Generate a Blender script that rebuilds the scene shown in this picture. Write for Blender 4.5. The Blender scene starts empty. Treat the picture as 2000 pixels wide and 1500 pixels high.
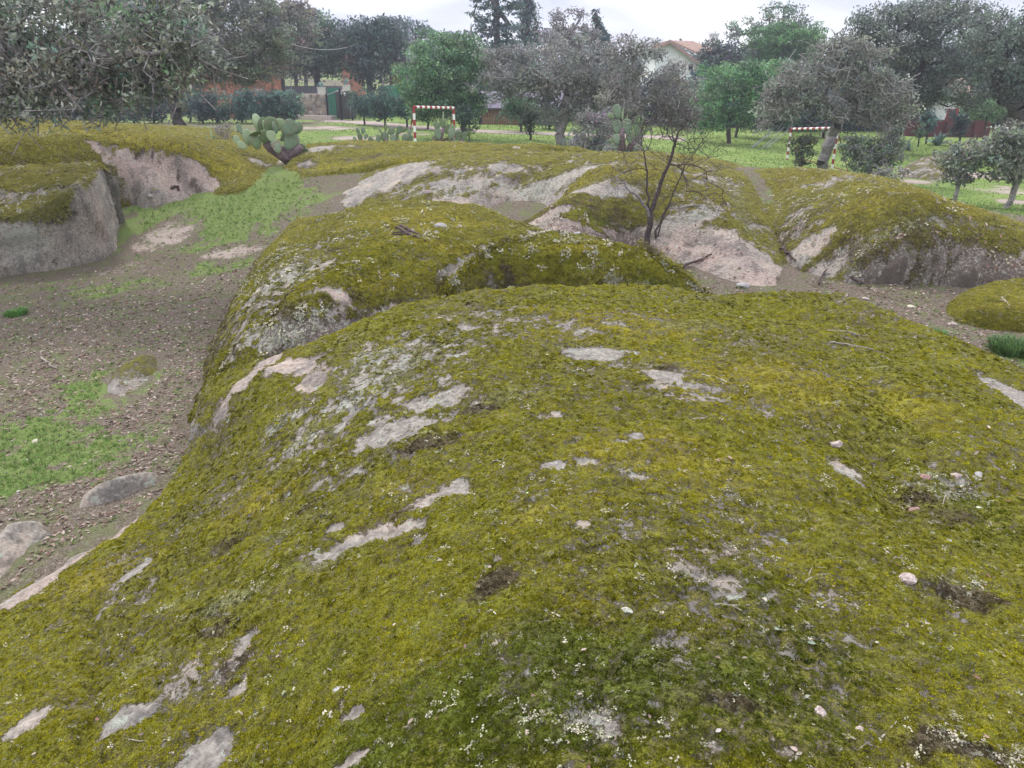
import bpy, math, random
import numpy as np
from mathutils import Vector, Matrix

S = bpy.context.scene
COL = S.collection
# ------------------------------------------------------------------ camera
FPX = 1482.0
PITCH = math.atan(590.0 / FPX)
CAMZ = 3.05
cam_d = bpy.data.cameras.new('camera')
cam_d.sensor_width = 36.0
cam_d.lens = FPX / 2000.0 * 36.0
cam_d.clip_start = 0.05
cam_d.clip_end = 3000.0
cam = bpy.data.objects.new('camera', cam_d)
cam.location = (0, 0, CAMZ)
cam.rotation_euler = (math.pi / 2 - PITCH, 0, 0)
COL.objects.link(cam)
S.camera = cam
# ------------------------------------------------------------------ world: overcast sky with soft clouds
SUN_EL, SUN_AZ = math.radians(48), math.radians(-35)      # azimuth from +Y towards -X
w = bpy.data.worlds.new('World'); S.world = w; w.use_nodes = True
wn = w.node_tree; wn.nodes.clear()
def wnode(t, **k):
    n = wn.nodes.new(t)
    for a, b in k.items(): setattr(n, a, b)
    return n
sky = wnode('ShaderNodeTexSky', sky_type='NISHITA', sun_disc=False, sun_elevation=SUN_EL, sun_rotation=SUN_AZ)
bg1 = wnode('ShaderNodeBackground'); bg1.inputs['Strength'].default_value = 0.09
wn.links.new(sky.outputs[0], bg1.inputs[0])
tc = wnode('ShaderNodeTexCoord')
mp = wnode('ShaderNodeMapping'); mp.inputs['Scale'].default_value = (1.3, 1.3, 5.0); mp.inputs['Location'].default_value = (.35, .2, .1)
nz = wnode('ShaderNodeTexNoise'); nz.inputs['Scale'].default_value = 1.9; nz.inputs['Detail'].default_value = 7; nz.inputs['Roughness'].default_value = .52; nz.inputs['Distortion'].default_value = .35
cr = wnode('ShaderNodeValToRGB')
cr.color_ramp.elements[0].position = .36; cr.color_ramp.elements[0].color = (.50, .52, .68, 1)
cr.color_ramp.elements[1].position = .60; cr.color_ramp.elements[1].color = (1.06, 1.06, 1.08, 1)
e = cr.color_ramp.elements.new(.48); e.color = (.72, .735, .86, 1)
bg2 = wnode('ShaderNodeBackground')
# overcast luminance: brighter towards the zenith (1 + 2 sin h) / 3, as real cloud decks are
sz = wnode('ShaderNodeSeparateXYZ'); mr = wnode('ShaderNodeMapRange'); mr.inputs['From Min'].default_value = 0.0; mr.inputs['From Max'].default_value = 1.0; mr.inputs['To Min'].default_value = .70; mr.inputs['To Max'].default_value = 1.75
wn.links.new(tc.outputs['Generated'], sz.inputs[0]); wn.links.new(sz.outputs[2], mr.inputs['Value']); wn.links.new(mr.outputs[0], bg2.inputs['Strength'])
mixw = wnode('ShaderNodeMixShader'); mixw.inputs[0].default_value = .88
outw = wnode('ShaderNodeOutputWorld')
wn.links.new(tc.outputs['Generated'], mp.inputs[0]); wn.links.new(mp.outputs[0], nz.inputs[0]); wn.links.new(nz.outputs[0], cr.inputs[0])
wn.links.new(cr.outputs[0], bg2.inputs[0]); wn.links.new(bg1.outputs[0], mixw.inputs[1]); wn.links.new(bg2.outputs[0], mixw.inputs[2])
wn.links.new(mixw.outputs[0], outw.inputs[0])
sd = bpy.data.lights.new('sun', 'SUN'); sd.energy = 1.5; sd.angle = math.radians(10); sd.color = (1.0, .96, .9)
sun = bpy.data.objects.new('sun', sd); COL.objects.link(sun)
sdir = Vector((-math.sin(-SUN_AZ) * math.cos(SUN_EL), math.cos(SUN_AZ) * math.cos(SUN_EL), math.sin(SUN_EL)))
sun.rotation_euler = sdir.to_track_quat('Z', 'Y').to_euler()
S.view_settings.view_transform = 'Standard'
try: S.view_settings.look = 'None'
except Exception: pass
S.view_settings.gamma = 1.0
S.view_settings.use_curve_mapping = False
S.view_settings.exposure = 0.8
S.render.engine = 'CYCLES'
S.cycles.max_bounces = 5; S.cycles.diffuse_bounces = 3; S.cycles.glossy_bounces = 2; S.cycles.transmission_bounces = 3
S.cycles.use_denoising = True

# ------------------------------------------------------------------ maths helpers
CP, SP = math.cos(PITCH), math.sin(PITCH)
def ray(u, v):
    a = (u - 1000.0) / FPX; b = -(v - 750.0) / FPX
    return np.array([a, CP + b * SP, -SP + b * CP])
def at_z(u, v, z):
    d = ray(u, v); t = (z - CAMZ) / d[2]
    return np.array([0, 0, CAMZ]) + d * t
def at_y(u, v, y):
    d = ray(u, v); return np.array([0, 0, CAMZ]) + d * (y / d[1])

def _grad(seed):
    r = np.random.RandomState(seed)
    p = r.permutation(256); a = r.rand(256) * 2 * np.pi
    return p, np.cos(a), np.sin(a)
_G = {}
def pn(x, y, seed=0):
    if seed not in _G: _G[seed] = _grad(seed + 11)
    p, gx, gy = _G[seed]
    x = np.asarray(x, float); y = np.asarray(y, float)
    xi = np.floor(x).astype(np.int64); yi = np.floor(y).astype(np.int64)
    xf = x - xi; yf = y - yi
    u = xf * xf * xf * (xf * (xf * 6 - 15) + 10); v = yf * yf * yf * (yf * (yf * 6 - 15) + 10)
    def g(ix, iy, dx, dy):
        h = p[(p[ix & 255] + iy) & 255]
        return gx[h] * dx + gy[h] * dy
    n00 = g(xi, yi, xf, yf); n10 = g(xi + 1, yi, xf - 1, yf); n01 = g(xi, yi + 1, xf, yf - 1); n11 = g(xi + 1, yi + 1, xf - 1, yf - 1)
    return (n00 * (1 - u) + n10 * u) * (1 - v) + (n01 * (1 - u) + n11 * u) * v * 1.0
def fbm(x, y, oct=4, seed=0, gain=.5):
    s = 0; a = 1.0; t = 0
    for i in range(oct):
        s = s + a * pn(np.asarray(x) * 2 ** i, np.asarray(y) * 2 ** i, seed + i); t += a; a *= gain
    return s / t * 1.5
def sstep(a, b, x):
    t = np.clip((x - a) / (b - a), 0, 1); return t * t * (3 - 2 * t)

class RBF:                       # smoothed thin plate through (x, y) -> value
    def __init__(s, P, lam=.02):
        P = np.array(P, float); s.P = P[:, :2]; n = len(P)
        K = s.k(s.P, s.P) + lam * np.eye(n)
        A = np.zeros((n + 3, n + 3)); A[:n, :n] = K; A[:n, n] = 1; A[:n, n + 1:] = s.P; A[n, :n] = 1; A[n + 1:, :n] = s.P.T
        b = np.zeros(n + 3); b[:n] = P[:, 2]; s.w = np.linalg.solve(A, b)
    def k(s, a, b):
        r2 = ((a[:, None, :] - b[None]) ** 2).sum(-1) + 1e-9
        return .5 * r2 * np.log(r2)
    def __call__(s, x, y):
        sh = np.shape(x); q = np.stack([np.ravel(x), np.ravel(y)], 1); out = np.empty(len(q)); n = len(s.P)
        for i in range(0, len(q), 40000):
            c = q[i:i + 40000]; out[i:i + 40000] = s.k(c, s.P) @ s.w[:n] + s.w[n] + c @ s.w[n + 1:]
        return out.reshape(sh)

def chaikin(p, n=2):
    p = np.array(p, float)
    for _ in range(n):
        q = np.roll(p, -1, 0); p = np.stack([.75 * p + .25 * q, .25 * p + .75 * q], 1).reshape(-1, 2)
    return p
def sdf(poly, x, y):             # positive inside
    sh = np.shape(x); x = np.ravel(x).astype(float); y = np.ravel(y).astype(float)
    d2 = np.full(x.shape, 1e18); ins = np.zeros(x.shape, bool); n = len(poly)
    for i in range(n):
        ax, ay = poly[i]; bx, by = poly[(i + 1) % n]
        ex, ey = bx - ax, by - ay; L = ex * ex + ey * ey + 1e-12
        t = np.clip(((x - ax) * ex + (y - ay) * ey) / L, 0, 1)
        d2 = np.minimum(d2, (x - ax - t * ex) ** 2 + (y - ay - t * ey) ** 2)
        c = ((ay > y) != (by > y)) & (x < (bx - ax) * (y - ay) / ((by - ay) if by != ay else 1e-12) + ax)
        ins ^= c
    return (np.where(ins, 1, -1) * np.sqrt(d2)).reshape(sh)

# ------------------------------------------------------------------ object helpers
def new_mesh(name, V, F, mats=(), smooth=True, attrs=None, colattrs=None, mi=None):
    """V (n,3); F (m,k) int array or list of such arrays"""
    me = bpy.data.meshes.new(name)
    V = np.asarray(V, np.float32)
    Fs = F if isinstance(F, list) else [F]
    Fs = [np.asarray(f, np.int32) for f in Fs if len(f)]
    me.vertices.add(len(V)); me.vertices.foreach_set('co', V.ravel())
    nl = sum(f.size for f in Fs); npoly = sum(len(f) for f in Fs)
    me.loops.add(nl); me.loops.foreach_set('vertex_index', np.concatenate([f.ravel() for f in Fs]))
    tot = np.concatenate([np.full(len(f), f.shape[1], np.int32) for f in Fs])
    st = np.concatenate([[0], np.cumsum(tot)[:-1]]).astype(np.int32)
    me.polygons.add(npoly); me.polygons.foreach_set('loop_start', st); me.polygons.foreach_set('loop_total', tot)
    me.polygons.foreach_set('use_smooth', np.full(npoly, smooth))
    for m in mats: me.materials.append(m)
    if mi is not None: me.polygons.foreach_set('material_index', np.asarray(mi, np.int32))
    me.update(calc_edges=True)
    for k, a in (attrs or {}).items():
        at = me.attributes.new(k, 'FLOAT', 'POINT'); at.data.foreach_set('value', np.asarray(a, np.float32).ravel())
    for k, a in (colattrs or {}).items():
        at = me.attributes.new(k, 'FLOAT_COLOR', 'POINT'); a = np.asarray(a, np.float32)
        if a.shape[1] == 3: a = np.concatenate([a, np.ones((len(a), 1), np.float32)], 1)
        at.data.foreach_set('color', a.ravel())
    return me
def link(name, me, parent=None, label=None, cat=None, group=None, kind=None, loc=None):
    o = bpy.data.objects.new(name, me); COL.objects.link(o)
    if parent is not None: o.parent = parent
    if loc is not None: o.location = loc
    return tag(o, label, cat, group, kind)
def tag(o, label=None, cat=None, group=None, kind=None):
    if label: o['label'] = label
    if cat: o['category'] = cat
    if group: o['group'] = group
    if kind: o['kind'] = kind
    return o
def empty(name, loc, label=None, cat=None, group=None, rz=0):
    o = bpy.data.objects.new(name, None); o.empty_display_size = .2; COL.objects.link(o)
    o.location = [float(c) for c in loc]; o.rotation_euler = (0, 0, rz)
    return tag(o, label, cat, group)

class MB:                        # collects tubes, boxes, sheets -> one mesh
    def __init__(s): s.V = []; s.F4 = []; s.F3 = []; s.n = 0; s.m4 = []; s.m3 = []
    def add(s, V, F4=None, F3=None, m=0):
        V = np.asarray(V, float)
        if F4 is not None and len(F4): s.F4.append(np.asarray(F4) + s.n); s.m4 += [m] * len(F4)
        if F3 is not None and len(F3): s.F3.append(np.asarray(F3) + s.n); s.m3 += [m] * len(F3)
        s.V.append(V); s.n += len(V)
    def box(s, c, sz, rz=0, m=0, rx=0, ry=0):
        h = np.array(sz) / 2
        V = np.array([[x, y, z] for x in (-1, 1) for y in (-1, 1) for z in (-1, 1)], float) * h
        R = np.array(Matrix.Rotation(rz, 3, 'Z') @ Matrix.Rotation(ry, 3, 'Y') @ Matrix.Rotation(rx, 3, 'X'))
        s.add(V @ R.T + np.array(c), [[0, 1, 3, 2], [4, 6, 7, 5], [0, 4, 5, 1], [2, 3, 7, 6], [0, 2, 6, 4], [1, 5, 7, 3]], m=m)
    def tube(s, P, R, sides=6, m=0, cap=True, rough=0, rng=None):
        P = np.asarray(P, float); n = len(P); R = np.broadcast_to(np.asarray(R, float), (n,))
        T = np.gradient(P, axis=0); T /= np.linalg.norm(T, axis=1)[:, None] + 1e-9
        ref = np.array([0, 0, 1.0]) if abs(T[0][2]) < .9 else np.array([1.0, 0, 0])
        V = np.empty((n, sides, 3)); a = np.arange(sides) / sides * 2 * np.pi
        for i in range(n):
            x = np.cross(ref, T[i]); x /= np.linalg.norm(x) + 1e-9; y = np.cross(T[i], x); ref = y if False else ref
            rr = R[i] * (1 + (rough * (rng.rand(sides) - .5) * 2 if rough else 0))
            V[i] = P[i] + (np.cos(a) * rr)[:, None] * x + (np.sin(a) * rr)[:, None] * y
        i = np.arange(n - 1)[:, None] * sides; j = np.arange(sides)[None]; k = (j + 1) % sides
        F = np.stack([i + j, i + k, i + sides + k, i + sides + j], -1).reshape(-1, 4)
        V = V.reshape(-1, 3); F3 = None
        if cap:
            V = np.concatenate([V, P[:1], P[-1:]]); c0 = n * sides; jj = np.arange(sides); kk = (jj + 1) % sides
            F3 = np.concatenate([np.stack([kk, jj, np.full(sides, c0)], 1), np.stack([jj, kk, np.full(sides, 0)], 1) + (n - 1) * sides])
            F3[sides:, 2] = c0 + 1
        s.add(V, F, F3, m)
    def mesh(s, name, mats, smooth=False):
        V = np.concatenate(s.V); Fs = []
        if s.F4: Fs.append(np.concatenate(s.F4))
        if s.F3: Fs.append(np.concatenate(s.F3))
        mi = (s.m4 if s.F4 else []) + (s.m3 if s.F3 else [])
        return new_mesh(name, V, Fs, mats, smooth, mi=mi)
    def build(s, name, mats, parent=None, smooth=False, **k):
        me = s.mesh(name, mats if isinstance(mats, (list, tuple)) else [mats], smooth)
        if parent is not None:
            off = np.array(parent.matrix_world.translation if parent.parent else parent.location); me.transform(Matrix.Translation(Vector((-off).tolist())))
        return link(name, me, parent, **k)

# ------------------------------------------------------------------ material helpers
class NT:
    def __init__(s, name):
        s.mat = bpy.data.materials.new(name); s.mat.use_nodes = True; s.t = s.mat.node_tree; s.t.nodes.clear()
        s.out = s.t.nodes.new('ShaderNodeOutputMaterial')
    def n(s, t, _in=None, **k):
        nd = s.t.nodes.new(t)
        for a, b in k.items(): setattr(nd, a, b)
        for a, b in (_in or {}).items(): s.set(nd.inputs[a], b)
        return nd
    def set(s, sock, v):
        if isinstance(v, bpy.types.NodeSocket): s.t.links.new(v, sock)
        elif isinstance(v, bpy.types.Node): s.t.links.new(v.outputs[0], sock)
        else: sock.default_value = v if not (isinstance(v, tuple) and len(v) == 3 and sock.type == 'RGBA') else (*v, 1)
    def noise(s, vec, scale, detail=3, rough=.55, dist=0):
        return s.n('ShaderNodeTexNoise', {'Vector': vec, 'Scale': scale, 'Detail': detail, 'Roughness': rough, 'Distortion': dist}).outputs[0]
    def ramp(s, fac, stops):
        r = s.n('ShaderNodeValToRGB', {'Fac': fac}); el = r.color_ramp.elements
        while len(el) < len(stops): el.new(.5)
        for e, (p, c) in zip(el, stops): e.position = p; e.color = (*c, 1)
        return r.outputs[0]
    def mix(s, f, a, b, mode='MIX'):
        m = s.n('ShaderNodeMix', data_type='RGBA', blend_type=mode); s.set(m.inputs[0], f); s.set(m.inputs[6], a); s.set(m.inputs[7], b); return m.outputs[2]
    def math(s, op, a, b=0.0, c=None, clamp=False):
        m = s.n('ShaderNodeMath', operation=op, use_clamp=clamp); s.set(m.inputs[0], a); s.set(m.inputs[1], b)
        if c is not None: s.set(m.inputs[2], c)
        return m.outputs[0]
    def step(s, x, lo, hi):
        m = s.n('ShaderNodeMapRange', {'Value': x, 'From Min': lo, 'From Max': hi}, interpolation_type='SMOOTHSTEP'); return m.outputs[0]
    def attr(s, name, col=False, inst=False):
        a = s.n('ShaderNodeAttribute', attribute_name=name, attribute_type='INSTANCER' if inst else 'GEOMETRY')
        return a.outputs['Color'] if col else a.outputs['Fac']
    def pos(s): return s.n('ShaderNodeNewGeometry').outputs['Position']
    def objc(s): return s.n('ShaderNodeTexCoord').outputs['Object']
    def bsdf(s, col, rough=.9, spec=.2, bump=None, bstr=.5, bdist=.02, **k):
        b = s.n('ShaderNodeBsdfPrincipled', {'Base Color': col, 'Roughness': rough, 'Specular IOR Level': spec})
        if bump is not None:
            bn = s.n('ShaderNodeBump', {'Height': bump, 'Strength': bstr, 'Distance': bdist}); s.t.links.new(bn.outputs[0], b.inputs['Normal'])
        for a, v in k.items(): s.set(b.inputs[a.replace('_', ' ')], v)
        s.t.links.new(b.outputs[0], s.out.inputs[0]); return b

def simple_mat(name, col, rough=.8, var=.15, scale=8, spec=.2, bstr=.3, metallic=0):
    m = NT(name); p = m.objc(); nz_ = m.noise(p, scale, 4)
    c2 = tuple(c * (1 - var) for c in col); c1 = tuple(min(1, c * (1 + var)) for c in col)
    m.bsdf(m.ramp(nz_, [(.3, c2), (.7, c1)]), rough, spec, m.noise(p, scale * 6, 3), bstr, .01, Metallic=metallic)
    return m.mat
# ------------------------------------------------------------------ ground heights
def Z(pts, f=at_z): return [f(*p) for p in pts]
g_pts = [tuple(p) for p in Z([
    (0,560,0),(300,560,.02),(0,900,0),(300,900,.05),(350,800,0),(0,1100,.08),(300,985,.1),(100,700,0),(250,480,.15),(400,430,.45),(500,400,.68),
    (580,372,.9),(350,400,.62),(560,345,1.12),(575,318,1.28),(300,640,0),(420,620,.02),
    (1600,560,.35),(1700,600,.3),(1900,640,.25),(2000,700,.3),(1450,580,.3),(1540,480,.6),(1490,400,.95),(1450,335,1.35),
    (1280,495,.45),(1400,560,.35),(1150,455,.65),(1000,425,.8),(640,385,.88)])]
g_pts += [(-9,4,0),(-14,10,.1),(-16,18,.4),(0,2,0),(4,2,.1),(8,5,.2),(10,9,.2),(12,13,0.1),(0,24,.5),(0,28,.25),(-10,35,.25),(-18,41,.42),(0,45,.3),(-10,62,.4),(10,60,.15),
          (27,60,-.35),(12,35,-.45),(16,36,-.75),(11.5,24,-.35),(13.5,23,-.5),(17,20,-.3),(20,30,-.7),(40,60,-.6),(-30,60,.4),(-20,30,.5),(-12,27,.8),(5,31,.1),(-4,31,.2),(30,40,-.6),(-40,45,.4),(0,-8,0),(-12,-6,0),(12,-6,0)]
RG = RBF(g_pts, .05)
def ground_h(x, y, fine=True):
    x = np.asarray(x, float); y = np.asarray(y, float)
    yc = np.clip(y, -10, 64); xc = np.clip(x, -45, 45)
    z = RG(xc, yc)
    r = np.hypot(x, y)
    hill = 9.0 * sstep(75, 230, y - .25 * x) * sstep(60, -60, x) + 3.0 * sstep(140, 320, y) + 6 * sstep(300, 700, r)
    z = z + hill
    if fine:
        k = np.clip(1.6 - r / 40, .25, 1)
        z = z + .05 * fbm(x * .5, y * .5, 3, 3) + .022 * k * fbm(x * 3.1, y * 3.1, 4, 7) + .008 * sstep(20, 6, r) * fbm(x * 17, y * 17, 2, 17)
    return z

# ------------------------------------------------------------------ rocks
ROCKS = []
class Rock:
    def __init__(s, name, label, foot, top, w=.5, p=2.4, az=(-60, 60), r=(1, 10), da=.0045, creases=(), moss=.5, mossamp=.55, undercut=0, back=(), seed=0, slope_bare=.6, tone=.5, noise=1.0, lichen=.3, edge=.12, ring=False):
        s.__dict__.update(locals()); del s.__dict__['s']
        s.poly = chaikin([at_z(*q)[:2] if len(q) == 3 else q for q in foot], 2)
        T = [tuple(at_z(*q)) for q in top] + [tuple(q) for q in back]
        s.rbf = RBF(T, .03)
        s.cr = []
        for pts, depth, wd in creases:
            s.cr.append((np.array([at_y(*q)[:2] for q in pts]), depth, wd))
        s.patches = []
        ROCKS.append(s)
    def d(s, x, y):
        q = sdf(s.poly, x, y)
        fq = .8 if s.edge > .06 or s.w > .25 else 4.5
        return q + s.edge * fbm(x * fq, y * fq, 2 if fq < 1 else 4, 20 + s.seed)
    def top_z(s, x, y, fine=True):
        zt = s.rbf(x, y)
        n = s.noise
        zt = zt + n * (.07 * fbm(x * .8, y * .8, 2, 30 + s.seed) + .035 * fbm(x * 2.6, y * 2.6, 3, 34 + s.seed))
        if fine:
            c = fbm(x * 9, y * 9, 3, 40 + s.seed)
            rr_ = fbm(x * 2.2 + y * 1.1, (y - .5 * x) * 6.5, 3, 48 + s.seed)
            zt = zt + n * (.024 * c + .030 * (.4 - np.abs(rr_)) + .012 * (.5 - np.abs(fbm(x * 20, y * 20, 2, 45 + s.seed))))
        for P, dep, wd in s.cr:
            dd = np.full(x.shape, 1e9)
            for i in range(len(P) - 1):
                ax, ay = P[i]; bx, by = P[i + 1]; ex, ey = bx - ax, by - ay
                tt = np.clip(((x - ax) * ex + (y - ay) * ey) / (ex * ex + ey * ey), 0, 1)
                dd = np.minimum(dd, np.hypot(x - ax - tt * ex, y - ay - tt * ey))
            zt = zt - dep * np.exp(-((dd + .12 * wd * fbm(x * 6, y * 6, 2, 5)) / wd) ** 2)
        return zt
    def height(s, x, y, fine=True):
        x = np.asarray(x, float); y = np.asarray(y, float)
        d = s.d(x, y)
        t = np.clip(d / s.w, 0, 1)
        prof = (1 - (1 - t) ** s.p) ** (1 / s.p)
        zt = s.top_z(x, y, fine); n = s.noise
        zb = ground_h(x, y, False) - .12
        h = zb + np.maximum(zt - zb, 0) * prof + .012 * n * fbm(x * 5 + zt * 3, y * 5, 3, 60 + s.seed)
        return np.where(d > 0, h, -9.0)

def W(u, v, z): p = at_z(u, v, z); return (p[0], p[1])
R_A = Rock('mossy_granite_dome', 'huge moss covered granite dome filling the lower part of the picture', seed=1,
    foot=[(-80,1190,.2),(0,1135,.18),(100,1080,.15),(200,1025,.13),(330,955,.12),(385,893,.1),(378,840,.1),(405,775,.1),(470,730,.5),(590,690,.75),(720,634,.9),(850,590,1.0),(1000,574,1.02),(1150,568,1.02),(1260,568,1.02),(1330,582,.98),(1400,594,.95),(1500,586,.94),(1640,594,.92),(1760,632,.86),(1880,682,.8),(2000,735,.75),(2150,810,.6),(7.5,3.5),(7,-1),(3,-3.2),(-2,-3.2),(-3.2,-1),(-3.2,1.2)],
    top=[(1000,1500,1.52),(1000,1250,1.5),(1000,1000,1.46),(1000,850,1.42),(1000,700,1.34),(1050,620,1.27),(1150,580,1.22),(1250,578,1.2),
         (500,1500,1.2),(500,1200,1.1),(500,1000,.95),(600,850,1.0),(560,770,.95),(250,1500,1.0),(250,1250,.78),(200,1150,.58),(330,1010,.34),(0,1500,.8),(0,1270,.42),(160,1110,.33),(320,985,.22),(0,1190,.26),
         (425,870,.45),(450,775,.8),(520,722,.9),(620,700,1.0),(750,640,1.1),(900,590,1.16),(1500,1500,1.5),(1500,1200,1.44),(1500,1000,1.38),(1500,800,1.32),(1500,660,1.2),
         (1400,600,1.12),(1550,600,1.12),(1650,608,1.1),(2000,1500,1.4),(2000,1200,1.3),(1850,980,1.2),(1700,880,1.27),(2000,1000,1.2),(1950,880,1.2),(1750,740,1.18),(1750,650,1.05),(1900,705,.98),(2000,750,.92)],
    back=[(0,-2,1.35),(2,-1,1.35),(-2,0,.8),(4.5,1,1.1),(5.5,4,.6),(-1.5,-2,.9),(5,-2,.9)],
    w=.42, p=2.3, az=(-62, 62), r=(.5, 10.5), creases=[([(1400,600,7.0),(1480,618,6.3),(1580,628,6.0),(1680,632,6.0)], .05, .09), ([(180,1180,2.9),(190,1330,2.35),(150,1500,1.85)], .05, .05)], moss=.56, slope_bare=.75, lichen=.5)
R_B2 = Rock('mossy_rock', 'low mossy granite mound with grey lichen rosettes and a dark gap under its front edge', seed=2,
    foot=[(760,640,.75),(800,610,.8),(900,592,.7),(1000,585,.6),(1150,588,.6),(1290,590,.6),(1420,598,.5),(1445,580,.55),(1385,540,.78),(1290,496,.95),(1180,468,1.03),(1060,460,1.06),(960,476,1.08),(860,515,1.05),(770,578,.95)],
    top=[(1150,478,1.2),(1050,480,1.22),(960,505,1.2),(870,545,1.1),(790,600,.95),(1250,500,1.15),(1330,532,1.0),(1400,565,.75),(1100,520,1.25),(1200,535,1.12),(1000,545,1.1)],
    w=.62, p=1.8, ring=True, az=(-14, 20), r=(6.5, 12), undercut=.25, moss=.62, slope_bare=.12, lichen=.9, edge=.08)
R_B1 = Rock('mossy_rock', 'long mossy granite hump with a steep bare grey side facing the grassy hollow', seed=3,
    foot=[(365,830,.0),(395,740,0),(440,610,.05),(520,500,.2),(590,440,.5),(660,412,.95),(820,398,1.0),(960,407,1.0),(1050,438,.9),(1150,466,.8),(1140,500,.75),(1000,545,.8),(900,572,.8),(790,625,.72),(700,672,.62),(600,720,.5),(480,780,.2),(400,850,.0)],
    top=[(430,780,.35),(440,700,.5),(480,620,.68),(540,520,.85),(610,455,.88),(700,422,1.08),(820,413,1.14),(950,422,1.12),(1030,450,.98),(800,465,1.18),(700,500,1.14),(900,505,1.08),(1080,475,.98),(1000,500,1.05),(620,560,1.06),(560,640,.88),(700,600,1.0),(600,690,.78),(780,560,1.08),(480,740,.5)],
    w=.85, p=1.8, az=(-40, 10), r=(5.5, 16.5), moss=.57, slope_bare=.55, lichen=.7)
R_D = Rock('mossy_rock', 'broad mossy granite dome behind the bare leafless shrub, pink bare rock along its foot', seed=4,
    foot=[(612,385,.85),(640,352,1.05),(720,318,1.2),(760,296,1.25),(900,280,1.25),(1100,290,1.2),(1250,288,1.15),(1400,292,1.15),(1465,312,1.2),(1482,370,1.02),(1515,440,.72),(1605,575,.3),(1545,588,.3),(1400,545,.38),(1300,505,.42),(1230,480,.5),(1130,490,.58),(1060,490,.58),(960,472,.64),(850,460,.68),(690,425,.8)],
    top=[(650,385,.9),(700,350,1.1),(760,330,1.3),(850,310,1.45),(1000,296,1.6),(1100,303,1.58),(1200,301,1.6),(1320,304,1.55),(1400,312,1.5),(1440,340,1.35),(1455,400,1.12),(1480,460,.8),(1560,560,.32),(1450,530,.5),(1350,470,.75),(1280,440,.95),(1200,420,1.1),(1100,385,1.2),(960,360,1.25),(880,385,1.05),(980,400,.92),(1080,425,.8),(1300,360,1.38),(1150,340,1.5),(760,390,1.0)],
    back=[(0,22,.95),(4,22.5,.9),(-4,22,1.1),(0,19.8,1.25),(3.5,19.8,1.2),(-3,20,1.3),(5.6,19,1.1)],
    w=1.3, p=1.6, az=(-20, 30), r=(10, 26), da=.0042, moss=.50, slope_bare=.5, mossamp=.8, lichen=.6, creases=[([(1130,300,19),(1050,335,16.5),(1000,360,15.5)], .08, .12), ([(850,345,16.5),(790,362,15.7),(740,380,15)], .08, .12)])
R_C = Rock('mossy_rock', 'flat yellow mossy granite shelf beside the prickly pear, holding a small puddle', seed=5,
    foot=[(520,362,.95),(600,362,.95),(700,356,1.0),(790,345,1.1),(840,345,1.1),(1120,320,1.2),(1200,296,1.15),(1150,278,1.1),(900,272,1.05),(700,268,1.1),(610,272,1.15),(600,300,1.25),(575,330,1.15)],
    top=[(545,352,1.05),(620,335,1.2),(700,325,1.3),(620,300,1.5),(620,284,1.55),(700,280,1.6),(800,284,1.62),(900,286,1.62),(1000,293,1.6),(1100,300,1.55),(900,318,1.45),(800,320,1.42),(1000,320,1.45)],
    back=[(0,24,1.0),(-5,24,1.1),(4,24,1.0)],
    w=.3, p=2.0, az=(-24, 10), r=(14, 27), moss=.72, slope_bare=.5, tone=.8, lichen=.25)
R_E = Rock('mossy_rock', 'wide mossy granite whaleback with a dark bare front foot across the litter filled gully', seed=6,
    foot=[(1456,325,1.3),(5.9,19.3),(8.2,17.6),(10,14.5),(11,10.5),(10.5,7.6),(2150,600,.25),(2000,584,.25),(1850,570,.3),(1700,566,.32),(1575,545,.4),(1525,490,.62),(1475,400,.98)],
    top=[(1480,328,1.42),(1560,330,1.45),(1700,350,1.42),(1850,395,1.35),(2000,455,1.28),(1500,380,1.1),(1560,400,1.25),(1580,480,.8),(1700,420,1.3),(1850,460,1.22),(1700,500,.92),(1850,515,.9),(2000,520,.95),(1620,535,.45),(2150,500,1.2)],
    back=[(7.7,12.6,1.02),(7.9,10.6,.92),(8.3,14.6,.9),(7.5,9,.85),(7.4,16.3,.95),(8.6,17,.5),(9.6,14,.5),(9.8,10,.6),(6.2,19.2,.9),(9.5,8,.5)],
    w=1.5, p=1.9, az=(12, 46), r=(9, 24), moss=.56, slope_bare=.45, mossamp=.7, lichen=.8, creases=[([(1500,350,17),(1530,430,13.5),(1560,470,12.5)], .06, .2)])
R_F = Rock('mossy_rock', 'small low mossy rock with a bare pink tip lying in the gully', seed=7,
    foot=[(1835,600,.28),(1880,575,.28),(2000,570,.28),(2150,590,.28),(2150,660,.25),(2000,650,.25),(1900,640,.25),(1850,620,.28)],
    top=[(1860,600,.34),(1920,594,.42),(2050,594,.46),(1950,620,.40),(2050,640,.36)],
    w=.3, p=2.0, az=(26, 50), r=(8.5, 14), moss=.75, slope_bare=.3, lichen=.2, edge=.05)
R_G = Rock('granite_boulder', 'big rounded granite boulder overhanging the grass, mossy top and stained bare side', seed=8,
    foot=[(-160,580,0),(0,552,0),(60,544,0),(130,536,.02),(190,520,.05),(250,505,.1),(268,470,.2),(280,420,.5),(270,385,.8),(200,360,1.1),(60,345,1.2),(-160,345,1.2)],
    top=[(-100,430,.95),(0,430,.92),(60,425,.95),(120,405,1.08),(0,385,1.18),(100,375,1.26),(180,372,1.34),(250,362,1.42),(285,366,1.38),(0,350,1.42),(100,348,1.44),(200,348,1.45),(0,330,1.5),(-100,330,1.55)],
    back=[(-10,19,1.4),(-7.2,18,1.2)],
    w=.7, p=2.0, ring=True, az=(-48, -20), r=(10.5, 21), undercut=.42, moss=.45, slope_bare=1.3, lichen=.7)
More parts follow.
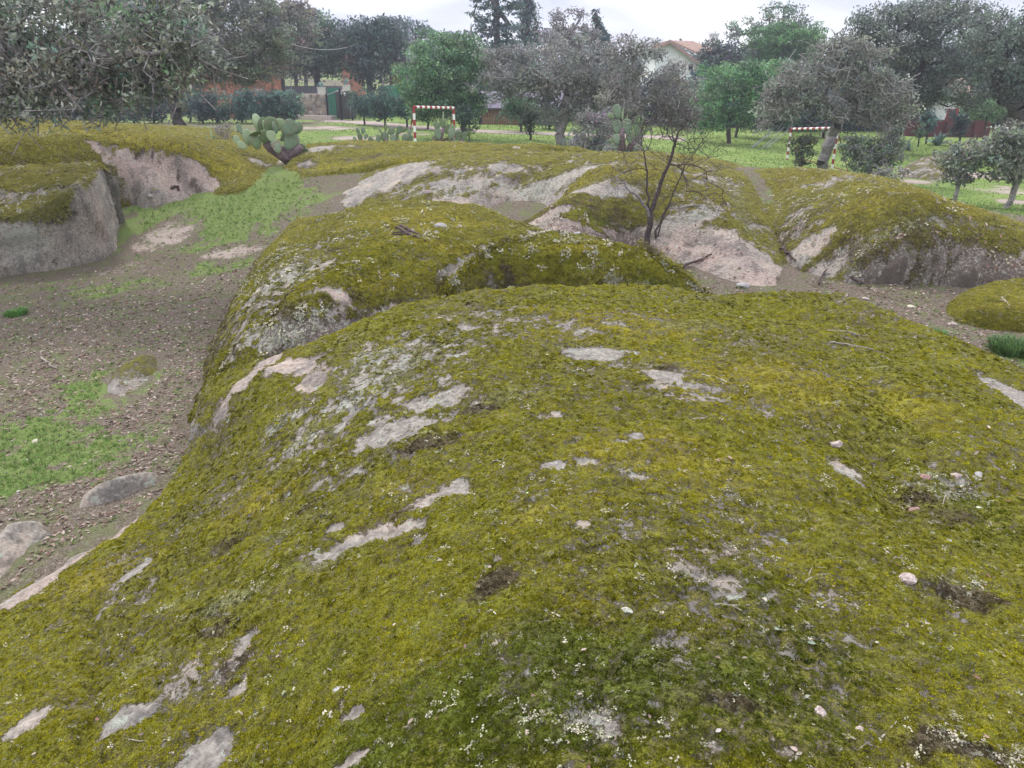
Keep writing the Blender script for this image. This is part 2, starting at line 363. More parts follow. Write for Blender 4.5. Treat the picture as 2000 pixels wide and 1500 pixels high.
R_H = Rock('mossy_rock', 'long yellow mossy rock bank under the oak, bare pink slab split by a dark crack', seed=9,
    foot=[(-160,372,1.2),(0,362,1.25),(150,352,1.2),(240,362,1.0),(285,402,.62),(400,392,.66),(470,372,.9),(540,345,1.1),(566,310,1.3),(520,275,1.2),(400,255,1.1),(200,232,1.1),(0,220,1.2),(-160,210,1.3)],
    top=[(-100,330,1.62),(0,320,1.68),(150,315,1.65),(250,322,1.55),(300,330,1.4),(330,360,1.0),(390,372,.85),(430,350,1.15),(500,330,1.22),(540,313,1.32),(470,295,1.5),(380,270,1.8),(280,256,1.95),(150,247,2.05),(0,240,2.15),(-100,232,2.2),(200,290,1.85),(350,300,1.6),(100,290,1.85)],
    back=[(-10,26,1.6),(-16,26,1.8),(-6,24,1.2)],
    w=.9, p=1.8, az=(-48, -12), r=(12.5, 30), moss=.68, slope_bare=.8, tone=.75, lichen=.3,
    creases=[([(270,300,19.5),(310,318,18.6),(350,345,17.4),(380,372,16.6),(400,388,16)], .22, .16), ([(95,248,21.5),(160,256,21),(220,268,20.4)], .12, .12)])
R_S1 = Rock('granite_slab', 'flat pale grey granite slab among the fallen leaves beside the front dome', seed=10,
    foot=[(120,1000,.1),(150,965,.1),(240,938,.1),(325,925,.1),(335,950,.1),(290,965,.1),(240,985,.1),(190,1003,.1)],
    top=[(150,990,.12),(200,965,.17),(300,938,.17),(250,970,.12),(180,985,.11)], w=.3, p=1.7, az=(-38, -20), r=(4, 7), moss=-.2, mossamp=.3, slope_bare=0, noise=.4, lichen=.8, edge=.06)
R_S2 = Rock('granite_slab', 'pinkish granite slab at the left edge, nearest to the bare gravel band', seed=11,
    foot=[(-90,1130,.1),(-40,1060,.1),(40,1022,.1),(105,1012,.1),(112,1030,.1),(70,1060,.1),(60,1090,.1),(10,1140,.1),(-60,1180,.1)],
    top=[(-30,1100,.17),(20,1060,.19),(80,1028,.2),(40,1075,.17),(0,1120,.15)], w=.25, p=1.6, az=(-50, -28), r=(3, 6.5), moss=-.2, mossamp=.3, slope_bare=0, noise=.4, lichen=.3, edge=.06)
R_S3 = Rock('low_rock', 'low flat grey rock with a moss spot breaking through the leaf litter', seed=12,
    foot=[(190,795,.0),(198,740,.0),(250,705,.0),(300,683,.0),(322,700,.0),(305,740,.0),(275,780,.0),(235,808,.0)],
    top=[(220,775,.02),(240,735,.06),(290,702,.07),(260,750,.03)], w=.4, p=2, az=(-36, -18), r=(6, 10), moss=.38, mossamp=.8, slope_bare=0, noise=.6, lichen=.7, edge=.058)
R_P = Rock('pale_outcrop', 'low pale grey outcrop in the meadow beyond the whaleback, beside the small oaks', seed=13, edge=.4,
    foot=[(1750,338,-.6),(1765,318,-.6),(1800,308,-.6),(1860,308,-.6),(1880,325,-.6),(1860,348,-.6),(1810,348,-.6)],
    top=[(1765,335,-.5),(1790,322,-.38),(1840,320,-.32),(1860,330,-.42),(1810,338,-.45)], w=1.2, p=1.8, noise=2.5, az=(22, 34), r=(24, 42), da=.002, moss=.36, mossamp=.9, slope_bare=0, lichen=.5)

ANIM = [R_A, R_B2, R_B1, R_D, R_C, R_E, R_F, R_G, R_H, R_S1, R_S2, R_S3, R_P]
def total_h(x, y, fine=True):
    h = ground_h(x, y, fine)
    for r in ROCKS: h = np.maximum(h, r.height(x, y, fine))
    return h
_ys = np.concatenate([np.geomspace(.7, 8, 380), np.geomspace(8.02, 30, 500), np.geomspace(30.2, 90, 100)])
def hit(u, v, fine=True, only=None):
    d = ray(u, v); P = d[None] * (_ys / d[1])[:, None]; z = CAMZ + P[:, 2]
    h = total_h(P[:, 0], P[:, 1], fine) if only is None else only.height(P[:, 0], P[:, 1], fine)
    k = np.argmax(z < h)
    if z[k] >= h[k]: return None
    if k == 0: return np.array([P[0, 0], P[0, 1], h[0]])
    a, b = z[k - 1] - h[k - 1], h[k] - z[k]; t = a / (a + b + 1e-9) if h[k - 1] > -5 else 1
    q = P[k - 1] * (1 - t) + P[k] * t
    return np.array([q[0], q[1], float(CAMZ + q[2])])
def normal_at(fn, x, y, e=.02):
    dx = (fn(x + e, y) - fn(x - e, y)) / (2 * e); dy = (fn(x, y + e) - fn(x, y - e)) / (2 * e)
    n = np.stack([-dx, -dy, np.ones_like(dx)], -1); n /= np.linalg.norm(n, axis=-1)[..., None]
    return n
# patch: ('bare'|'moss'|'lich'|'dark'|'pink'|'pale'|'yellow'|'brown'|'green', u, v, ru, rv, strength)
def patches(R, lst):
    for k, u, v, ru, rv, st in lst:
        c = hit(u, v, False, R)
        if c is None: continue
        depth = c[1] * CP + (CAMZ - c[2]) * SP
        c1, c2 = hit(u, v - rv, False, R), hit(u, v + rv, False, R)
        ry = []
        for q in (c1, c2):
            if q is not None: ry.append(abs(q[1] - c[1]))
        ry = min(ry) if ry else ru / FPX * depth * 2
        vz = rv / FPX * depth; steep = R.seed in (3, 8) and ry < 1.1 * vz and depth > 7
        R.patches.append((k, c[0], c[1], ru / FPX * depth, max(ry, .6 if steep else .01), st, c[2], vz if steep else 9.0))
def stroke(k, pts, ru, rv, st):
    out = []
    for (a, b), (c, d) in zip(pts[:-1], pts[1:]):
        n = max(1, int(math.hypot((c - a) / ru, (d - b) / rv) / .9))
        for i in range(n): out.append((k, a + (c - a) * i / n, b + (d - b) * i / n, ru, rv, st))
    out.append((k, *pts[-1], ru, rv, st)); return out
def field(R, kind, x, y, z):
    f = np.zeros(np.shape(x))
    wx = .09 * fbm(x * 6, y * 6, 4, 81, .65); wy = .09 * fbm(x * 6, y * 6, 4, 91, .65)
    for k, cx, cy, rx, ry, st, cz, rz in R.patches:
        if k != kind: continue
        m = min(1, 3 * min(rx, ry) / .2)
        q = ((x - cx + wx * m) / rx) ** 2 + ((y - cy + wy * m) / ry) ** 2 + ((z - cz + wy * .8) / rz) ** 2 * (rz < 8)
        f = np.maximum(f, st * sstep(1.3, .1, np.sqrt(q)))
    return f

# joints and creases laid on the surfaces themselves
def creases_on(R, lst):
    R.cr = []; out = []
    for pts, dep, wd in lst:
        H = [hit(u, v, False, R) for u, v in pts]; H = [h for h in H if h is not None]
        if len(H) > 1: out.append((np.array([h[:2] for h in H]), dep, wd))
    R.cr = out
creases_on(R_H, [([(262,300),(300,312),(345,340),(375,365),(398,386)], .20, .12), ([(95,248),(160,254),(225,268)], .10, .12), ([(270,352),(330,356),(352,352)], .05, .06), ([(360,338),(400,334),(418,338)], .05, .06)])
creases_on(R_A, [([(1440,606),(1500,618),(1590,628),(1690,636)], .085, .11), ([(180,1180),(195,1330),(150,1490)], .05, .05), ([(1700,870),(1740,960),(1760,1010)], .05, .12), ([(560,1000),(420,1090),(250,1180)], .04, .10), ([(1600,700),(1700,760),(1800,830)], .05, .14)])
creases_on(R_E, [([(1500,350),(1530,430),(1560,500)], .08, .2), ([(1600,345),(1660,380),(1720,440),(1740,520)], .07, .16), ([(1800,400),(1880,450),(1930,520)], .07, .14), ([(1640,400),(1600,450),(1590,520)], .06, .12)])
creases_on(R_D, [([(1130,305),(1050,335),(1000,362)], .08, .14), ([(850,345),(790,362),(740,385)], .08, .14), ([(1400,330),(1440,400),(1480,470)], .06, .12), ([(1240,330),(1180,380),(1160,430)], .07, .14), ([(1000,330),(930,350),(880,380)], .06, .12)])
creases_on(R_B1, [([(1000,440),(920,470),(820,500),(700,560)], .06, .16), ([(640,470),(560,560),(500,680)], .06, .12), ([(900,430),(760,450),(640,500)], .04, .12)])
creases_on(R_G, [([(0,520),(80,512),(150,500)], .08, .05), ([(200,380),(240,400),(262,430)], .05, .06)])
# ------------------------------------------------------------------ rock painting: moss, bare, lichen patches
patches(R_A,
  stroke('bare', [(885,962),(845,975)], 34, 16, .8) + stroke('bare', [(790,1035),(720,1055),(655,1080)], 50, 17, .72) + stroke('brown', [(800,1000),(720,1040)], 40, 16, .8) +
  stroke('bare', [(600,712),(520,715),(470,750),(440,790)], 26, 20, .95) + stroke('pink', [(660,705),(520,715),(470,750),(430,800),(405,870)], 50, 40, .65) +
  stroke('bare', [(215,1052),(150,1092),(60,1155),(-20,1200)], 46, 38, 1.3) + stroke('pink', [(330,990),(150,1100),(-20,1225)], 60, 40, .8) +
  [('mot',700,900,260,60,.5),('mot',1100,640,260,30,.45),('mot',1550,850,160,80,.35),('mot',1250,720,200,40,.4),('mot',250,1180,160,50,.4),('mot',450,1300,160,60,.4),('mot',1450,1150,260,90,.3),('mot',800,690,230,70,.9),('mot',640,830,200,80,.95),('mot',820,800,160,60,.9),('mot',950,660,120,30,.6),('mot',560,900,120,40,.6),('mot',900,740,120,40,.5),('mot',1700,760,120,30,.5),('mot',1850,1180,90,34,.6),('mot',1860,960,120,60,.7),('mot',470,1090,120,30,.5),('mot',1350,770,120,24,.7),('mot',1480,1040,120,40,.35),('mot',1150,1400,160,60,.4),('pale',760,720,200,70,.7),('pale',620,850,160,60,.6),('bare',610,750,30,22,.8),('pink',610,750,50,40,.9),('bare',255,1408,58,30,1.1),('bare',58,1422,42,19,1.1),('bare',410,1475,60,38,1.1),('bare',470,1350,25,16,.7),
   ('bare',265,1125,26,18,.9),('bare',1090,912,34,12,.8),('bare',1148,906,26,10,.7),('mot',1240,930,48,13,.9),('bare',1210,868,18,7,.8),('bare',1240,858,16,7,.8),('bare',822,1060,16,9,.8),
   ('bare',865,1080,12,8,.7),('mot',1055,1055,24,9,.9),('bare',1135,1035,14,10,.7),('bare',690,1408,26,12,.8),('bare',700,1490,40,16,.9),('mot',680,1360,9,52,.9),('bare',495,1245,22,16,.7),
   ('bare',655,1040,30,10,.8),('mot',980,1100,14,7,.9),('mot',1340,775,72,15,.9),('mot',1420,790,24,13,.9),('bare',1300,735,40,16,.7),('bare',1160,695,60,14,.7),('mot',990,610,72,11,.9),
   ('mot',1235,690,36,10,.9),('bare',1650,925,34,22,.8),('mot',1610,905,26,15,.9),('bare',1990,780,50,34,.9),('mot',700,790,31,15,.9),('mot',930,650,72,18,.9),('mot',880,700,72,33,.9),
   ('bare',860,790,70,24,.35),('bare',760,850,80,30,.35),('mot',590,870,48,23,.9),('mot',720,750,60,20,.9),('mot',1080,815,36,10,.9),('mot',1105,870,48,11,.9),('mot',560,830,72,31,.9),
   ('brown',940,805,60,18,.9),('brown',820,880,110,20,.9),('brown',940,860,40,20,.7),('brown',960,1150,60,45,1.0),('brown',455,1310,60,30,.9),('brown',420,1245,60,22,.8),('brown',600,1000,60,20,.6),
   ('brown',450,1080,80,30,.6),('brown',1900,1180,90,35,1.0),('brown',1820,1000,80,60,.7),('brown',1200,1430,90,30,.4),('brown',1450,1380,160,25,.6),('brown',1850,1465,170,40,1.1),
   ('dark',1850,1475,160,38,.9),('brown',930,600,40,9,.6),('brown',1300,720,40,14,.7),
   ('lich',1900,1470,150,40,1.0),('lich',1150,1400,130,60,.7),('lich',860,1390,100,40,.6),('lich',980,1390,30,30,.8),('lich',1500,1000,60,20,.5),('lich',1480,1100,100,40,.5),('lich',1250,1090,80,30,.5),
   ('lich',640,1410,25,14,.9),('lich',900,1000,30,8,.7),('lich',955,1015,30,9,.8),('lich',700,930,60,12,.6),('lich',860,890,30,7,.9),('lich',730,700,60,16,.9),('lich',690,660,50,20,.8),('lich',880,620,50,9,.8),
   ('lich',1010,830,20,6,.8),('lich',1110,830,26,7,.9),('lich',1220,755,40,10,.8),('lich',1150,765,20,6,.8),('lich',865,785,36,12,.8),('lich',820,860,60,14,.8),('lich',590,870,40,16,.9),('lich',950,940,20,6,.6),
   ('lich',1870,1150,70,30,.9),('lich',1850,960,90,50,.8),('lich',300,1090,60,16,.6),('lich',520,1160,60,10,.5),('lich',480,1340,60,20,.7),('lich',330,1440,60,25,.7),('lich',960,1110,30,20,.8),('lich',1650,930,40,20,.8),
   ('lich',540,840,60,30,.8),('lich',700,780,80,30,.7),('lich',780,720,80,30,.7),('lich',1130,690,70,14,.9),
   ('green',1100,1350,800,230,1.1),('green',1500,1150,400,120,.5),('green',500,1350,350,120,.4),('green',650,1080,300,30,.5),('green',850,1250,250,120,.5),('green',1500,1300,380,150,.6),('green',1850,1300,150,120,.6),('green',1900,1000,160,80,.5),('yellow',1300,900,260,110,.8),('yellow',1500,750,300,90,.9),  # wide lower patch: greener moss, with the shade between tufts painted in
   ('yellow',500,990,120,40,.9),('yellow',200,1130,180,60,1.0),('yellow',1100,1000,200,60,.7),('yellow',1200,640,250,50,.7),('yellow',800,950,150,30,.6),('yellow',1750,800,150,80,.7),
   ('pale',450,1180,120,25,.8),('pale',330,1200,130,22,.7),('pale',620,1110,80,15,.8),('pale',550,1050,80,14,.7),('pale',300,1290,60,40,.6),('pale',200,1260,100,30,.5),('pale',980,780,180,24,.6),('pale',1350,640,150,18,.6),
   ('pale',640,1000,90,14,.6),('pale',1700,720,90,20,.6),('pale',700,1080,90,10,.6),('pale',1500,700,160,12,.5)])
patches(R_B1,
  [('mot',560,560,130,110,.9),('mot',480,660,90,120,.9),('mot',620,640,160,60,.8),('mot',640,480,80,24,.6),('mot',430,760,50,60,.7),('pale',560,540,120,80,.7),('dark',520,520,60,60,.4),('bare',650,572,36,12,1.1),('bare',600,660,26,16,.6),('bare',530,665,20,14,.6),('bare',760,625,60,20,.8),('bare',640,690,80,14,.5),('bare',480,480,60,30,.3),('lich',560,640,120,60,.8),('lich',520,520,90,60,.6),
   ('lich',680,470,60,12,.9),('lich',770,435,40,8,.8),('lich',760,630,50,20,.9),('brown',660,495,50,14,.7),('brown',560,620,70,30,.6),('brown',700,585,40,12,.4),('green',760,600,100,25,.8),('green',640,650,60,20,.7),
   ('yellow',820,430,160,30,1.0),('yellow',900,490,150,35,.9),('yellow',700,550,100,30,.6),('bare',800,455,16,10,.5),('bare',850,455,12,8,.5),('moss',470,760,40,60,.3),('green',440,760,50,70,.8),('moss',800,430,150,25,.4),
   ('moss',900,500,150,28,.35),('pink',650,572,60,20,.9),('pink',600,660,40,30,.7)] + stroke('bare', [(1050,462),(960,490),(880,530)], 26, 9, .8))
patches(R_B2,
  [('mot',850,590,120,40,.7),('mot',980,560,90,24,.4),('lich',1200,545,34,20,1.2),('lich',1255,553,25,15,1.2),('lich',1150,520,40,12,.6),('lich',1060,560,60,14,.8),('lich',1350,560,50,20,.6),('brown',1010,540,60,22,.9),('green',1150,560,260,16,.8),('green',1300,560,120,20,.7),
   ('dark',1150,575,180,12,.7),('yellow',1100,485,160,20,.8),('brown',860,575,80,20,.6),('lich',900,560,60,20,.6),('moss',1200,500,200,40,.2),('pale',1330,540,90,14,.8)])  # the dark patch paints shade into the gap under the front edge
patches(R_D,
  stroke('bare', [(880,400),(930,395),(1000,392),(1060,405),(1110,445),(1200,465)], 50, 12, 1.1) + stroke('pink', [(880,400),(1000,395),(1110,445),(1200,465)], 80, 25, 1.0) +
  stroke('bare', [(1290,465),(1360,480),(1430,510),(1500,545),(1550,568)], 80, 46, 1.15) + stroke('pink', [(1200,465),(1330,480),(1400,500),(1480,540),(1540,565)], 90, 45, 1.0) +
  stroke('bare', [(690,385),(740,355),(790,335)], 60, 22, 1.0) + stroke('brown', [(1040,430),(1110,445),(1180,470)], 40, 12, .7) +
  [('mot',900,375,200,26,.9),('mot',1050,385,200,30,.9),('mot',1130,350,220,24,.7),('mot',1380,430,120,40,.7),('mot',1250,460,120,24,.7),('mot',1000,330,160,10,.7),('mot',1400,350,60,30,.5),('bare',1070,370,120,20,.5),('bare',900,360,130,14,.35),('bare',1180,370,80,20,.4),('brown',1130,395,120,20,.5),('brown',1000,350,100,15,.4),('moss',1150,430,90,18,.6),('moss',1200,330,140,18,.35),('moss',1400,440,80,14,.5),
   ('moss',800,335,50,8,.4),('yellow',1200,330,250,30,.9),('yellow',1350,400,120,25,.8),('yellow',850,305,100,10,.8),('green',1170,430,100,20,.8),('green',1400,445,90,14,.6),('lich',1050,375,120,25,.8),('lich',1360,420,50,14,.9),
   ('lich',1200,380,100,20,.6),('lich',850,380,100,20,.7),('pale',1420,370,40,50,1.0),('pale',1450,430,30,40,1.0),('pale',1380,320,60,20,.7)])
patches(R_C,
  [('mot',850,305,260,16,.45),('mot',620,295,70,14,.9),('mot',720,310,90,8,.8),('bare',620,290,40,9,.7),('bare',600,320,30,16,.6),('bare',700,288,50,5,.5),('brown',720,310,60,8,.6),('yellow',800,310,400,40,.9),('bare',560,358,60,4,.4),('dark',915,319,50,6,.9),('lich',620,300,60,14,.5)])
patches(R_E,
  stroke('bare', [(1560,500),(1600,535),(1680,550),(1800,560),(1950,540),(2050,560)], 60, 26, .8) + stroke('pink', [(1930,480),(1970,530)], 60, 40, .8) +
  [('mot',1700,530,260,50,.9),('mot',1950,520,120,60,.95),('mot',1560,420,60,60,.7),('mot',1620,360,140,14,.6),('mot',1850,430,200,20,.5),('lich',1765,500,26,14,1.3),('bare',1765,500,30,16,1.2),('lich',1700,480,120,30,.7),('lich',1850,540,120,30,.9),('lich',1560,400,60,30,.6),('dark',1700,550,120,20,.7),('dark',1900,550,120,25,.6),('yellow',1750,380,250,50,1.0),
   ('yellow',1600,350,120,20,1.0),('green',1620,460,90,40,.7),('green',1750,510,150,22,.6),('pale',1560,370,90,14,.6),('pale',1800,430,160,20,.7),('brown',1620,400,80,14,.5),('pale',1900,490,80,16,.6)])
patches(R_F, [('bare',1850,595,30,14,1.0),('pink',1850,595,60,20,1.0),('yellow',1960,600,90,20,.8),('green',1920,620,60,12,.6)])
patches(R_G,
  [('moss',100,352,160,12,.4),('lich',180,470,60,40,.8),('pink',250,480,50,50,1.2),('brown',190,505,60,16,.8),('mot',100,370,160,16,.6),('mot',30,440,60,40,.7),('moss',60,410,70,22,.8),('moss',110,405,60,30,.8),('green',110,405,70,34,1.2),('dark',110,420,60,34,.7),('moss',60,440,120,30,.5),('moss',20,430,40,26,.6),('green',20,430,60,30,1.0),('bare',220,400,80,60,.8),('pink',230,420,80,90,.9),('bare',60,470,140,60,.6),('lich',40,500,80,40,1.0),('pink',170,470,60,60,.6),
   ('dark',210,440,34,40,1.0),('dark',160,480,60,12,.5),('lich',60,470,70,40,1.0),('lich',113,440,14,12,1.4),('lich',130,470,20,14,1.0),('bare',250,365,40,20,.7),('moss',80,360,120,14,.5),('moss',170,362,60,8,.4),('green',150,360,120,12,.5),('pink',240,500,40,26,1.2),('pale',100,380,120,14,.6)])
patches(R_H,
  [('mot',300,262,320,22,.4),('mot',460,300,120,20,.4),('bare',330,352,62,44,1.4),('bare',300,390,50,20,1.3),('bare',385,345,40,26,1.3),('pink',340,350,120,60,1.2),('moss',150,300,160,8,.3),('mot',150,330,160,14,.7),('mot',530,325,50,20,.8),('mot',80,262,100,10,.6)] +
  stroke('bare', [(225,314),(280,325),(310,345),(320,375)], 60, 11, 1.2) + stroke('pink', [(50,305),(220,312),(300,340),(360,350),(400,350)], 90, 30, 1.2) + stroke('bare', [(350,325),(390,345),(400,365)], 36, 22, 1.3) +
  stroke('bare', [(300,340),(320,370),(290,390),(360,385)], 50, 24, 1.2) + stroke('dark', [(262,300),(300,312),(345,340),(375,365),(398,386)], 9, 8, 1.0) + stroke('brown', [(262,300),(300,312),(345,340),(375,365),(398,386)], 12, 9, 1.2) +
  [('yellow',250,270,300,40,1.0),('yellow',450,310,110,22,1.0),('bare',215,297,26,6,1.0),('pale',50,262,60,6,.8),('bare',505,318,26,6,.6),('lich',440,347,14,5,1.0),('brown',530,330,40,14,.5),('green',430,362,40,12,.9),('moss',120,335,120,10,.9),('green',60,340,120,12,.5),('yellow',120,335,100,8,.4)])

MOSS = []
def rock_material():
    m = NT('granite_and_moss'); p = m.objc()
    am, al = m.attr('moss'), m.attr('lich'); ap, ad, ay, ab, ag, aw = (m.attr(k) for k in ('pink', 'dark', 'yellow', 'brown', 'green', 'pale'))
    nf, nm, nc = m.noise(p, 150, 3, .6), m.noise(p, 32, 4, .6), m.noise(p, 5, 4, .6)
    nb = m.noise(p, 420, 2, .6)
    # bare granite: feldspar, quartz and mica grain
    rock = m.ramp(nm, [(.3, (.16, .142, .12)), (.5, (.265, .24, .205)), (.72, (.41, .375, .325))])
    pink = m.ramp(nm, [(.28, (.20, .145, .12)), (.5, (.36, .275, .23)), (.72, (.48, .39, .33))])
    rock = m.mix(ap, rock, pink)
    rock = m.mix(m.math('MULTIPLY', m.step(nf, .60, .68), .55), rock, (.07, .06, .06))
    rock = m.mix(m.math('MULTIPLY', m.step(nb, .60, .66), .4), rock, (.6, .56, .52))
    # broad weathering: tan washed faces, darker damp streaks
    rock = m.mix(m.math('MULTIPLY', m.step(m.noise(p, 1.9, 5, .62), .50, .64), .6), rock, m.ramp(nm, [(.3, (.34, .265, .205)), (.7, (.56, .46, .375))]))
    rock = m.mix(m.math('MULTIPLY', m.step(m.noise(m.n('ShaderNodeMapping', {'Vector': p, 'Scale': (1.6, 1.6, .7), 'Location': (3.1, 1.7, .4)}).outputs[0], 1.5, 6, .68), .50, .62), .65), rock, m.ramp(nm, [(.3, (.07, .066, .06)), (.7, (.17, .155, .14))]))
    # crustose lichen and black: stain, crack line, painted shade under the mound edge
    vo = m.n('ShaderNodeTexVoronoi', {'Vector': p, 'Scale': 13.0, 'Randomness': 1.0}); 
    lsel = m.math('ADD', m.math('MULTIPLY', al, .34), m.math('MULTIPLY', m.math('SUBTRACT', m.noise(p, 19, 5, .7), .5), 1.5))
    lcol = m.ramp(nf, [(.3, (.16, .17, .13)), (.5, (.34, .36, .29)), (.75, (.50, .52, .44))])
    rock = m.mix(m.math('MULTIPLY', m.step(lsel, .36, .46), .6), rock, lcol)
    dv = m.n('ShaderNodeVectorMath', {0: p, 1: m.n('ShaderNodeVectorMath', {0: m.n('ShaderNodeTexNoise', {'Vector': p, 'Scale': 22.0, 'Detail': 3}).outputs['Color'], 3: .05}, operation='SCALE').outputs[0]}, operation='ADD').outputs[0]
    def rosettes(sc, amt):
        vo = m.n('ShaderNodeTexVoronoi', {'Vector': dv, 'Scale': sc, 'Randomness': 1.0})
        rv = m.n('ShaderNodeSeparateColor', {0: vo.outputs['Color']}).outputs[0]
        on = m.step(m.math('ADD', rv, m.math('MULTIPLY', al, amt)), .80, .84)
        disk = m.math('SUBTRACT', 1.0, m.step(m.math('ADD', vo.outputs['Distance'], m.math('MULTIPLY', rv, .12)), .33, .40))
        return m.math('MULTIPLY', on, disk)
    ros = m.math('MAXIMUM', rosettes(9.0, .22), rosettes(23.0, .30))
    rock = m.mix(m.math('MULTIPLY', ros, .85), rock, lcol)
    rock = m.mix(m.math('MULTIPLY', m.step(m.noise(p, 11, 6, .72), .52, .66), .55), rock, (.10, .088, .078))
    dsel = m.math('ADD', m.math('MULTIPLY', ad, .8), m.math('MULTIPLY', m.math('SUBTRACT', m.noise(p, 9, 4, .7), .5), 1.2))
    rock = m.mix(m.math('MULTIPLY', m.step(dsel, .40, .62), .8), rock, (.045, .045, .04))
    rock = m.mix(m.math('MULTIPLY', m.step(m.math('ADD', m.math('MULTIPLY', ab, .35), m.math('MULTIPLY', m.math('SUBTRACT', m.noise(p, 28, 5, .7), .5), 1.5)), .16, .30), .85), rock, m.ramp(nf, [(.3, (.05, .038, .03)), (.7, (.17, .135, .11))]))
    # moss
    n12 = m.noise(p, 17, 4, .65)
    nx = m.math('ADD', m.math('MULTIPLY', nf, .62), m.math('MULTIPLY', n12, .38)); nf0 = nf; nf = nx
    mo = m.ramp(nf, [(.30, (.030, .034, .004)), (.44, (.095, .098, .010)), (.54, (.175, .170, .014)), (.68, (.30, .28, .035))])
    mo = m.mix(m.math('MULTIPLY', m.step(m.math('ADD', ay, m.math('MULTIPLY', m.math('SUBTRACT', nc, .5), 1.6)), .25, .9), .75), mo, m.ramp(nf, [(.32, (.10, .088, .007)), (.5, (.27, .235, .015)), (.68, (.42, .37, .05))]))
    mo = m.mix(m.math('MULTIPLY', m.step(m.math('ADD', ag, m.math('MULTIPLY', m.math('SUBTRACT', m.noise(p, 3.3, 3), .5), 1.8)), .3, 1.0), .7), mo, m.ramp(nf, [(.32, (.016, .030, .004)), (.5, (.07, .105, .010)), (.68, (.15, .19, .03))]))
    pw = m.math('ADD', aw, m.math('MULTIPLY', m.math('SUBTRACT', m.noise(p, 7, 4, .65), .5), 1.6))
    mo = m.mix(m.math('MULTIPLY', m.step(pw, .30, .9), .65), mo, m.ramp(nf, [(.32, (.09, .095, .045)), (.5, (.21, .22, .11)), (.68, (.37, .38, .24))]))
    bw = m.math('ADD', ab, m.math('MULTIPLY', m.math('SUBTRACT', m.noise(p, 8.7, 4, .65), .5), 1.7))
    brn = m.ramp(nf, [(.32, (.018, .013, .008)), (.5, (.070, .048, .030)), (.68, (.16, .125, .095))])
    mo = m.mix(m.math('MULTIPLY', m.step(bw, .38, .85), .9), mo, brn)
    # lichen crumbs inside the moss
    cs = m.math('ADD', m.math('MULTIPLY', al, .22), m.math('MULTIPLY', m.math('SUBTRACT', m.noise(p, 45, 4, .7), .5), 1.0))
    mo = m.mix(m.math('MULTIPLY', m.step(cs, .25, .31), .85), mo, m.ramp(nb, [(.3, (.20, .20, .14)), (.7, (.52, .52, .42))]))
    edge = m.math('ADD', am, m.math('ADD', m.math('MULTIPLY', m.math('SUBTRACT', nm, .5), .9), m.math('MULTIPLY', m.math('SUBTRACT', nf, .5), .5)))
    mf = m.step(edge, .40, .50)
    rim = m.math('MULTIPLY', m.math('SUBTRACT', 1.0, m.step(edge, .50, .74)), .55)
    mo = m.mix(rim, mo, brn)
    col = m.mix(mf, rock, mo)
    nf = nf0
    hb = m.math('ADD', m.math('MULTIPLY', nf, m.math('MULTIPLY', m.math('ADD', mf, .25), .012)), m.math('ADD', m.math('MULTIPLY', nm, .018), m.math('MULTIPLY', mf, .012)))
    hb = m.math('ADD', hb, m.math('MULTIPLY', nb, .003))
    b = m.bsdf(col, .92, .12)
    bn = m.n('ShaderNodeBump', {'Height': hb, 'Strength': .85, 'Distance': 1.0}); m.t.links.new(bn.outputs[0], b.inputs['Normal'])
    m.set(b.inputs['Sheen Weight'], m.math('MULTIPLY', mf, .06)); b.inputs['Sheen Roughness'].default_value = .6; b.inputs['Sheen Tint'].default_value = (.8, .8, .5, 1)
    return m.mat
M_ROCK = rock_material()

def fan(az, r, da, ratio=None):
    a0, a1 = math.radians(az[0]), math.radians(az[1])
    A = np.linspace(a0, a1, int((a1 - a0) / da) + 1)
    R = np.exp(np.arange(math.log(r[0]), math.log(r[1]), ratio or da * 1.25))
    if r[0] <= .6: R = np.concatenate([np.geomspace(.12, r[0] * .97, 24), R])
    AA, RR = np.meshgrid(A, R)
    return np.sin(AA) * RR, np.cos(AA) * RR
def grid_faces(ny, nx, keep=None):
    i = np.arange(ny - 1)[:, None] * nx + np.arange(nx - 1)[None]
    F = np.stack([i, i + 1, i + nx + 1, i + nx], -1).reshape(-1, 4)
    if keep is not None: F = F[keep.ravel()[F].any(1)]
    return F
def compact(V, F, arrs):
    used = np.unique(F); mp_ = np.full(len(V), -1); mp_[used] = np.arange(len(used))
    return V[used], mp_[F], {k: a[used] for k, a in arrs.items()}, used

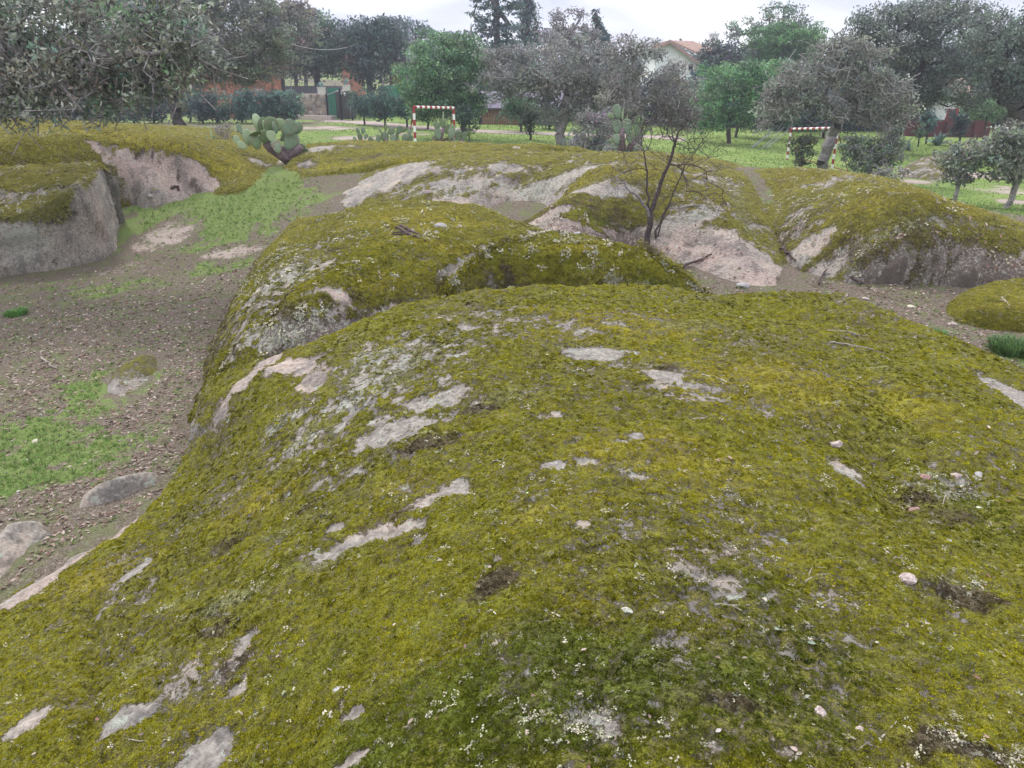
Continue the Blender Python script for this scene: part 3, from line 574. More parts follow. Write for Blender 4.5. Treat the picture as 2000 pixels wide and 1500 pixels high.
def rock_attrs(R, xs, ys, h, slope, ds):
    X, Y = xs, ys; xs = xs + .7 * h; ys = ys + 1.3 * h
    m = R.moss + .06 + R.mossamp * fbm(xs * .9, ys * .9, 2, 70 + R.seed) * .3 + R.mossamp * .55 * fbm(xs * 5, ys * 5, 4, 75 + R.seed, .7) - R.slope_bare * np.clip(slope - .28, 0, 1)
    mot = field(R, 'mot', X, Y, h)
    bf = field(R, 'bare', X, Y, h); m = m - bf * (.95 + .7 * fbm(xs * 13, ys * 13, 4, 177, .75)) + field(R, 'moss', X, Y, h) - mot * ((.20 if R.seed == 1 else .30) + .55 * fbm(xs * 7, ys * 7, 2, 171) + .75 * fbm(xs * 20, ys * 20, 3, 175, .8))
    m = np.clip(m, -.5, 1.2)
    at = dict(moss=m, lich=np.clip(R.lichen * .6 + .5 * fbm(xs * 1.2, ys * 1.2, 3, 83) + field(R, 'lich', X, Y, h) + .4 * mot, 0, 2))
    for k in ('pink', 'dark', 'yellow', 'brown', 'green', 'pale'): at[k] = field(R, k, X, Y, h)
    at['yellow'] = at['yellow'] + (R.tone - .5)
    at['brown'] = at['brown'] + .55 * mot * (.5 + fbm(xs * 6, ys * 6, 3, 173, .7))
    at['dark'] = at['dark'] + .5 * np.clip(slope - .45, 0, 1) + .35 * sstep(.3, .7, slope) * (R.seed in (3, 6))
    at['brown'] = at['brown'] + .7 * sstep(.15, .5, slope) * (R.seed in (3, 4, 6)) + .4 * sstep(.5, .9, slope) * (R.seed == 2)
    return at
def ring_part(R):
    """the rounded flank as its own fine strip: outline x profile"""
    P = R.poly; seg = np.linalg.norm(np.roll(P, -1, 0) - P, axis=1); cum = np.concatenate([[0], np.cumsum(seg)]); L = cum[-1]
    PP = np.concatenate([P, P[:1]]); dist = np.hypot(P[:, 0], P[:, 1]).mean(); st = R.da * dist * 1.1; n = int(L / st)
    s_ = np.arange(n) / n * L; bx = np.interp(s_, cum, PP[:, 0]); by = np.interp(s_, cum, PP[:, 1])
    def grad(x, y):
        gx = (R.d(x + .1, y) - R.d(x - .1, y)) / .2; gy = (R.d(x, y + .1) - R.d(x, y - .1)) / .2; g = np.hypot(gx, gy) + 1e-6; return gx / g, gy / g
    for _ in range(5):
        gx, gy = grad(bx, by); d = R.d(bx, by); bx = bx - gx * d; by = by - gy * d
    gx, gy = grad(bx, by)
    for _ in range(6):   # smooth the inward direction along the rim
        gx = (np.roll(gx, 1) + gx * 2 + np.roll(gx, -1)) / 4; gy = (np.roll(gy, 1) + gy * 2 + np.roll(gy, -1)) / 4
    g = np.hypot(gx, gy); gx /= g; gy /= g
    K = int((1.1 + R.w) / st) + 4; th = np.linspace(0, math.pi / 2, K)
    X = []; Z = []; YY = []; PR = []
    x, y, dprev = bx.copy(), by.copy(), 0.0
    for t in th:                       # follow the distance field inwards: the lines bunch up at corners but never cross
        d = R.w * (1 - max(math.cos(t), 0) ** (2 / R.p)) * 1.02; ns = max(1, int((d - dprev) / .05))
        for _ in range(ns):
            a_, b_ = grad(x, y)
            for _k in range(2): a_ = (np.roll(a_, 1) + a_ * 2 + np.roll(a_, -1)) / 4; b_ = (np.roll(b_, 1) + b_ * 2 + np.roll(b_, -1)) / 4
            x = x + a_ * (d - dprev) / ns; y = y + b_ * (d - dprev) / ns
        dprev = d; tt = np.clip(R.d(x, y) / R.w, 0, 1); pr_ = (1 - (1 - tt) ** R.p) ** (1 / R.p)
        X.append(x); YY.append(y); PR.append(pr_ if t > .12 else np.minimum(pr_, math.sin(t) ** (2 / R.p)))
    x = np.array(X); y = np.array(YY); pr = np.array(PR)
    zt = R.top_z(x, y); zb = ground_h(x, y, False) - .12
    z = zb + np.maximum(zt - zb, 0) * pr + .012 * R.noise * fbm(x * 5 + zt * 3, y * 5, 3, 60 + R.seed)
    # undercut and real relief on the flank, pushed along the outward direction
    f = pr; u_ = R.undercut * np.sin(np.clip(1 - f, 0, 1) ** (.8 if R.seed == 8 else 2.2) * math.pi / 2 * 1.15) * (zt - zb > .3)
    stp = np.clip(1 - f, 0, 1) ** .5
    q = .16 * fbm((x - y) * .9 + 3, z * 1.3, 2, 191 + R.seed) + .07 * fbm((x - y) * 3.0, z * 3.4, 3, 93) + .035 * fbm((x + y) * 9, z * 10, 3, 97)
    q = q * stp * np.clip((zt - zb) / .6, 0, 1)
    V = np.stack([x + gx * (u_ + q), y + gy * (u_ + q), z], -1)
    du = np.roll(V, -1, 1) - np.roll(V, 1, 1); dv = np.gradient(V, axis=0); nn = np.cross(du, dv); nn /= np.linalg.norm(nn, axis=-1)[..., None] + 1e-9
    if nn[..., 2].mean() < 0: nn = -nn
    i = np.arange(K - 1)[:, None] * n + np.arange(n)[None]; j = np.arange(K - 1)[:, None] * n + (np.arange(n)[None] + 1) % n
    F = np.stack([i, j, j + n, i + n], -1).reshape(-1, 4)
    return V.reshape(-1, 3), F, nn.reshape(-1, 3), (R.w * (1 - np.cos(th) ** (2 / R.p)))[:, None].repeat(n, 1).ravel()

def build_rock(R):
    x, y = fan(R.az, R.r, R.da)
    ny, nx = x.shape
    d = R.d(x, y); keep = d > (R.w * .99 if R.ring else -.02)
    F = grid_faces(ny, nx, keep)
    if R.ring: F = F[(d.ravel()[F] > R.w * .9).all(1)]
    used = np.unique(F)
    xs, ys, ds = x.ravel()[used], y.ravel()[used], d.ravel()[used]
    h = R.height(xs, ys)
    zb = ground_h(xs, ys, False)
    h = np.where(ds > 0, h, zb - .3)
    n = normal_at(lambda a, b: np.where(R.d(a, b) > 0, R.height(a, b, False), ground_h(a, b, False) - .2), xs, ys, .03)
    V = np.stack([xs, ys, h], 1)
    if not R.ring:
        sl = sstep(.12, .5, 1 - n[:, 2]) * (ds > .03); q3 = .10 * fbm((xs - ys) * 1.7, h * 2.6, 3, 93) + .05 * fbm((xs - ys) * 7, h * 9, 3, 97)
        V[:, 0] += n[:, 0] * sl * q3; V[:, 1] += n[:, 1] * sl * q3; V[:, 2] += .3 * sl * q3
    mp_ = np.full(ny * nx, -1); mp_[used] = np.arange(len(used)); F = mp_[F]
    if R.ring:
        V2, F2, n2, d2 = ring_part(R)
        F = np.concatenate([F, F2 + len(V)]); V = np.concatenate([V, V2]); n = np.concatenate([n, n2]); ds = np.concatenate([ds, d2])
    slope = 1 - np.clip(n[:, 2], -1, 1)
    at = rock_attrs(R, V[:, 0].copy(), V[:, 1].copy(), V[:, 2].copy(), slope, ds)
    # the moss mat stands proud of the bare stone
    V = V + n * (.014 * sstep(.4, .6, at['moss'] + .1 * fbm(V[:, 0] * 30, V[:, 1] * 30, 2, 9)) * (ds > .02))[:, None]
    me = new_mesh(R.name, V, F, [M_ROCK], True, attrs=at)
    o = link(R.name, me, None, R.label, 'rock')
    R.obj = o; R.V = V; R.at = at; R.ds = ds; R.n = n; R.slope = slope
    return o
for R in ROCKS: build_rock(R)

# ------------------------------------------------------------------ ground
GP = []
def gpatch(lst):
    for k, u, v, ru, rv, st in lst:
        z = 0.
        for _ in range(6): c = at_z(u, v, z); z = float(ground_h(c[0], c[1], False))
        c = at_z(u, v, z); depth = c[1] * CP + (CAMZ - c[2]) * SP
        c1, c2 = at_z(u, v - rv, z) if (v - rv) > 175 + 0 * z else c + 5, at_z(u, v + rv, z)
        ry = min(abs(c1[1] - c[1]), abs(c2[1] - c[1]) * 1.3)
        GP.append((k, c[0], c[1], ru / FPX * depth, max(ry, .03), st))
gpatch([('grass',80,900,170,70,1.1),('grass',30,850,60,40,.8),('grass',190,760,110,50,1.0),('grass',130,800,120,50,.6),('grass',270,820,60,40,.4),('grass',150,735,50,14,.8),('grass',380,410,190,40,1.15),('grass',470,440,150,34,1.1),('grass',420,425,150,30,1.1),
        ('grass',330,440,90,26,1.0),('grass',300,500,60,12,.4),('grass',430,520,70,12,.8),('grass',540,390,80,24,1.2),('grass',590,380,40,20,.8),('grass',330,480,120,14,.5),('grass',255,470,10,20,.4),('grass',30,612,24,8,.8),('grass',60,580,120,16,.4),('grass',570,340,20,18,.6),('grass',350,650,140,50,.45),('grass',100,660,200,60,.4),('grass',200,560,160,30,.45),('grass',420,700,50,80,.4),('grass',30,740,80,50,.6),
        ('sand',330,468,60,16,.75),('sand',450,495,80,8,.7),('sand',250,525,90,12,.5),('sand',560,375,60,12,.8),('sand',120,640,90,20,.3),
        ('grass',1980,690,40,26,1.2),('grass',1800,650,40,8,.5),('grass',1850,680,60,10,.5),('grass',1480,590,60,6,.5),('grass',1540,600,80,6,.4),('grass',1070,440,40,12,1.0),('grass',1000,430,30,8,1.0),('grass',1460,360,40,30,.8),('grass',1510,430,30,40,.5),('litter',1500,430,60,80,1.3),('grass',1040,425,60,14,.8),('litter',1000,420,80,14,.8),('grass',1350,575,60,8,.5),('grass',1130,462,30,10,.8),
        ('litter',60,690,200,90,1.2),('litter',250,640,160,50,.9),('litter',400,640,60,100,1.0),('litter',200,1000,200,60,1.4),('litter',330,900,60,60,1.2),('litter',330,760,80,60,.7),('litter',420,560,40,60,.6),('litter',300,390,90,8,1.4),('litter',1550,500,60,80,1.2),('litter',1650,590,160,30,1.3),('litter',1850,660,150,30,.7),('litter',1290,510,70,20,1.2),
        ('litter',1180,470,60,12,1.0),('litter',50,1100,120,60,1.2),('litter',1420,575,80,14,1.3)])
def gfield(kind, x, y):
    f = np.zeros(np.shape(x)); wx = fbm(x * 2.2, y * 2.2, 4, 181); wy = fbm(x * 2.2, y * 2.2, 4, 191)
    for k, cx, cy, rx, ry, st in GP:
        if k != kind: continue
        q = ((x - cx) / rx + wx * .55) ** 2 + ((y - cy) / ry + wy * .55) ** 2
        f = np.maximum(f, st * np.exp(-q * q * .6))
    return f
def poly_dist(P, x, y):
    dd = np.full(np.shape(x), 1e9)
    for i in range(len(P) - 1):
        ax, ay = P[i]; bx, by = P[i + 1]; ex, ey = bx - ax, by - ay
        tt = np.clip(((x - ax) * ex + (y - ay) * ey) / (ex * ex + ey * ey), 0, 1)
        dd = np.minimum(dd, np.hypot(x - ax - tt * ex, y - ay - tt * ey))
    return dd
def gz(u, v):
    z = .2
    for _ in range(12): c = at_z(u, v, min(z, 2.6)); z = float(ground_h(c[0], min(c[1], 90), False))
    return at_z(u, v, z)
PATH = np.array([gz(*q)[:2] for q in [(655,236),(700,238),(760,244),(830,250),(930,256),(1040,260),(1140,263),(1300,268)]])
def ground_attrs(x, y):
    r = np.hypot(x, y)
    far = sstep(19, 25, y + .15 * np.abs(x))
    base = .14 + .38 * fbm(x * .6, y * .6, 4, 101) + .25 * fbm(x * 3, y * 3, 4, 107)
    g = base + gfield('grass', x, y) * (.55 + .75 * fbm(x * 2.3, y * 2.3, 3, 109, .65)) + .35 * fbm(x * 7, y * 7, 3, 110, .7) - .35 * gfield('litter', x, y) - gfield('sand', x, y)
    gf = .95 + .5 * fbm(x * .12, y * .2, 4, 111) + .2 * fbm(x * .9, y * .9, 3, 113)
    g = g * (1 - far) + gf * far
    s = gfield('sand', x, y) * (1 - far) * (.8 + .6 * fbm(x * 5, y * 5, 4, 161, .7))
    pd = poly_dist(PATH, x, y) + .35 * fbm(x * .7, y * .7, 3, 121)
    path = sstep(1.5, .7, pd) * far
    # bare sandy streaks in the meadow
    bare = 0
    for u, v, ru, rv in [(640,250,90,5),(800,262,60,4),(690,270,70,5),(1310,272,50,3),(1640,280,30,3),(1900,345,120,10),(1790,355,60,6),(1950,370,90,14),(1930,285,80,4),(1980,395,60,8)]:
        c = gz(u, v); dep = c[1]; bare = np.maximum(bare, np.exp(-(((x - c[0]) / (ru / FPX * dep)) ** 2 + ((y - c[1]) / (rv * dep * dep / 3.0 / FPX)) ** 2)))
    bare = bare * far * (.8 + .8 * fbm(x * .8, y * .8, 4, 131))
    dry = far * sstep(-8, -16, x) * sstep(26, 32, y) * .5
    s = np.maximum(np.maximum(s, path * 1.2), bare * .9)
    g = g - path * 2 - bare * .8 - dry
    lit = np.clip(.35 + gfield('litter', x, y) + .3 * fbm(x * 1.3, y * 1.3, 3, 141), 0, 1.5) * (1 - far * .9)
    return dict(grass=np.clip(g, -.5, 1.6), sand=np.clip(s, 0, 1.3), litter=lit, far=far)
def ground_material():
    m = NT('earth_and_grass'); p = m.objc()
    ag, as_, al, af = (m.attr(k) for k in ('grass', 'sand', 'litter', 'far'))
    n1, n2, n3 = m.noise(p, 90, 3, .65), m.noise(p, 14, 4, .6), m.noise(p, .35, 4, .6)
    soil = m.ramp(n1, [(.3, (.05, .038, .027)), (.5, (.125, .10, .073)), (.7, (.28, .235, .185))])
    soil = m.mix(m.math('MULTIPLY', m.step(m.noise(p, 38, 4, .7), .54, .62), .6), soil, (.33, .27, .24))
    soil = m.mix(m.math('MULTIPLY', m.step(m.noise(p, 27, 4, .7), .56, .66), .6), soil, (.05, .038, .03))
    sand = m.ramp(n1, [(.3, (.25, .20, .165)), (.55, (.40, .335, .285)), (.75, (.5, .43, .38))])
    near = m.ramp(n1, [(.3, (.06, .065, .025)), (.5, (.14, .19, .055)), (.72, (.27, .35, .12))])
    farc = m.ramp(n3, [(.3, (.13, .195, .05)), (.5, (.18, .26, .065)), (.7, (.25, .31, .10))])
    farc = m.mix(m.math('MULTIPLY', m.step(n2, .45, .75), .4), farc, (.08, .11, .03))
    farc = m.mix(m.math('MULTIPLY', m.step(m.noise(p, 1.6, 5, .65), .50, .72), .45), farc, (.24, .235, .10))
    gr = m.mix(af, near, farc)
    s2 = m.step(m.math('ADD', as_, m.math('MULTIPLY', m.math('SUBTRACT', n2, .5), .8)), .35, .65)
    soil = m.mix(m.math('MULTIPLY', m.step(m.math('ADD', m.noise(p, 3.1, 5, .65), m.math('MULTIPLY', m.math('SUBTRACT', n1, .5), .5)), .46, .64), .65), soil, (.13, .155, .06))
    base = m.mix(s2, soil, sand)
    gf = m.step(m.math('ADD', ag, m.math('ADD', m.math('MULTIPLY', m.math('SUBTRACT', n2, .5), .7), m.math('MULTIPLY', m.math('SUBTRACT', n1, .5), .5))), .35, .55)
    col = m.mix(gf, base, gr)
    m.bsdf(col, .95, .1, m.math('ADD', m.math('MULTIPLY', n1, .5), n2), .8, .03)
    return m.mat
M_GROUND = ground_material()
def build_ground():
    x, y = fan((-68, 68), (.6, 36), .0085); 
    R2 = np.geomspace(36.2, 1500, 190); A = np.linspace(math.radians(-68), math.radians(68), x.shape[1])
    AA, RR = np.meshgrid(A, R2); x = np.concatenate([x, np.sin(AA) * RR]); y = np.concatenate([y, np.cos(AA) * RR])
    h = ground_h(x, y)
    at = ground_attrs(x.ravel(), y.ravel())
    me = new_mesh('ground', np.stack([x.ravel(), y.ravel(), h.ravel()], 1), grid_faces(*x.shape), [M_GROUND], True, attrs=at)
    link('ground', me, kind='structure')
    # coarse land beside and behind the photographer
    A = np.linspace(math.radians(68), math.radians(292), 90); R3 = np.concatenate([[.05], np.geomspace(.6, 1500, 60)])
    AA, RR = np.meshgrid(A, R3); x = np.sin(AA) * RR; y = np.cos(AA) * RR; h = ground_h(x, y)
    at = ground_attrs(x.ravel(), y.ravel())
    me = new_mesh('terrain', np.stack([x.ravel(), y.ravel(), h.ravel()], 1), grid_faces(*x.shape), [M_GROUND], True, attrs=at)
    link('terrain', me, kind='structure')
build_ground()
# ------------------------------------------------------------------ vegetation
def leaf_material():
    m = NT('leaves'); c = m.attr('col', True)
    d = m.n('ShaderNodeBsdfPrincipled', {'Base Color': c, 'Roughness': .55, 'Specular IOR Level': .3})
    t = m.n('ShaderNodeBsdfTranslucent', {'Color': c}); mx = m.n('ShaderNodeMixShader', {0: .35})
    m.t.links.new(d.outputs[0], mx.inputs[1]); m.t.links.new(t.outputs[0], mx.inputs[2]); m.t.links.new(mx.outputs[0], m.out.inputs[0])
    return m.mat
M_LEAF = leaf_material()
def bark_material(name, a, b, sc=14):
    m = NT(name); p = m.objc(); n = m.noise(p, sc, 4, .65)
    m.bsdf(m.ramp(n, [(.3, a), (.68, b)]), .95, .1, m.noise(p, sc * 2.5, 3, .7), .8, .03); return m.mat
M_BARK = bark_material('dark_bark', (.045, .038, .036), (.13, .11, .105))
M_BARKG = bark_material('grey_bark', (.15, .135, .13), (.42, .39, .375))
M_BARKR = bark_material('red_brown_twigs', (.05, .04, .038), (.16, .13, .125), 30)

def leaves_mesh(name, C, L, col, rng, up=.25, N=None, wid=.5, mat=None):
    n = len(C)
    d = rng.normal(size=(n, 3)); d /= np.linalg.norm(d, axis=1)[:, None]
    if N is not None: d = d * (1 - up) + N * up * 1.5; d /= np.linalg.norm(d, axis=1)[:, None] + 1e-9
    t = np.cross(d, rng.normal(size=(n, 3))); t /= np.linalg.norm(t, axis=1)[:, None] + 1e-9
    b = np.cross(d, t); L = np.broadcast_to(L, (n,))[:, None] * rng.uniform(.65, 1.35, (n, 1))
    V = np.empty((n, 4, 3)); V[:, 0] = C - t * L * .5; V[:, 1] = C + b * L * wid * .5 + d * L * .06; V[:, 2] = C + t * L * .5; V[:, 3] = C - b * L * wid * .5 + d * L * .06
    F = np.arange(n * 4).reshape(-1, 4)
    return new_mesh(name, V.reshape(-1, 3), F, [mat or M_LEAF], False, colattrs={'col': np.repeat(col, 4, 0)})

def grow(nodes, parent, targets, rng, seg=.6, jit=.12, sag=0.0, start=0):
    """attach each target to the nearest point of the growing skeleton"""
    nodes = [np.array(n, float) for n in nodes]; parent = list(parent); tips = []
    top = nodes[-1]
    order = np.argsort([np.linalg.norm(t - top) for t in targets])
    arr = np.array(nodes)
    dist0 = [0.0]
    for i in range(1, len(nodes)): dist0.append(dist0[parent[i]] + np.linalg.norm(nodes[i] - nodes[parent[i]]))
    for ti in order:
        t = targets[ti]
        c = np.linalg.norm(arr[start:] - t, axis=1) + .18 * np.array(dist0[start:])
        k = int(np.argmin(c)) + start
        p0 = nodes[k]; L = np.linalg.norm(t - p0); n = max(1, int(L / seg))
        side = rng.normal(size=3) * jit * L
        prev = k
        for j in range(1, n + 1):
            f = j / n; q = p0 * (1 - f) + t * f + side * math.sin(f * math.pi) + rng.normal(size=3) * jit * .35 * min(L, seg) * (f < 1); q[2] += sag * L * math.sin(f * math.pi)
            nodes.append(q); parent.append(prev); dist0.append(dist0[prev] + np.linalg.norm(q - nodes[prev])); prev = len(nodes) - 1
        tips.append(prev); arr = np.array(nodes)
    return nodes, parent, tips
def tubes_from(nodes, parent, r0, rmin, sides=5, power=.5, fixed=None):
    n = len(nodes); w_ = np.zeros(n); kids = [0] * n
    for i in range(n):
        if i and parent[i] >= 0: kids[parent[i]] += 1
    for i in range(n - 1, -1, -1):
        if kids[i] == 0: w_[i] += 1
        if parent[i] >= 0: w_[parent[i]] += w_[i]
    r = rmin + (r0 - rmin) * (w_ / w_[0]) ** power
    if fixed is not None: r[:len(fixed)] = fixed
    P = np.array(nodes); idx = np.array([i for i in range(n) if parent[i] >= 0]); pa = np.array([parent[i] for i in idx])
    A, B = P[pa], P[idx]; T = B - A; T /= np.linalg.norm(T, axis=1)[:, None] + 1e-9
    ref = np.where(np.abs(T[:, 2:3]) < .9, [[0, 0, 1.]], [[1., 0, 0]])
    X = np.cross(ref, T); X /= np.linalg.norm(X, axis=1)[:, None] + 1e-9; Y = np.cross(T, X)
    a = np.arange(sides) / sides * 2 * np.pi
    ring = np.cos(a)[None, :, None] * X[:, None] + np.sin(a)[None, :, None] * Y[:, None]
    ra = np.minimum(r[pa], r[idx] * 1.6)[:, None, None]; rb = r[idx][:, None, None]
    V = np.concatenate([A[:, None] + ring * ra, B[:, None] + ring * rb], 1)
    j = np.arange(sides); k = (j + 1) % sides
    f = np.stack([j, k, k + sides, j + sides], 1)
    F = (np.arange(len(idx)) * 2 * sides)[:, None, None] + f[None]
    return V.reshape(-1, 3), F.reshape(-1, 4), P, r

def ground_pt(u, y):
    x = (u - 1000) / FPX * (y * CP + 1.1)
    return np.array([x, y, float(ground_h(x, y, False))])
TREE_SEED = [100]
def tree(name, label, cat, y, u0, trunk, tw, blobs, col, leaf=6.5, cover=1.5, bark=None, group=None, cl=15, var=.25, twig=.0, jit=.13, rmin=.012, flat=.8, tintvar=.12, hole=0.0, deep=1.0, bushy=False, wid=.5, tip=None):
    """trunk: (u, v) picture points above the foot, blobs: (u, v, ru, rv[, dy]) crown lobes; all turned into metres at the tree's own distance"""
    TREE_SEED[0] += 1; rng = np.random.RandomState(TREE_SEED[0])
    base = ground_pt(u0, y) if not isinstance(y, tuple) else None
    sc = (y * CP + 1.1) / FPX
    e = empty(name, base, label, cat, group)
    nodes = [base - np.array([0, 0, .15])] + [at_y(a, b, y) for a, b in trunk]
    # finer trunk with a little wander
    nn = [nodes[0]]
    for a, b in zip(nodes[:-1], nodes[1:]):
        for f in (.34, .67, 1.0): nn.append(a * (1 - f) + b * f + rng.normal(size=3) * tw * sc * .22 * (f < 1))
    nodes = nn; parent = [-1] + list(range(len(nodes) - 1))
    C = []; CR = []; W_ = []
    for bl in blobs:
        u, v, ru, rv = bl[:4]; ru *= 1.1; rv *= 1.1; dy = bl[4] if len(bl) > 4 else 0
        c = at_y(u, v, y + dy); s2 = ((y + dy) * CP + 1.1) / FPX
        R3 = np.array([ru * s2, min(ru, rv * 1.3) * s2 * deep, rv * s2])
        n = max(4, int(math.pi * ru * rv / (cl * cl) * 1.25))
        d = rng.normal(size=(n, 3)); d /= np.linalg.norm(d, axis=1)[:, None]
        rr = rng.uniform(.3, 1, (n, 1)) ** .45
        C.append(c + d * rr * R3 * rng.uniform(.8, 1.06, (n, 1))); CR.append(cl * s2 * rng.uniform(.55, 1.45, n)); W_.append(np.full(n, ru * rv / n))
    C = np.concatenate(C); CR = np.concatenate(CR); W_ = np.concatenate(W_)
    if hole:
        k = fbm(C[:, 0] * .9, C[:, 2] * .9, 2, TREE_SEED[0]) > -.4 + hole; C, CR, W_ = C[k], CR[k], W_[k]
    C[:, 2] = np.maximum(C[:, 2], ground_h(C[:, 0], C[:, 1], False) + CR * .5)
    sel = rng.permutation(len(C))[:max(6, int(len(C) * (.30 if not twig else .75)))]
    nd, pa, tips = grow(nodes, parent, list(C[sel]), rng, seg=max(.25, 26 * sc), jit=jit, start=max(1, (len(nodes) - 1) if not bushy else 1))
    r0 = tw * sc * .5
    if twig:
        n0 = len(nd)
        for t in list(tips):
            for _ in range(int(twig)):
                dr = rng.normal(size=3); dr[2] -= .25; dr /= np.linalg.norm(dr)
                L = CR[0] * rng.uniform(.8, 1.7); p = nd[t]; q1 = p + dr * L * .5 + rng.normal(size=3) * L * .12; q2 = p + dr * L + rng.normal(size=3) * L * .25
                nd.append(q1); pa.append(t); nd.append(q2); pa.append(len(nd) - 2)
    V, F, P, r = tubes_from(nd, pa, r0, max(rmin, (.68 if twig else .5) * sc if not bushy else .35 * sc), power=.74)
    off = base
    me = new_mesh('trunk', V - off, F, [bark or M_BARK], True)
    link('trunk', me, e)
    # leaves
    nl = np.maximum(3, (cover * math.pi * W_ / (.16 * leaf * leaf * (wid / .5))) * (CR / CR.mean()) ** 2).astype(int)
    ci = np.repeat(np.arange(len(C)), nl); n = len(ci)
    d = rng.normal(size=(n, 3)); d /= np.linalg.norm(d, axis=1)[:, None]
    rad = rng.uniform(.1, 1, (n, 1)) ** .5
    pos = C[ci] + d * rad * CR[ci][:, None] * np.array([1.25, 1.25, flat])
    base_c = np.array(col)
    cv = 1 + var * rng.normal(size=(len(C), 1)); tint = 1 + tintvar * rng.normal(size=(len(C), 3))
    lc = base_c * np.clip(cv, .4, 1.9)[ci] * np.clip(tint, .6, 1.5)[ci] * (1 + .25 * rng.normal(size=(n, 1))).clip(.4, 1.8)
    if tip is not None:
        k = rng.rand(n) < tip[0]; lc[k] = np.array(tip[1]) * (1 + .2 * rng.normal(size=(k.sum(), 1)))
    lc = (lc * 1.95 * np.array([.96, 1.0, 1.06]) + .014).clip(.014, .6)
    g = ground_h(pos[:, 0], pos[:, 1], False); k = pos[:, 2] > g; pos, lc, d = pos[k], lc[k], d[k]
    me = leaves_mesh('crown', pos - off, leaf * sc, lc, rng, N=d, wid=wid)
    link('crown', me, e)
    return e
OLG = (.105, .115, .078); DKG = (.038, .062, .036); MDG = (.055, .10, .05); GRY = (.125, .125, .105); BRG = (.075, .145, .045); BLG = (.05, .085, .065)
T = tree
# the oak that leans in from the left edge, its branches hanging over the boulder
T('holm_oak', 'grey green holm oak leaning in at the left edge, twigs hanging over the boulder', 'tree', 12.5, -420, [(-420,330),(-380,200),(-300,140),(-160,100)], 90,
  [(60,50,150,90,.6),(210,60,130,100,.3),(310,90,85,80,0),(330,30,70,60,.2),(120,150,150,55,.2),(20,190,110,40),(355,115,40,60,-.2),(165,222,28,18,-.4),(80,215,70,18,-.2),(250,160,70,40,0),(-120,60,150,160,.5),(345,165,25,30,-.2),(200,190,30,20,-.2)],
  (.125,.14,.10), leaf=11, cover=1.25, bark=M_BARKG, cl=26, twig=2, jit=.16, var=.3, tip=(.22,(.24,.25,.19)), rmin=.004, wid=.42)
T('oak_tree', 'big olive grey oak with a straight dark trunk beyond the mossy bank', 'tree', 41, 348, [(346,215),(345,165),(352,120)], 22,
  [(440,70,105,80),(380,110,60,60),(500,100,55,60),(330,40,100,60),(420,10,110,50),(460,135,70,28),(540,70,22,50),(240,30,90,60,2)], (.10,.105,.082), leaf=5.5, cover=1.6, cl=14, var=.18)
T('oak_tree', 'brownish oak crown showing behind the big olive grey oak by the orange wall', 'tree', 66, 552, [(553,165),(550,130)], 9, [(560,80,45,60),(585,45,50,40),(535,50,40,45),(520,130,36,30)], (.115,.105,.075), cl=13)
T('oak_tree', 'round dark oak with a thin leaning trunk left of the stone gate wall', 'tree', 72, 582, [(578,158),(576,140)], 7, [(590,115,45,38),(575,90,35,25)], DKG, cl=12)
T('oak_tree', 'dark spreading oak on short trunk directly behind the planters of the gate', 'tree', 71, 622, [(620,160),(618,135)], 12, [(625,100,50,48),(645,80,40,32),(600,75,35,30),(650,120,26,24)], (.045,.065,.045), cl=12)
T('oak_tree', 'very dark round oak between the gate pillar and the bright green tree', 'tree', 70, 722, [(722,150),(722,130)], 12, [(730,112,58,58),(750,90,42,44),(700,95,26,45),(740,70,40,25)], (.032,.052,.040), cl=12)
T('oak_tree', 'pale tall oak standing highest in the gap of sky at the upper left', 'tree', 95, 600, [(595,110),(590,70)], 8, [(590,45,36,24),(615,60,30,25),(560,25,40,20),(625,30,12,14)], (.09,.10,.10), cl=10, hole=.05)
T('oak_tree', 'distant bluish oak touching the hanging wire behind the darker crowns', 'tree', 105, 680, [(680,110),(680,90)], 8, [(675,62,26,20),(700,58,28,16),(655,66,22,18)], (.06,.08,.08), cl=9)
T('oak_tree', 'distant grey oak crown left of the bright green tree, seen against sky', 'tree', 100, 790, [(790,120),(792,90)], 8, [(770,55,36,17),(805,65,32,28),(830,75,22,20),(740,58,30,18)], (.065,.085,.085), cl=9)
T('oak_tree', 'low distant oak crown beside the utility pole behind the bright green tree', 'tree', 98, 890, [(890,120),(890,100)], 8, [(880,78,34,12),(905,82,30,18),(850,82,20,10)], (.06,.085,.075), cl=9)
T('evergreen_tree', 'dense bright green round tree standing behind the striped goal', 'tree', 42, 905, [(908,210),(900,180)], 10,
  [(870,130,72,50),(830,160,50,45),(915,150,45,60),(880,200,68,34),(850,95,45,28),(900,105,35,30),(820,205,35,30),(910,220,28,18)], (.066,.118,.056), leaf=5.5, cover=1.9, cl=13, var=.22, tip=(.14,(.17,.24,.11)))
T('shrub', 'small black green bush with a short stake under the bright green tree', 'shrub', 36, 916, [(916,240)], 3, [(914,232,20,22),(905,222,14,14)], (.022,.04,.025), leaf=5, cl=8, bushy=True, cover=1.8)
T('cedar_tree', 'tall dark cedar with drooping branch tips reaching the top edge', 'tree', 75, 968, [(968,120),(970,20),(972,-60)], 12,
  [(965,20,42,14),(960,50,40,14),(985,0,45,16),(965,80,38,16),(970,110,45,18),(960,-25,34,16),(990,60,28,14),(985,95,30,14),(970,140,50,24),(930,30,16,8),(928,62,14,7),(1005,15,16,10),(945,-5,22,10)], (.05,.08,.072), leaf=6, cl=9, flat=.35, cover=1.35, hole=.02)
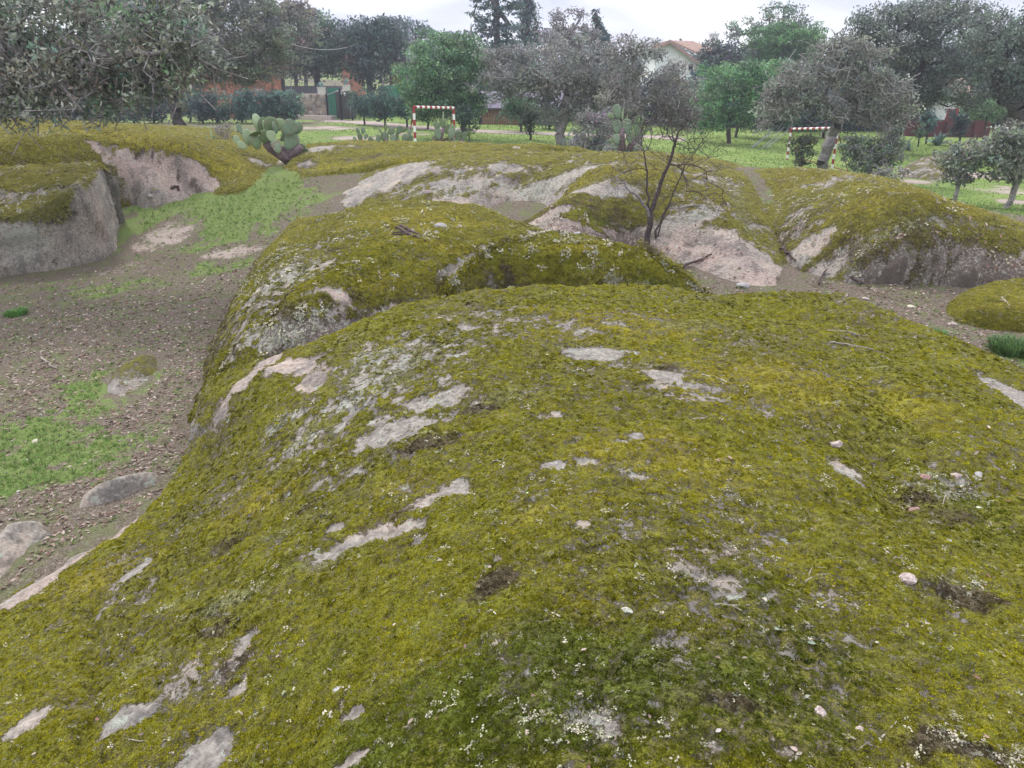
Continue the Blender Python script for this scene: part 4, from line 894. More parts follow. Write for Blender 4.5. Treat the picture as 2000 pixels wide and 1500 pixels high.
T('cypress_tree', 'slim grey green conifer with sparse crown just right of the cedar', 'tree', 78, 1032, [(1032,120),(1030,40),(1028,-30)], 9,
  [(1030,60,26,40),(1028,20,18,30),(1026,-15,14,28),(1034,95,30,28),(1045,50,12,30)], (.07,.095,.085), leaf=5.5, cl=9, hole=.1, cover=1.2)
T('cypress_tree', 'dark pointed cypress whose tip stands clear of the grey oaks', 'tree', 74, 1172, [(1170,120),(1166,60),(1163,28)], 8,
  [(1164,28,4,14),(1166,52,9,14),(1170,75,20,16),(1175,100,26,26),(1178,130,28,26)], (.04,.065,.062), leaf=5, cl=6, cover=2.0, hole=0)
T('oak_tree', 'wiry grey oak crown see-through against the sky left of the cypress tip', 'tree', 60, 1105, [(1104,180),(1110,120),(1120,70)], 12,
  [(1110,45,42,26),(1130,70,40,26),(1085,75,36,30),(1150,85,30,18)], (.12,.115,.105), leaf=5.5, cl=11, hole=.12, cover=.9, bark=M_BARKG, twig=2)
T('holm_oak', 'large twisted grey oak with a leaning dark trunk right of the wooden shed', 'tree', 40, 1098, [(1104,210),(1112,180),(1125,150)], 20,
  [(1000,140,60,44),(1070,120,65,48),(1140,130,60,50),(960,165,40,30),(1030,170,60,34),(1110,185,55,36),(1190,160,50,60),(1170,215,45,40),(1080,215,36,26),(985,120,40,30)], GRY, leaf=5.8, cover=1.1, cl=14, bark=M_BARKG, twig=2, var=.32, tintvar=.07, hole=.14)
T('holm_oak', 'grey brown oak with arching dead branches behind the bare shrub', 'tree', 37, 1245, [(1250,215),(1238,170)], 17,
  [(1250,140,70,50),(1300,165,55,48),(1220,190,55,46),(1280,215,55,32),(1330,200,38,38),(1240,105,50,26),(1345,235,26,22),(1195,225,30,34)], (.13,.125,.105), leaf=5.8, cover=1.05, cl=14, bark=M_BARKG, twig=4, var=.32, tintvar=.07, hole=.16)
T('shrub', 'low grey oak scrub drooping to the grass below the twisted oak', 'shrub', 30, 1150, [(1150,270)], 5, [(1150,262,44,38),(1130,285,30,16),(1175,285,25,18),(1165,235,30,24)], (.115,.11,.10), leaf=6, cl=11, bushy=True, twig=2, cover=1.2, bark=M_BARKG)
T('shrub', 'small grey scrub bush just behind the crest under the far prickly pear', 'shrub', 27, 1210, [(1210,292)], 4, [(1205,290,34,14),(1240,294,26,10)], (.10,.11,.08), leaf=6, cl=9, bushy=True, twig=2, bark=M_BARKG)
T('shrub', 'rounded green bush in front of the wooden shed', 'shrub', 47, 1018, [(1018,225)], 5, [(1014,218,34,26),(1005,200,22,14),(1030,205,22,16)], (.055,.105,.05), leaf=5.5, cl=10, bushy=True, cover=1.9)
T('shrub', 'dark narrow bush with a visible stem at the edge of the path', 'shrub', 42, 1036, [(1036,240)], 5, [(1036,240,13,20),(1038,225,16,12)], (.025,.035,.025), leaf=5, cl=7, bushy=True)
T('shrub', 'green bush below the twisted grey oak trunk, right of the shed bush', 'shrub', 50, 1074, [(1074,230)], 5, [(1078,224,30,22),(1060,228,20,18)], (.045,.095,.05), leaf=5.5, cl=9, bushy=True, cover=1.8)
T('oak_tree', 'distant tree crowns showing just left of the white gabled house', 'tree', 110, 1262, [(1262,110)], 6, [(1262,92,30,12),(1285,96,16,10),(1240,98,20,10)], (.075,.085,.085), cl=8)
T('oak_tree', 'dark oak beside the roof of the white house, under the antenna', 'tree', 66, 1415, [(1415,180),(1415,150)], 12, [(1400,115,36,32),(1430,105,34,26),(1385,130,22,20),(1440,130,30,24)], (.055,.062,.055), cl=12, cover=1.7)
T('umbrella_pine', 'dense fresh green umbrella pine right of the white house', 'tree', 72, 1530, [(1530,170),(1528,130)], 14,
  [(1530,82,70,28),(1490,95,40,26),(1575,90,38,30),(1540,60,40,16),(1510,115,50,22),(1470,100,22,18),(1560,120,44,20)], (.06,.115,.04), leaf=5, cl=11, cover=2.2, var=.12, tintvar=.06, flat=.6)
T('eucalyptus_tree', 'airy eucalyptus with separate leafy tufts rising above the umbrella pine', 'tree', 88, 1520, [(1520,120),(1520,70)], 9,
  [(1515,28,26,20),(1470,45,12,14),(1435,58,18,16),(1560,38,26,18),(1590,60,18,18),(1495,55,12,12),(1540,22,16,10),(1555,62,30,14)], (.10,.125,.085), leaf=5.5, cl=9, hole=.05, cover=1.3, jit=.08)
T('evergreen_tree', 'feathery green tree above the meadow between the two grey oaks', 'tree', 46, 1425, [(1425,230),(1425,190)], 9,
  [(1420,160,50,36),(1400,200,48,40),(1450,190,40,40),(1470,150,40,26),(1385,235,30,22),(1440,225,40,24),(1510,150,40,30)], (.075,.14,.06), leaf=5.5, cl=12, cover=1.8, tip=(.1,(.15,.23,.12)))
T('evergreen_tree', 'dark green tree with a short grey trunk at the far meadow edge', 'tree', 50, 1440, [(1440,245),(1440,225)], 6, [(1475,215,36,36),(1510,220,30,28),(1450,235,20,12),(1540,220,30,26)], (.035,.065,.045), leaf=5.5, cl=11, cover=1.6)
T('shrub', 'tall dark hedge shrub closing the meadow behind the second goal', 'shrub', 52, 1610, [(1610,240)], 6, [(1600,225,44,28),(1660,225,44,28),(1570,225,30,26),(1710,230,30,22)], (.028,.045,.045), leaf=5.5, cl=11, bushy=True, cover=1.8)
T('olive_tree', 'grey olive like oak with a forked leaning trunk in front of the second goal', 'tree', 31, 1608, [(1612,300),(1622,280),(1640,230)], 22,
  [(1630,125,50,34),(1550,165,46,40),(1505,205,30,22),(1685,145,56,46),(1760,215,26,26),(1500,240,24,14),(1640,190,70,40),(1720,190,45,36),(1540,200,40,30),(1600,210,45,26),(1735,235,30,22),(1530,180,30,30),(1640,95,50,20),(1700,110,40,26),(1690,225,40,22)], (.135,.14,.105), leaf=6.5, cover=1.05, cl=14, bark=M_BARKG, twig=4, var=.32, tintvar=.06, hole=.16)
T('shrub', 'leafy climber bush wrapped round the left post of the second goal', 'shrub', 30.5, 1565, [(1566,290),(1572,270)], 6, [(1568,300,18,24),(1560,285,14,16),(1580,275,14,12)], (.07,.085,.045), leaf=6, cl=8, bushy=True, bark=M_BARKR, twig=1)
T('shrub', 'loose grey green shrub hanging between the olive trunk and the large oak', 'shrub', 30, 1700, [(1700,320),(1705,300)], 6, [(1700,290,50,26),(1735,300,36,24),(1670,310,28,20),(1710,325,40,16),(1745,270,24,18),(1660,280,20,16)], (.09,.105,.07), leaf=6.5, cl=10, bushy=True, twig=2, bark=M_BARKG, cover=1.2)
T('shrub', 'wispy dry shrub at the crest below the loose grey shrub', 'shrub', 24, 1745, [(1742,350)], 4, [(1745,340,30,14),(1720,345,22,9)], (.12,.115,.095), leaf=6, cl=8, bushy=True, twig=3, cover=.7, bark=M_BARKG)
T('oak_tree', 'huge dark evergreen oak with a stout trunk at the upper right', 'tree', 44, 1752, [(1755,235),(1765,190),(1790,150)], 24,
  [(1760,70,90,50),(1850,80,100,70),(1700,80,50,40),(1800,130,80,50),(1880,160,80,50),(1740,170,50,50),(1830,30,90,28),(1790,190,60,26),(1720,35,45,20),(1680,50,26,24)], (.098,.108,.085), leaf=5.5, cover=1.4, cl=14, var=.2, tintvar=.06)
T('oak_tree', 'dark evergreen oak at the right edge with a heavy leaning bare trunk', 'tree', 40, 2010, [(1996,230),(1970,190),(1950,160)], 30,
  [(1960,100,70,50),(2010,120,70,60),(1930,60,60,36),(2040,60,70,50),(1990,170,50,30),(1900,170,40,26),(2090,120,70,80)], (.09,.105,.08), leaf=5.8, cover=1.4, cl=14, var=.2, tintvar=.06)
T('conifer_shrub', 'small bluish conifer in front of the red garden wall', 'shrub', 49, 1812, [(1812,245)], 4, [(1812,240,15,20),(1812,222,9,14)], (.06,.095,.09), leaf=5, cl=6, bushy=True, cover=2.2)
T('conifer_shrub', 'dark oval conifer shrub right of the agave', 'shrub', 47, 1877, [(1877,255)], 4, [(1877,250,15,18),(1877,235,11,14)], (.025,.045,.04), leaf=5, cl=6, bushy=True, cover=2.2)
T('shrub', 'little green bush between the bluish conifer and the oak trunk', 'shrub', 47, 1796, [(1796,260)], 3, [(1796,255,8,12)], (.05,.085,.045), leaf=5, cl=5, bushy=True, cover=2)
T('fruit_tree', 'small green garden tree with thin stems before the red wall', 'tree', 49, 1926, [(1926,240),(1928,225)], 4, [(1915,215,40,20),(1945,210,36,20),(1890,222,18,14)], (.065,.105,.045), leaf=5.5, cl=9, cover=1.3)
T('young_oak', 'small round oak on a thin trunk before the pale outcrop', 'tree', 24.5, 1870, [(1870,370),(1872,345)], 8, [(1870,315,34,26),(1890,300,28,24),(1850,305,24,22),(1870,345,28,18),(1895,335,18,20)], (.105,.115,.08), leaf=7.5, cl=10, cover=1.5, bark=M_BARKG, tip=(.15,(.2,.21,.16)))
T('young_oak', 'bigger grey green young oak at the right edge on a leaning trunk', 'tree', 24, 1975, [(1978,380),(1988,350)], 12, [(1970,300,48,36),(2010,280,50,40),(1940,290,32,30),(2000,330,44,26),(1960,335,30,20),(2040,310,40,40),(1975,260,35,22)], (.105,.115,.08), leaf=7.5, cl=12, cover=1.5, bark=M_BARKG, tip=(.2,(.22,.23,.18)))
# dark shrubs and clipped bushes before the wall on the left
row = [(150,208,26),(185,210,26),(225,208,26),(262,207,24),(300,208,24),(372,206,22),(398,208,22),(425,208,28)]
nth = ['first', 'second', 'third', 'fourth', 'fifth', 'sixth', 'seventh', 'eighth']
for i, (u, v, ru) in enumerate(row):
    T('hedge_shrub', 'tall dark bush on thin stems, %s from the left in the row before the wall' % nth[i], 'shrub', 54 + (i % 3), u, [(u, 232), (u + 2, 220)], 4,
      [(u, v - 4, ru, 26), (u, v + 12, ru * .8, 16)], [(.035,.058,.05), (.045,.07,.055), (.03,.05,.045), (.05,.08,.058)][i % 4], leaf=5.5, cl=9, cover=1.7, bushy=True, group='tall dark bushes in a row before the wall')
for i, (u, ru, c) in enumerate([(474,20,(.04,.075,.06)),(506,26,(.05,.09,.07)),(535,22,(.035,.07,.055)),(564,24,(.06,.10,.07))]):
    T('hedge_shrub', 'blue green clipped bush, %s of the four left of the stone wall' % nth[i], 'shrub', 55, u, [(u, 228)], 4, [(u, 202, ru, 26), (u, 215, ru, 18)], c, leaf=5.5, cl=9, cover=2.0, bushy=True, group='clipped bushes left of the stone wall')
for i, (u, ru, rv) in enumerate([(712,26,24),(752,30,26),(795,30,27),(835,28,25),(868,24,22)]):
    T('hedge_shrub', 'dark green hedge bush, %s of the five right of the gate' % nth[i], 'shrub', 53 - i * 1.5, u, [(u, 222)], 4, [(u, 198, ru, rv), (u - 5, 212, ru, 18)], [(.032,.062,.045), (.028,.055,.04), (.035,.07,.045)][i % 3], leaf=5.5, cl=10, cover=2.0, bushy=True, group='hedge bushes right of the gate')
T('oak_tree', 'dark tree crown behind the hanging twigs with a short trunk at the far left', 'tree', 48, 130, [(130,205),(132,180)], 14, [(120,150,80,40),(60,160,70,40),(190,150,60,40),(20,120,80,60),(160,110,90,50)], (.045,.058,.05), leaf=5.5, cl=13, cover=1.5)
T('shrub', 'small grey leafless looking bush left of the large prickly pear', 'shrub', 21.5, 440, [(440,268)], 2, [(440,256,20,18)], (.10,.10,.085), leaf=4.5, cl=8, bushy=True, twig=4, cover=.35, bark=M_BARKG, rmin=.003)
BK = [(-60,70,170,70,40,(.06,.07,.06)),(60,72,165,70,42,(.055,.07,.06)),(180,72,165,70,40,(.06,.075,.065)),(300,74,160,70,44,(.05,.065,.055)),(400,76,150,50,30,(.06,.07,.06)),
      (480,82,110,50,40,(.085,.085,.07)),(850,70,160,50,46,(.04,.08,.05)),(930,68,170,60,50,(.035,.05,.045)),(1010,66,160,60,40,(.07,.075,.07)),(1110,62,185,60,44,(.06,.065,.06)),(1190,62,180,60,50,(.07,.075,.07)),(1270,60,190,60,46,(.05,.055,.055)),
      (1345,58,200,50,50,(.04,.055,.05)),(1385,64,190,50,60,(.05,.09,.055)),(1450,60,205,60,44,(.035,.06,.05)),(1540,58,195,60,56,(.045,.065,.06)),(1640,60,190,60,60,(.05,.06,.06)),(1730,60,190,50,50,(.05,.06,.055)),
      (1790,66,165,60,50,(.07,.08,.07)),(1960,66,180,60,50,(.07,.085,.06)),(2060,62,190,60,60,(.06,.07,.06)),(2180,62,190,70,60,(.06,.07,.06)),(-200,70,170,80,50,(.06,.07,.06))]
BL = ['behind the hanging oak twigs at the west edge', 'second from the west edge, behind the grey plaster wall', 'behind the first dark bushes of the row', 'behind the big olive grey oak', 'between the olive grey oak and the orange wall', 'brownish, just over the orange brick wall',
      'behind the bright green tree', 'dark, filling the gap beside the cedar foot', 'grey, above the wooden shed roof', 'behind the trunk of the twisted grey oak', 'under the pointed cypress', 'very dark, behind the bare shrub', 'dark green, left of the feathery green tree', 'bright green, below the antenna',
      'dark green, behind the feathery green tree', 'behind the pile of cut branches', 'behind the crown of the olive like oak', 'between the olive like oak and the huge oak', 'behind the huge oak and the bluish conifer', 'behind the small garden tree', 'at the east edge behind the bigger young oak', 'beyond the east edge behind the leaning trunk', 'beyond the west edge under the leaning oak']
for i, (u, y, v, ru, rv, c) in enumerate(BK):
    T('thicket', 'evergreen thicket ' + BL[i], 'thicket', y, u, [(u, v + 30)], 6, [(u, v, ru, rv), (u, v + 26, ru, rv * .8), (u, v + 48, ru * .9, rv * .5)], c, leaf=7, cl=13, cover=1.5, bushy=True, group='thickets behind the meadow')
for i in range(17):
    u = -300 + i * 165; T('thicket', 'distant grey green oak thicket on the slope behind the garden', 'thicket', 108 + (i * 37 % 11), u, [(u, 150)], 6,
      [(u, 128 - (i * 53 % 17), 95, 34), (u + 20, 160, 100, 26)] if not 500 < u < 830 else [(u, 116, 95, 28), (u + 20, 132, 100, 14)], [(.085,.095,.085), (.07,.085,.075), (.095,.10,.085)][i % 3], leaf=8, cl=15, cover=1.3, bushy=True, group='distant oak thickets on the slope')
# far tree line on the hill
k = 0
for u, y, rv, du in [(-700,150,30,120),(-450,150,30,120),(-220,140,36,110),(20,140,40,100),(240,150,36,100),(460,160,30,90),(640,190,22,70),(760,200,20,70),(860,200,20,60),(960,190,18,70),(1080,180,20,80),(1200,190,18,80),(1330,200,22,90),(1480,190,24,90),(1640,170,30,100),(1800,160,34,100),(1980,160,36,110),(2200,160,36,130),(2450,160,36,130)]:
    gp = ground_pt(u, y); vb = 750 - FPX * math.tan(PITCH + math.atan2(gp[2] - CAMZ, y))
    T('oak_tree', 'one of the far oaks forming the tree line on the horizon', 'tree', y, u, [(u, vb - 8)], 8, [(u, vb - rv, du * .6, rv), (u + du * .3, vb - rv * .8, du * .5, rv * .8)], (.06,.075,.07), leaf=7, cl=13, cover=1.2, group='far oaks of the tree line')
# ------------------------------------------------------------------ small growth and litter: instanced stuff
def inst_material(name, rough=.8, transl=.25, grad=0):
    m = NT(name); c = m.attr('ccol', True, True)
    if grad:
        z = m.n('ShaderNodeSeparateXYZ', {0: m.objc()}).outputs[2]
    d = m.n('ShaderNodeBsdfPrincipled', {'Base Color': c, 'Roughness': rough, 'Specular IOR Level': .06})
    t = m.n('ShaderNodeBsdfTranslucent', {'Color': c}); mx = m.n('ShaderNodeMixShader', {0: transl})
    m.t.links.new(d.outputs[0], mx.inputs[1]); m.t.links.new(t.outputs[0], mx.inputs[2]); m.t.links.new(mx.outputs[0], m.out.inputs[0])
    return m.mat
M_TUFT = inst_material('moss_tuft', .85, .16); M_BLADE = inst_material('grass_blade', .6, .55); M_FLAKE = inst_material('dry_leaf', .8, .1); M_CRUMB = inst_material('lichen_crumb', .95, .0)

def src(name, V, F, mat, smooth=False):
    me = new_mesh(name, V, F, [mat], smooth); o = bpy.data.objects.new(name, me); return o
def moss_src(seed, n=16, spread=.9, pale=False):
    rng = np.random.RandomState(seed); V = []; F = []
    for i in range(n):
        a = rng.uniform(0, 6.283); r = rng.uniform(0, spread) ** .7 * .9; b = np.array([math.cos(a) * r, math.sin(a) * r, -.15])
        h = rng.uniform(.55, 1.0) * (1 - .35 * r); w_ = rng.uniform(.10, .2) if not pale else .05
        t = rng.normal(size=3) * .35; t[2] = 0; s_ = rng.normal(size=3); s_[2] = 0; s_ /= np.linalg.norm(s_)
        k = len(V); V += [b - s_ * w_, b + s_ * w_, b + t * .45 + [0, 0, h * .65] + s_ * w_ * 1.1, b + t * .45 + [0, 0, h * .65] - s_ * w_ * 1.1, b + t + [0, 0, h]]
        F += [[k, k + 1, k + 2, k + 3]]
    return np.array(V), np.array(F)
def grass_src(seed, n=9):
    rng = np.random.RandomState(seed); V = []; F = []
    for i in range(n):
        a = rng.uniform(0, 6.283); b = np.array([math.cos(a), math.sin(a), 0]) * rng.uniform(0, .35); out = np.array([math.cos(a), math.sin(a), 0]) * rng.uniform(.2, .8)
        s_ = np.array([-math.sin(a), math.cos(a), 0]) * .05; h = rng.uniform(.5, 1)
        k = len(V); V += [b - s_, b + s_, b + out * .4 + [0, 0, h * .6] + s_ * .8, b + out * .4 + [0, 0, h * .6] - s_ * .8, b + out + [0, 0, h * .85]]
        F += [[k, k + 1, k + 2, k + 3]]
    return np.array(V), np.array(F)
def leaf_src(seed):
    rng = np.random.RandomState(seed); c = rng.uniform(.1, .35)
    V = np.array([[-1, 0, .0], [-.3, .42, c], [.5, .38, c], [1, 0, .1], [.5, -.38, c * rng.uniform(.2, 1)], [-.3, -.42, c], [.1, 0, -.02]]) * [.5, .5, .5]
    F = np.array([[0, 6, 1, 1], [1, 6, 2, 2], [2, 6, 3, 3], [3, 6, 4, 4], [4, 6, 5, 5], [5, 6, 0, 0]])[:, :3]
    return V, F
def crumb_src(seed):
    rng = np.random.RandomState(seed); V = []; F = []
    for i in range(7):
        c = rng.normal(size=3) * [.45, .45, .12]; s_ = rng.uniform(.14, .34); a = rng.uniform(0, 6.28, 1)[0]
        k = len(V)
        for j in range(5): V.append(c + np.array([math.cos(a + j * 1.257) * s_ * rng.uniform(.6, 1.3), math.sin(a + j * 1.257) * s_ * rng.uniform(.6, 1.3), rng.uniform(0, .22)]))
        V.append(c + [0, 0, .18]); F += [[k + j, k + (j + 1) % 5, k + 5] for j in range(5)]
    return np.array(V), np.array(F)
def pebble_src(seed):
    rng = np.random.RandomState(seed); import bmesh
    bm = bmesh.new(); bmesh.ops.create_icosphere(bm, subdivisions=1, radius=.5)
    V = np.array([v.co[:] for v in bm.verts]); F = np.array([[v.index for v in f.verts] for f in bm.faces]); bm.free()
    V *= rng.uniform(.75, 1.2, (len(V), 1)); V *= [1, rng.uniform(.6, .9), rng.uniform(.35, .6)]; return V, F
SRC = {
    'moss': [src('moss_tuft_a%d' % i, *moss_src(i), M_TUFT) for i in range(3)],
    'grass': [src('grass_tuft_a%d' % i, *grass_src(10 + i), M_BLADE) for i in range(3)],
    'leaf': [src('dry_leaf_a%d' % i, *leaf_src(20 + i), M_FLAKE) for i in range(4)],
    'crumb': [src('lichen_crumb_a%d' % i, *crumb_src(30 + i), M_CRUMB) for i in range(3)],
    'pebble': [src('pebble_a%d' % i, *pebble_src(40 + i), M_CRUMB) for i in range(3)],
}
def scatter_group(key):
    g = bpy.data.node_groups.new('scatter_' + key, 'GeometryNodeTree')
    g.interface.new_socket('Geometry', in_out='INPUT', socket_type='NodeSocketGeometry'); g.interface.new_socket('Geometry', in_out='OUTPUT', socket_type='NodeSocketGeometry')
    N = g.nodes.new; gi = N('NodeGroupInput'); go = N('NodeGroupOutput'); iop = N('GeometryNodeInstanceOnPoints'); jn = N('GeometryNodeJoinGeometry')
    for o in reversed(SRC[key]):
        oi = N('GeometryNodeObjectInfo'); oi.inputs['Object'].default_value = o; g2 = N('GeometryNodeGeometryToInstance')
        g.links.new(oi.outputs['Geometry'], g2.inputs[0]); g.links.new(g2.outputs[0], jn.inputs[0])
    def named(t, n_):
        a = N('GeometryNodeInputNamedAttribute'); a.data_type = t; a.inputs['Name'].default_value = n_; return a.outputs['Attribute']
    iop.inputs['Pick Instance'].default_value = True
    g.links.new(gi.outputs[0], iop.inputs['Points']); g.links.new(jn.outputs[0], iop.inputs['Instance'])
    g.links.new(named('FLOAT_VECTOR', 'rot'), iop.inputs['Rotation']); g.links.new(named('FLOAT_VECTOR', 'scl'), iop.inputs['Scale']); g.links.new(named('INT', 'pick'), iop.inputs['Instance Index'])
    g.links.new(iop.outputs[0], go.inputs[0]); return g
GRP = {}
def scatter(name, key, P, Nn, S_, C, rng, parent=None, label=None, spin=True, flat=0.0):
    n = len(P)
    if n == 0: return None
    if key not in GRP: GRP[key] = scatter_group(key)
    me = bpy.data.meshes.new(name); me.vertices.add(n); me.vertices.foreach_set('co', np.asarray(P, np.float32).ravel())
    b = np.arccos(np.clip(Nn[:, 2], -1, 1)); c = np.arctan2(Nn[:, 1], Nn[:, 0]); s = rng.uniform(0, 6.283, n)
    cb, sb, cc, sc_, cs, ss = np.cos(b), np.sin(b), np.cos(c), np.sin(c), np.cos(s), np.sin(s)
    # R = Rz(c) Ry(b) Rz(s)
    R00 = cc * cb * cs - sc_ * ss; R10 = sc_ * cb * cs + cc * ss; R20 = -sb * cs; R21 = sb * ss; R22 = cb
    rot = np.stack([np.arctan2(R21, R22), np.arcsin(np.clip(-R20, -1, 1)), np.arctan2(R10, R00)], 1)
    a = me.attributes.new('rot', 'FLOAT_VECTOR', 'POINT'); a.data.foreach_set('vector', rot.astype(np.float32).ravel())
    S3 = np.asarray(S_, np.float32); S3 = np.repeat(S3[:, None], 3, 1) if S3.ndim == 1 else S3
    a = me.attributes.new('scl', 'FLOAT_VECTOR', 'POINT'); a.data.foreach_set('vector', S3.astype(np.float32).ravel())
    a = me.attributes.new('ccol', 'FLOAT_COLOR', 'POINT'); a.data.foreach_set('color', np.concatenate([C, np.ones((n, 1))], 1).astype(np.float32).ravel())
    a = me.attributes.new('pick', 'INT', 'POINT'); a.data.foreach_set('value', rng.randint(0, len(SRC[key]), n).astype(np.int32))
    o = link(name, me, parent, label=label, kind='stuff')
    md = o.modifiers.new('scatter', 'NODES'); md.node_group = GRP[key]
    return o
def lerp(a, b, t): return np.asarray(a) * (1 - t[:, None]) + np.asarray(b) * t[:, None]

def moss_col(at, i, x, y, rng):
    n = len(i); t = np.clip(rng.normal(.47, .2, n) + .25 * fbm(x * 17, y * 17, 2, 301) + .4 * fbm(x * 1.3, y * 1.3, 3, 315), 0, 1)
    c = lerp((.050, .055, .004), (.48, .445, .030), t)
    ny = fbm(x * 2.5, y * 2.5, 2, 303)
    c = lerp2(c, lerp((.13, .115, .008), (.54, .46, .05), t), .75 * sstep(.1, .8, at['yellow'][i] + ny * .8))
    c = lerp2(c, lerp((.022, .034, .004), (.20, .235, .022), t), .9 * sstep(.15, .9, at['green'][i] + fbm(x * 1.7, y * 1.7, 2, 305) * .9))
    c = lerp2(c, lerp((.10, .105, .05), (.38, .39, .24), t), .7 * sstep(.3, .9, at['pale'][i] + fbm(x * 3.5, y * 3.5, 3, 307) * .8))
    c = lerp2(c, lerp((.022, .016, .010), (.15, .115, .08), t), .9 * sstep(.3, .8, at['brown'][i] + fbm(x * 4.3, y * 4.3, 3, 309) * .85))
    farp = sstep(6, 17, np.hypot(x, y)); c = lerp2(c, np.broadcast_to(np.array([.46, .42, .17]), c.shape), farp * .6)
    k = rng.rand(n) < .05; c[k] = lerp((.3, .29, .18), (.5, .48, .36), rng.rand(k.sum()))
    return c
def lerp2(a, b, t): return a * (1 - t[:, None]) + b * t[:, None]

def grow_moss(R, n, seed, lo=.45):
    rng = np.random.RandomState(seed); V, at = R.V, R.at; dist = np.hypot(V[:, 0], V[:, 1])
    ok = np.where((at['moss'] > lo) & (R.ds > .03) & (dist > .7))[0]
    if len(ok) == 0: return
    i = ok[rng.randint(0, len(ok), n)]; cell = R.da * dist[i]
    x = V[i, 0] + rng.uniform(-.7, .7, n) * cell; y = V[i, 1] + rng.uniform(-.8, .8, n) * cell * 1.25
    N_ = R.n[i]; z = V[i, 2] - (N_[:, 0] * (x - V[i, 0]) + N_[:, 1] * (y - V[i, 1])) / np.maximum(N_[:, 2], .3)
    prob = sstep(.40, .62, at['moss'][i] + .35 * fbm(x * 16, y * 16, 3, 311, .6)); k = rng.rand(n) < prob
    x, y, z, i, N_ = x[k], y[k], z[k], i[k], N_[k]; d = dist[i]
    s = np.clip(.0050 + .0019 * d, .009, .038) * rng.uniform(.6, 1.3, len(i))
    N2 = N_ * .6 + np.array([0, 0, .4]) + rng.normal(size=(len(i), 3)) * .12; N2 /= np.linalg.norm(N2, axis=1)[:, None]
    S3 = np.stack([s * 1.15, s * 1.15, s * np.clip(.85 + .5 * fbm(x * 5, y * 5, 2, 313), .4, 1.5)], 1)
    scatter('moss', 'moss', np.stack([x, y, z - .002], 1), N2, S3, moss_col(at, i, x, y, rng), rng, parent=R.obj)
for R, n in [(R_A, 380000), (R_B1, 60000), (R_B2, 26000), (R_D, 60000), (R_C, 30000), (R_E, 60000), (R_F, 12000), (R_G, 26000), (R_H, 50000)]:
    grow_moss(R, n, 500 + R.seed)

def crumbs(R, n, seed, key, name, thr, cols, size, extra=None, floor=0.0):
    rng = np.random.RandomState(seed); V, at = R.V, R.at; dist = np.hypot(V[:, 0], V[:, 1])
    ok = np.where((R.ds > .05) & (dist > .9) & (R.slope < .5))[0]; i = ok[rng.randint(0, len(ok), n)]; cell = R.da * dist[i]
    x = V[i, 0] + rng.uniform(-1, 1, n) * cell; y = V[i, 1] + rng.uniform(-1, 1, n) * cell
    f = (extra(at, i) if extra is not None else at['lich'][i]) * .45 + .9 * fbm(x * 6, y * 6, 3, seed, .65)
    k = (rng.rand(n) < sstep(thr, thr + .4, f) + floor); x, y, i = x[k], y[k], i[k]; d = dist[i]
    N_ = R.n[i]; z = V[i, 2] - (N_[:, 0] * (x - V[i, 0]) + N_[:, 1] * (y - V[i, 1])) / np.maximum(N_[:, 2], .3)
    c = np.array(cols)[rng.randint(0, len(cols), len(i))] * rng.uniform(.7, 1.2, (len(i), 1))
    s = rng.uniform(*size, len(i)) * np.clip(.55 + .13 * d, .7, 2.2)
    N2 = N_ + rng.normal(size=(len(i), 3)) * .25; N2 /= np.linalg.norm(N2, axis=1)[:, None]
    scatter(name, key, np.stack([x, y, z + s * .25 + (.004 if key != 'crumb' else .007)], 1), N2, s, c, rng, parent=R.obj)
LC = [(.44, .42, .29), (.36, .36, .24), (.50, .46, .36), (.30, .31, .21), (.26, .25, .18), (.40, .34, .27)]
LF = [(.30, .22, .17), (.42, .34, .28), (.24, .14, .11), (.40, .33, .26), (.36, .25, .22), (.17, .11, .08)]
crumbs(R_A, 34000, 601, 'crumb', 'lichen', .30, LC, (.006, .018), floor=.035)
crumbs(R_A, 9000, 602, 'leaf', 'leaf_litter', .45, LF, (.012, .030), lambda a, i: a['brown'][i] * .9 + a['lich'][i] * .4, .035)
for R in (R_B1, R_B2, R_D, R_E, R_G, R_H, R_C): crumbs(R, 7000, 610 + R.seed, 'crumb', 'lichen', .35, LC, (.012, .030), floor=.01)
for R in (R_D, R_E): crumbs(R, 9000, 630 + R.seed, 'leaf', 'leaf_litter', .35, LF, (.018, .036), lambda a, i: a['pink'][i] + a['brown'][i], .02)

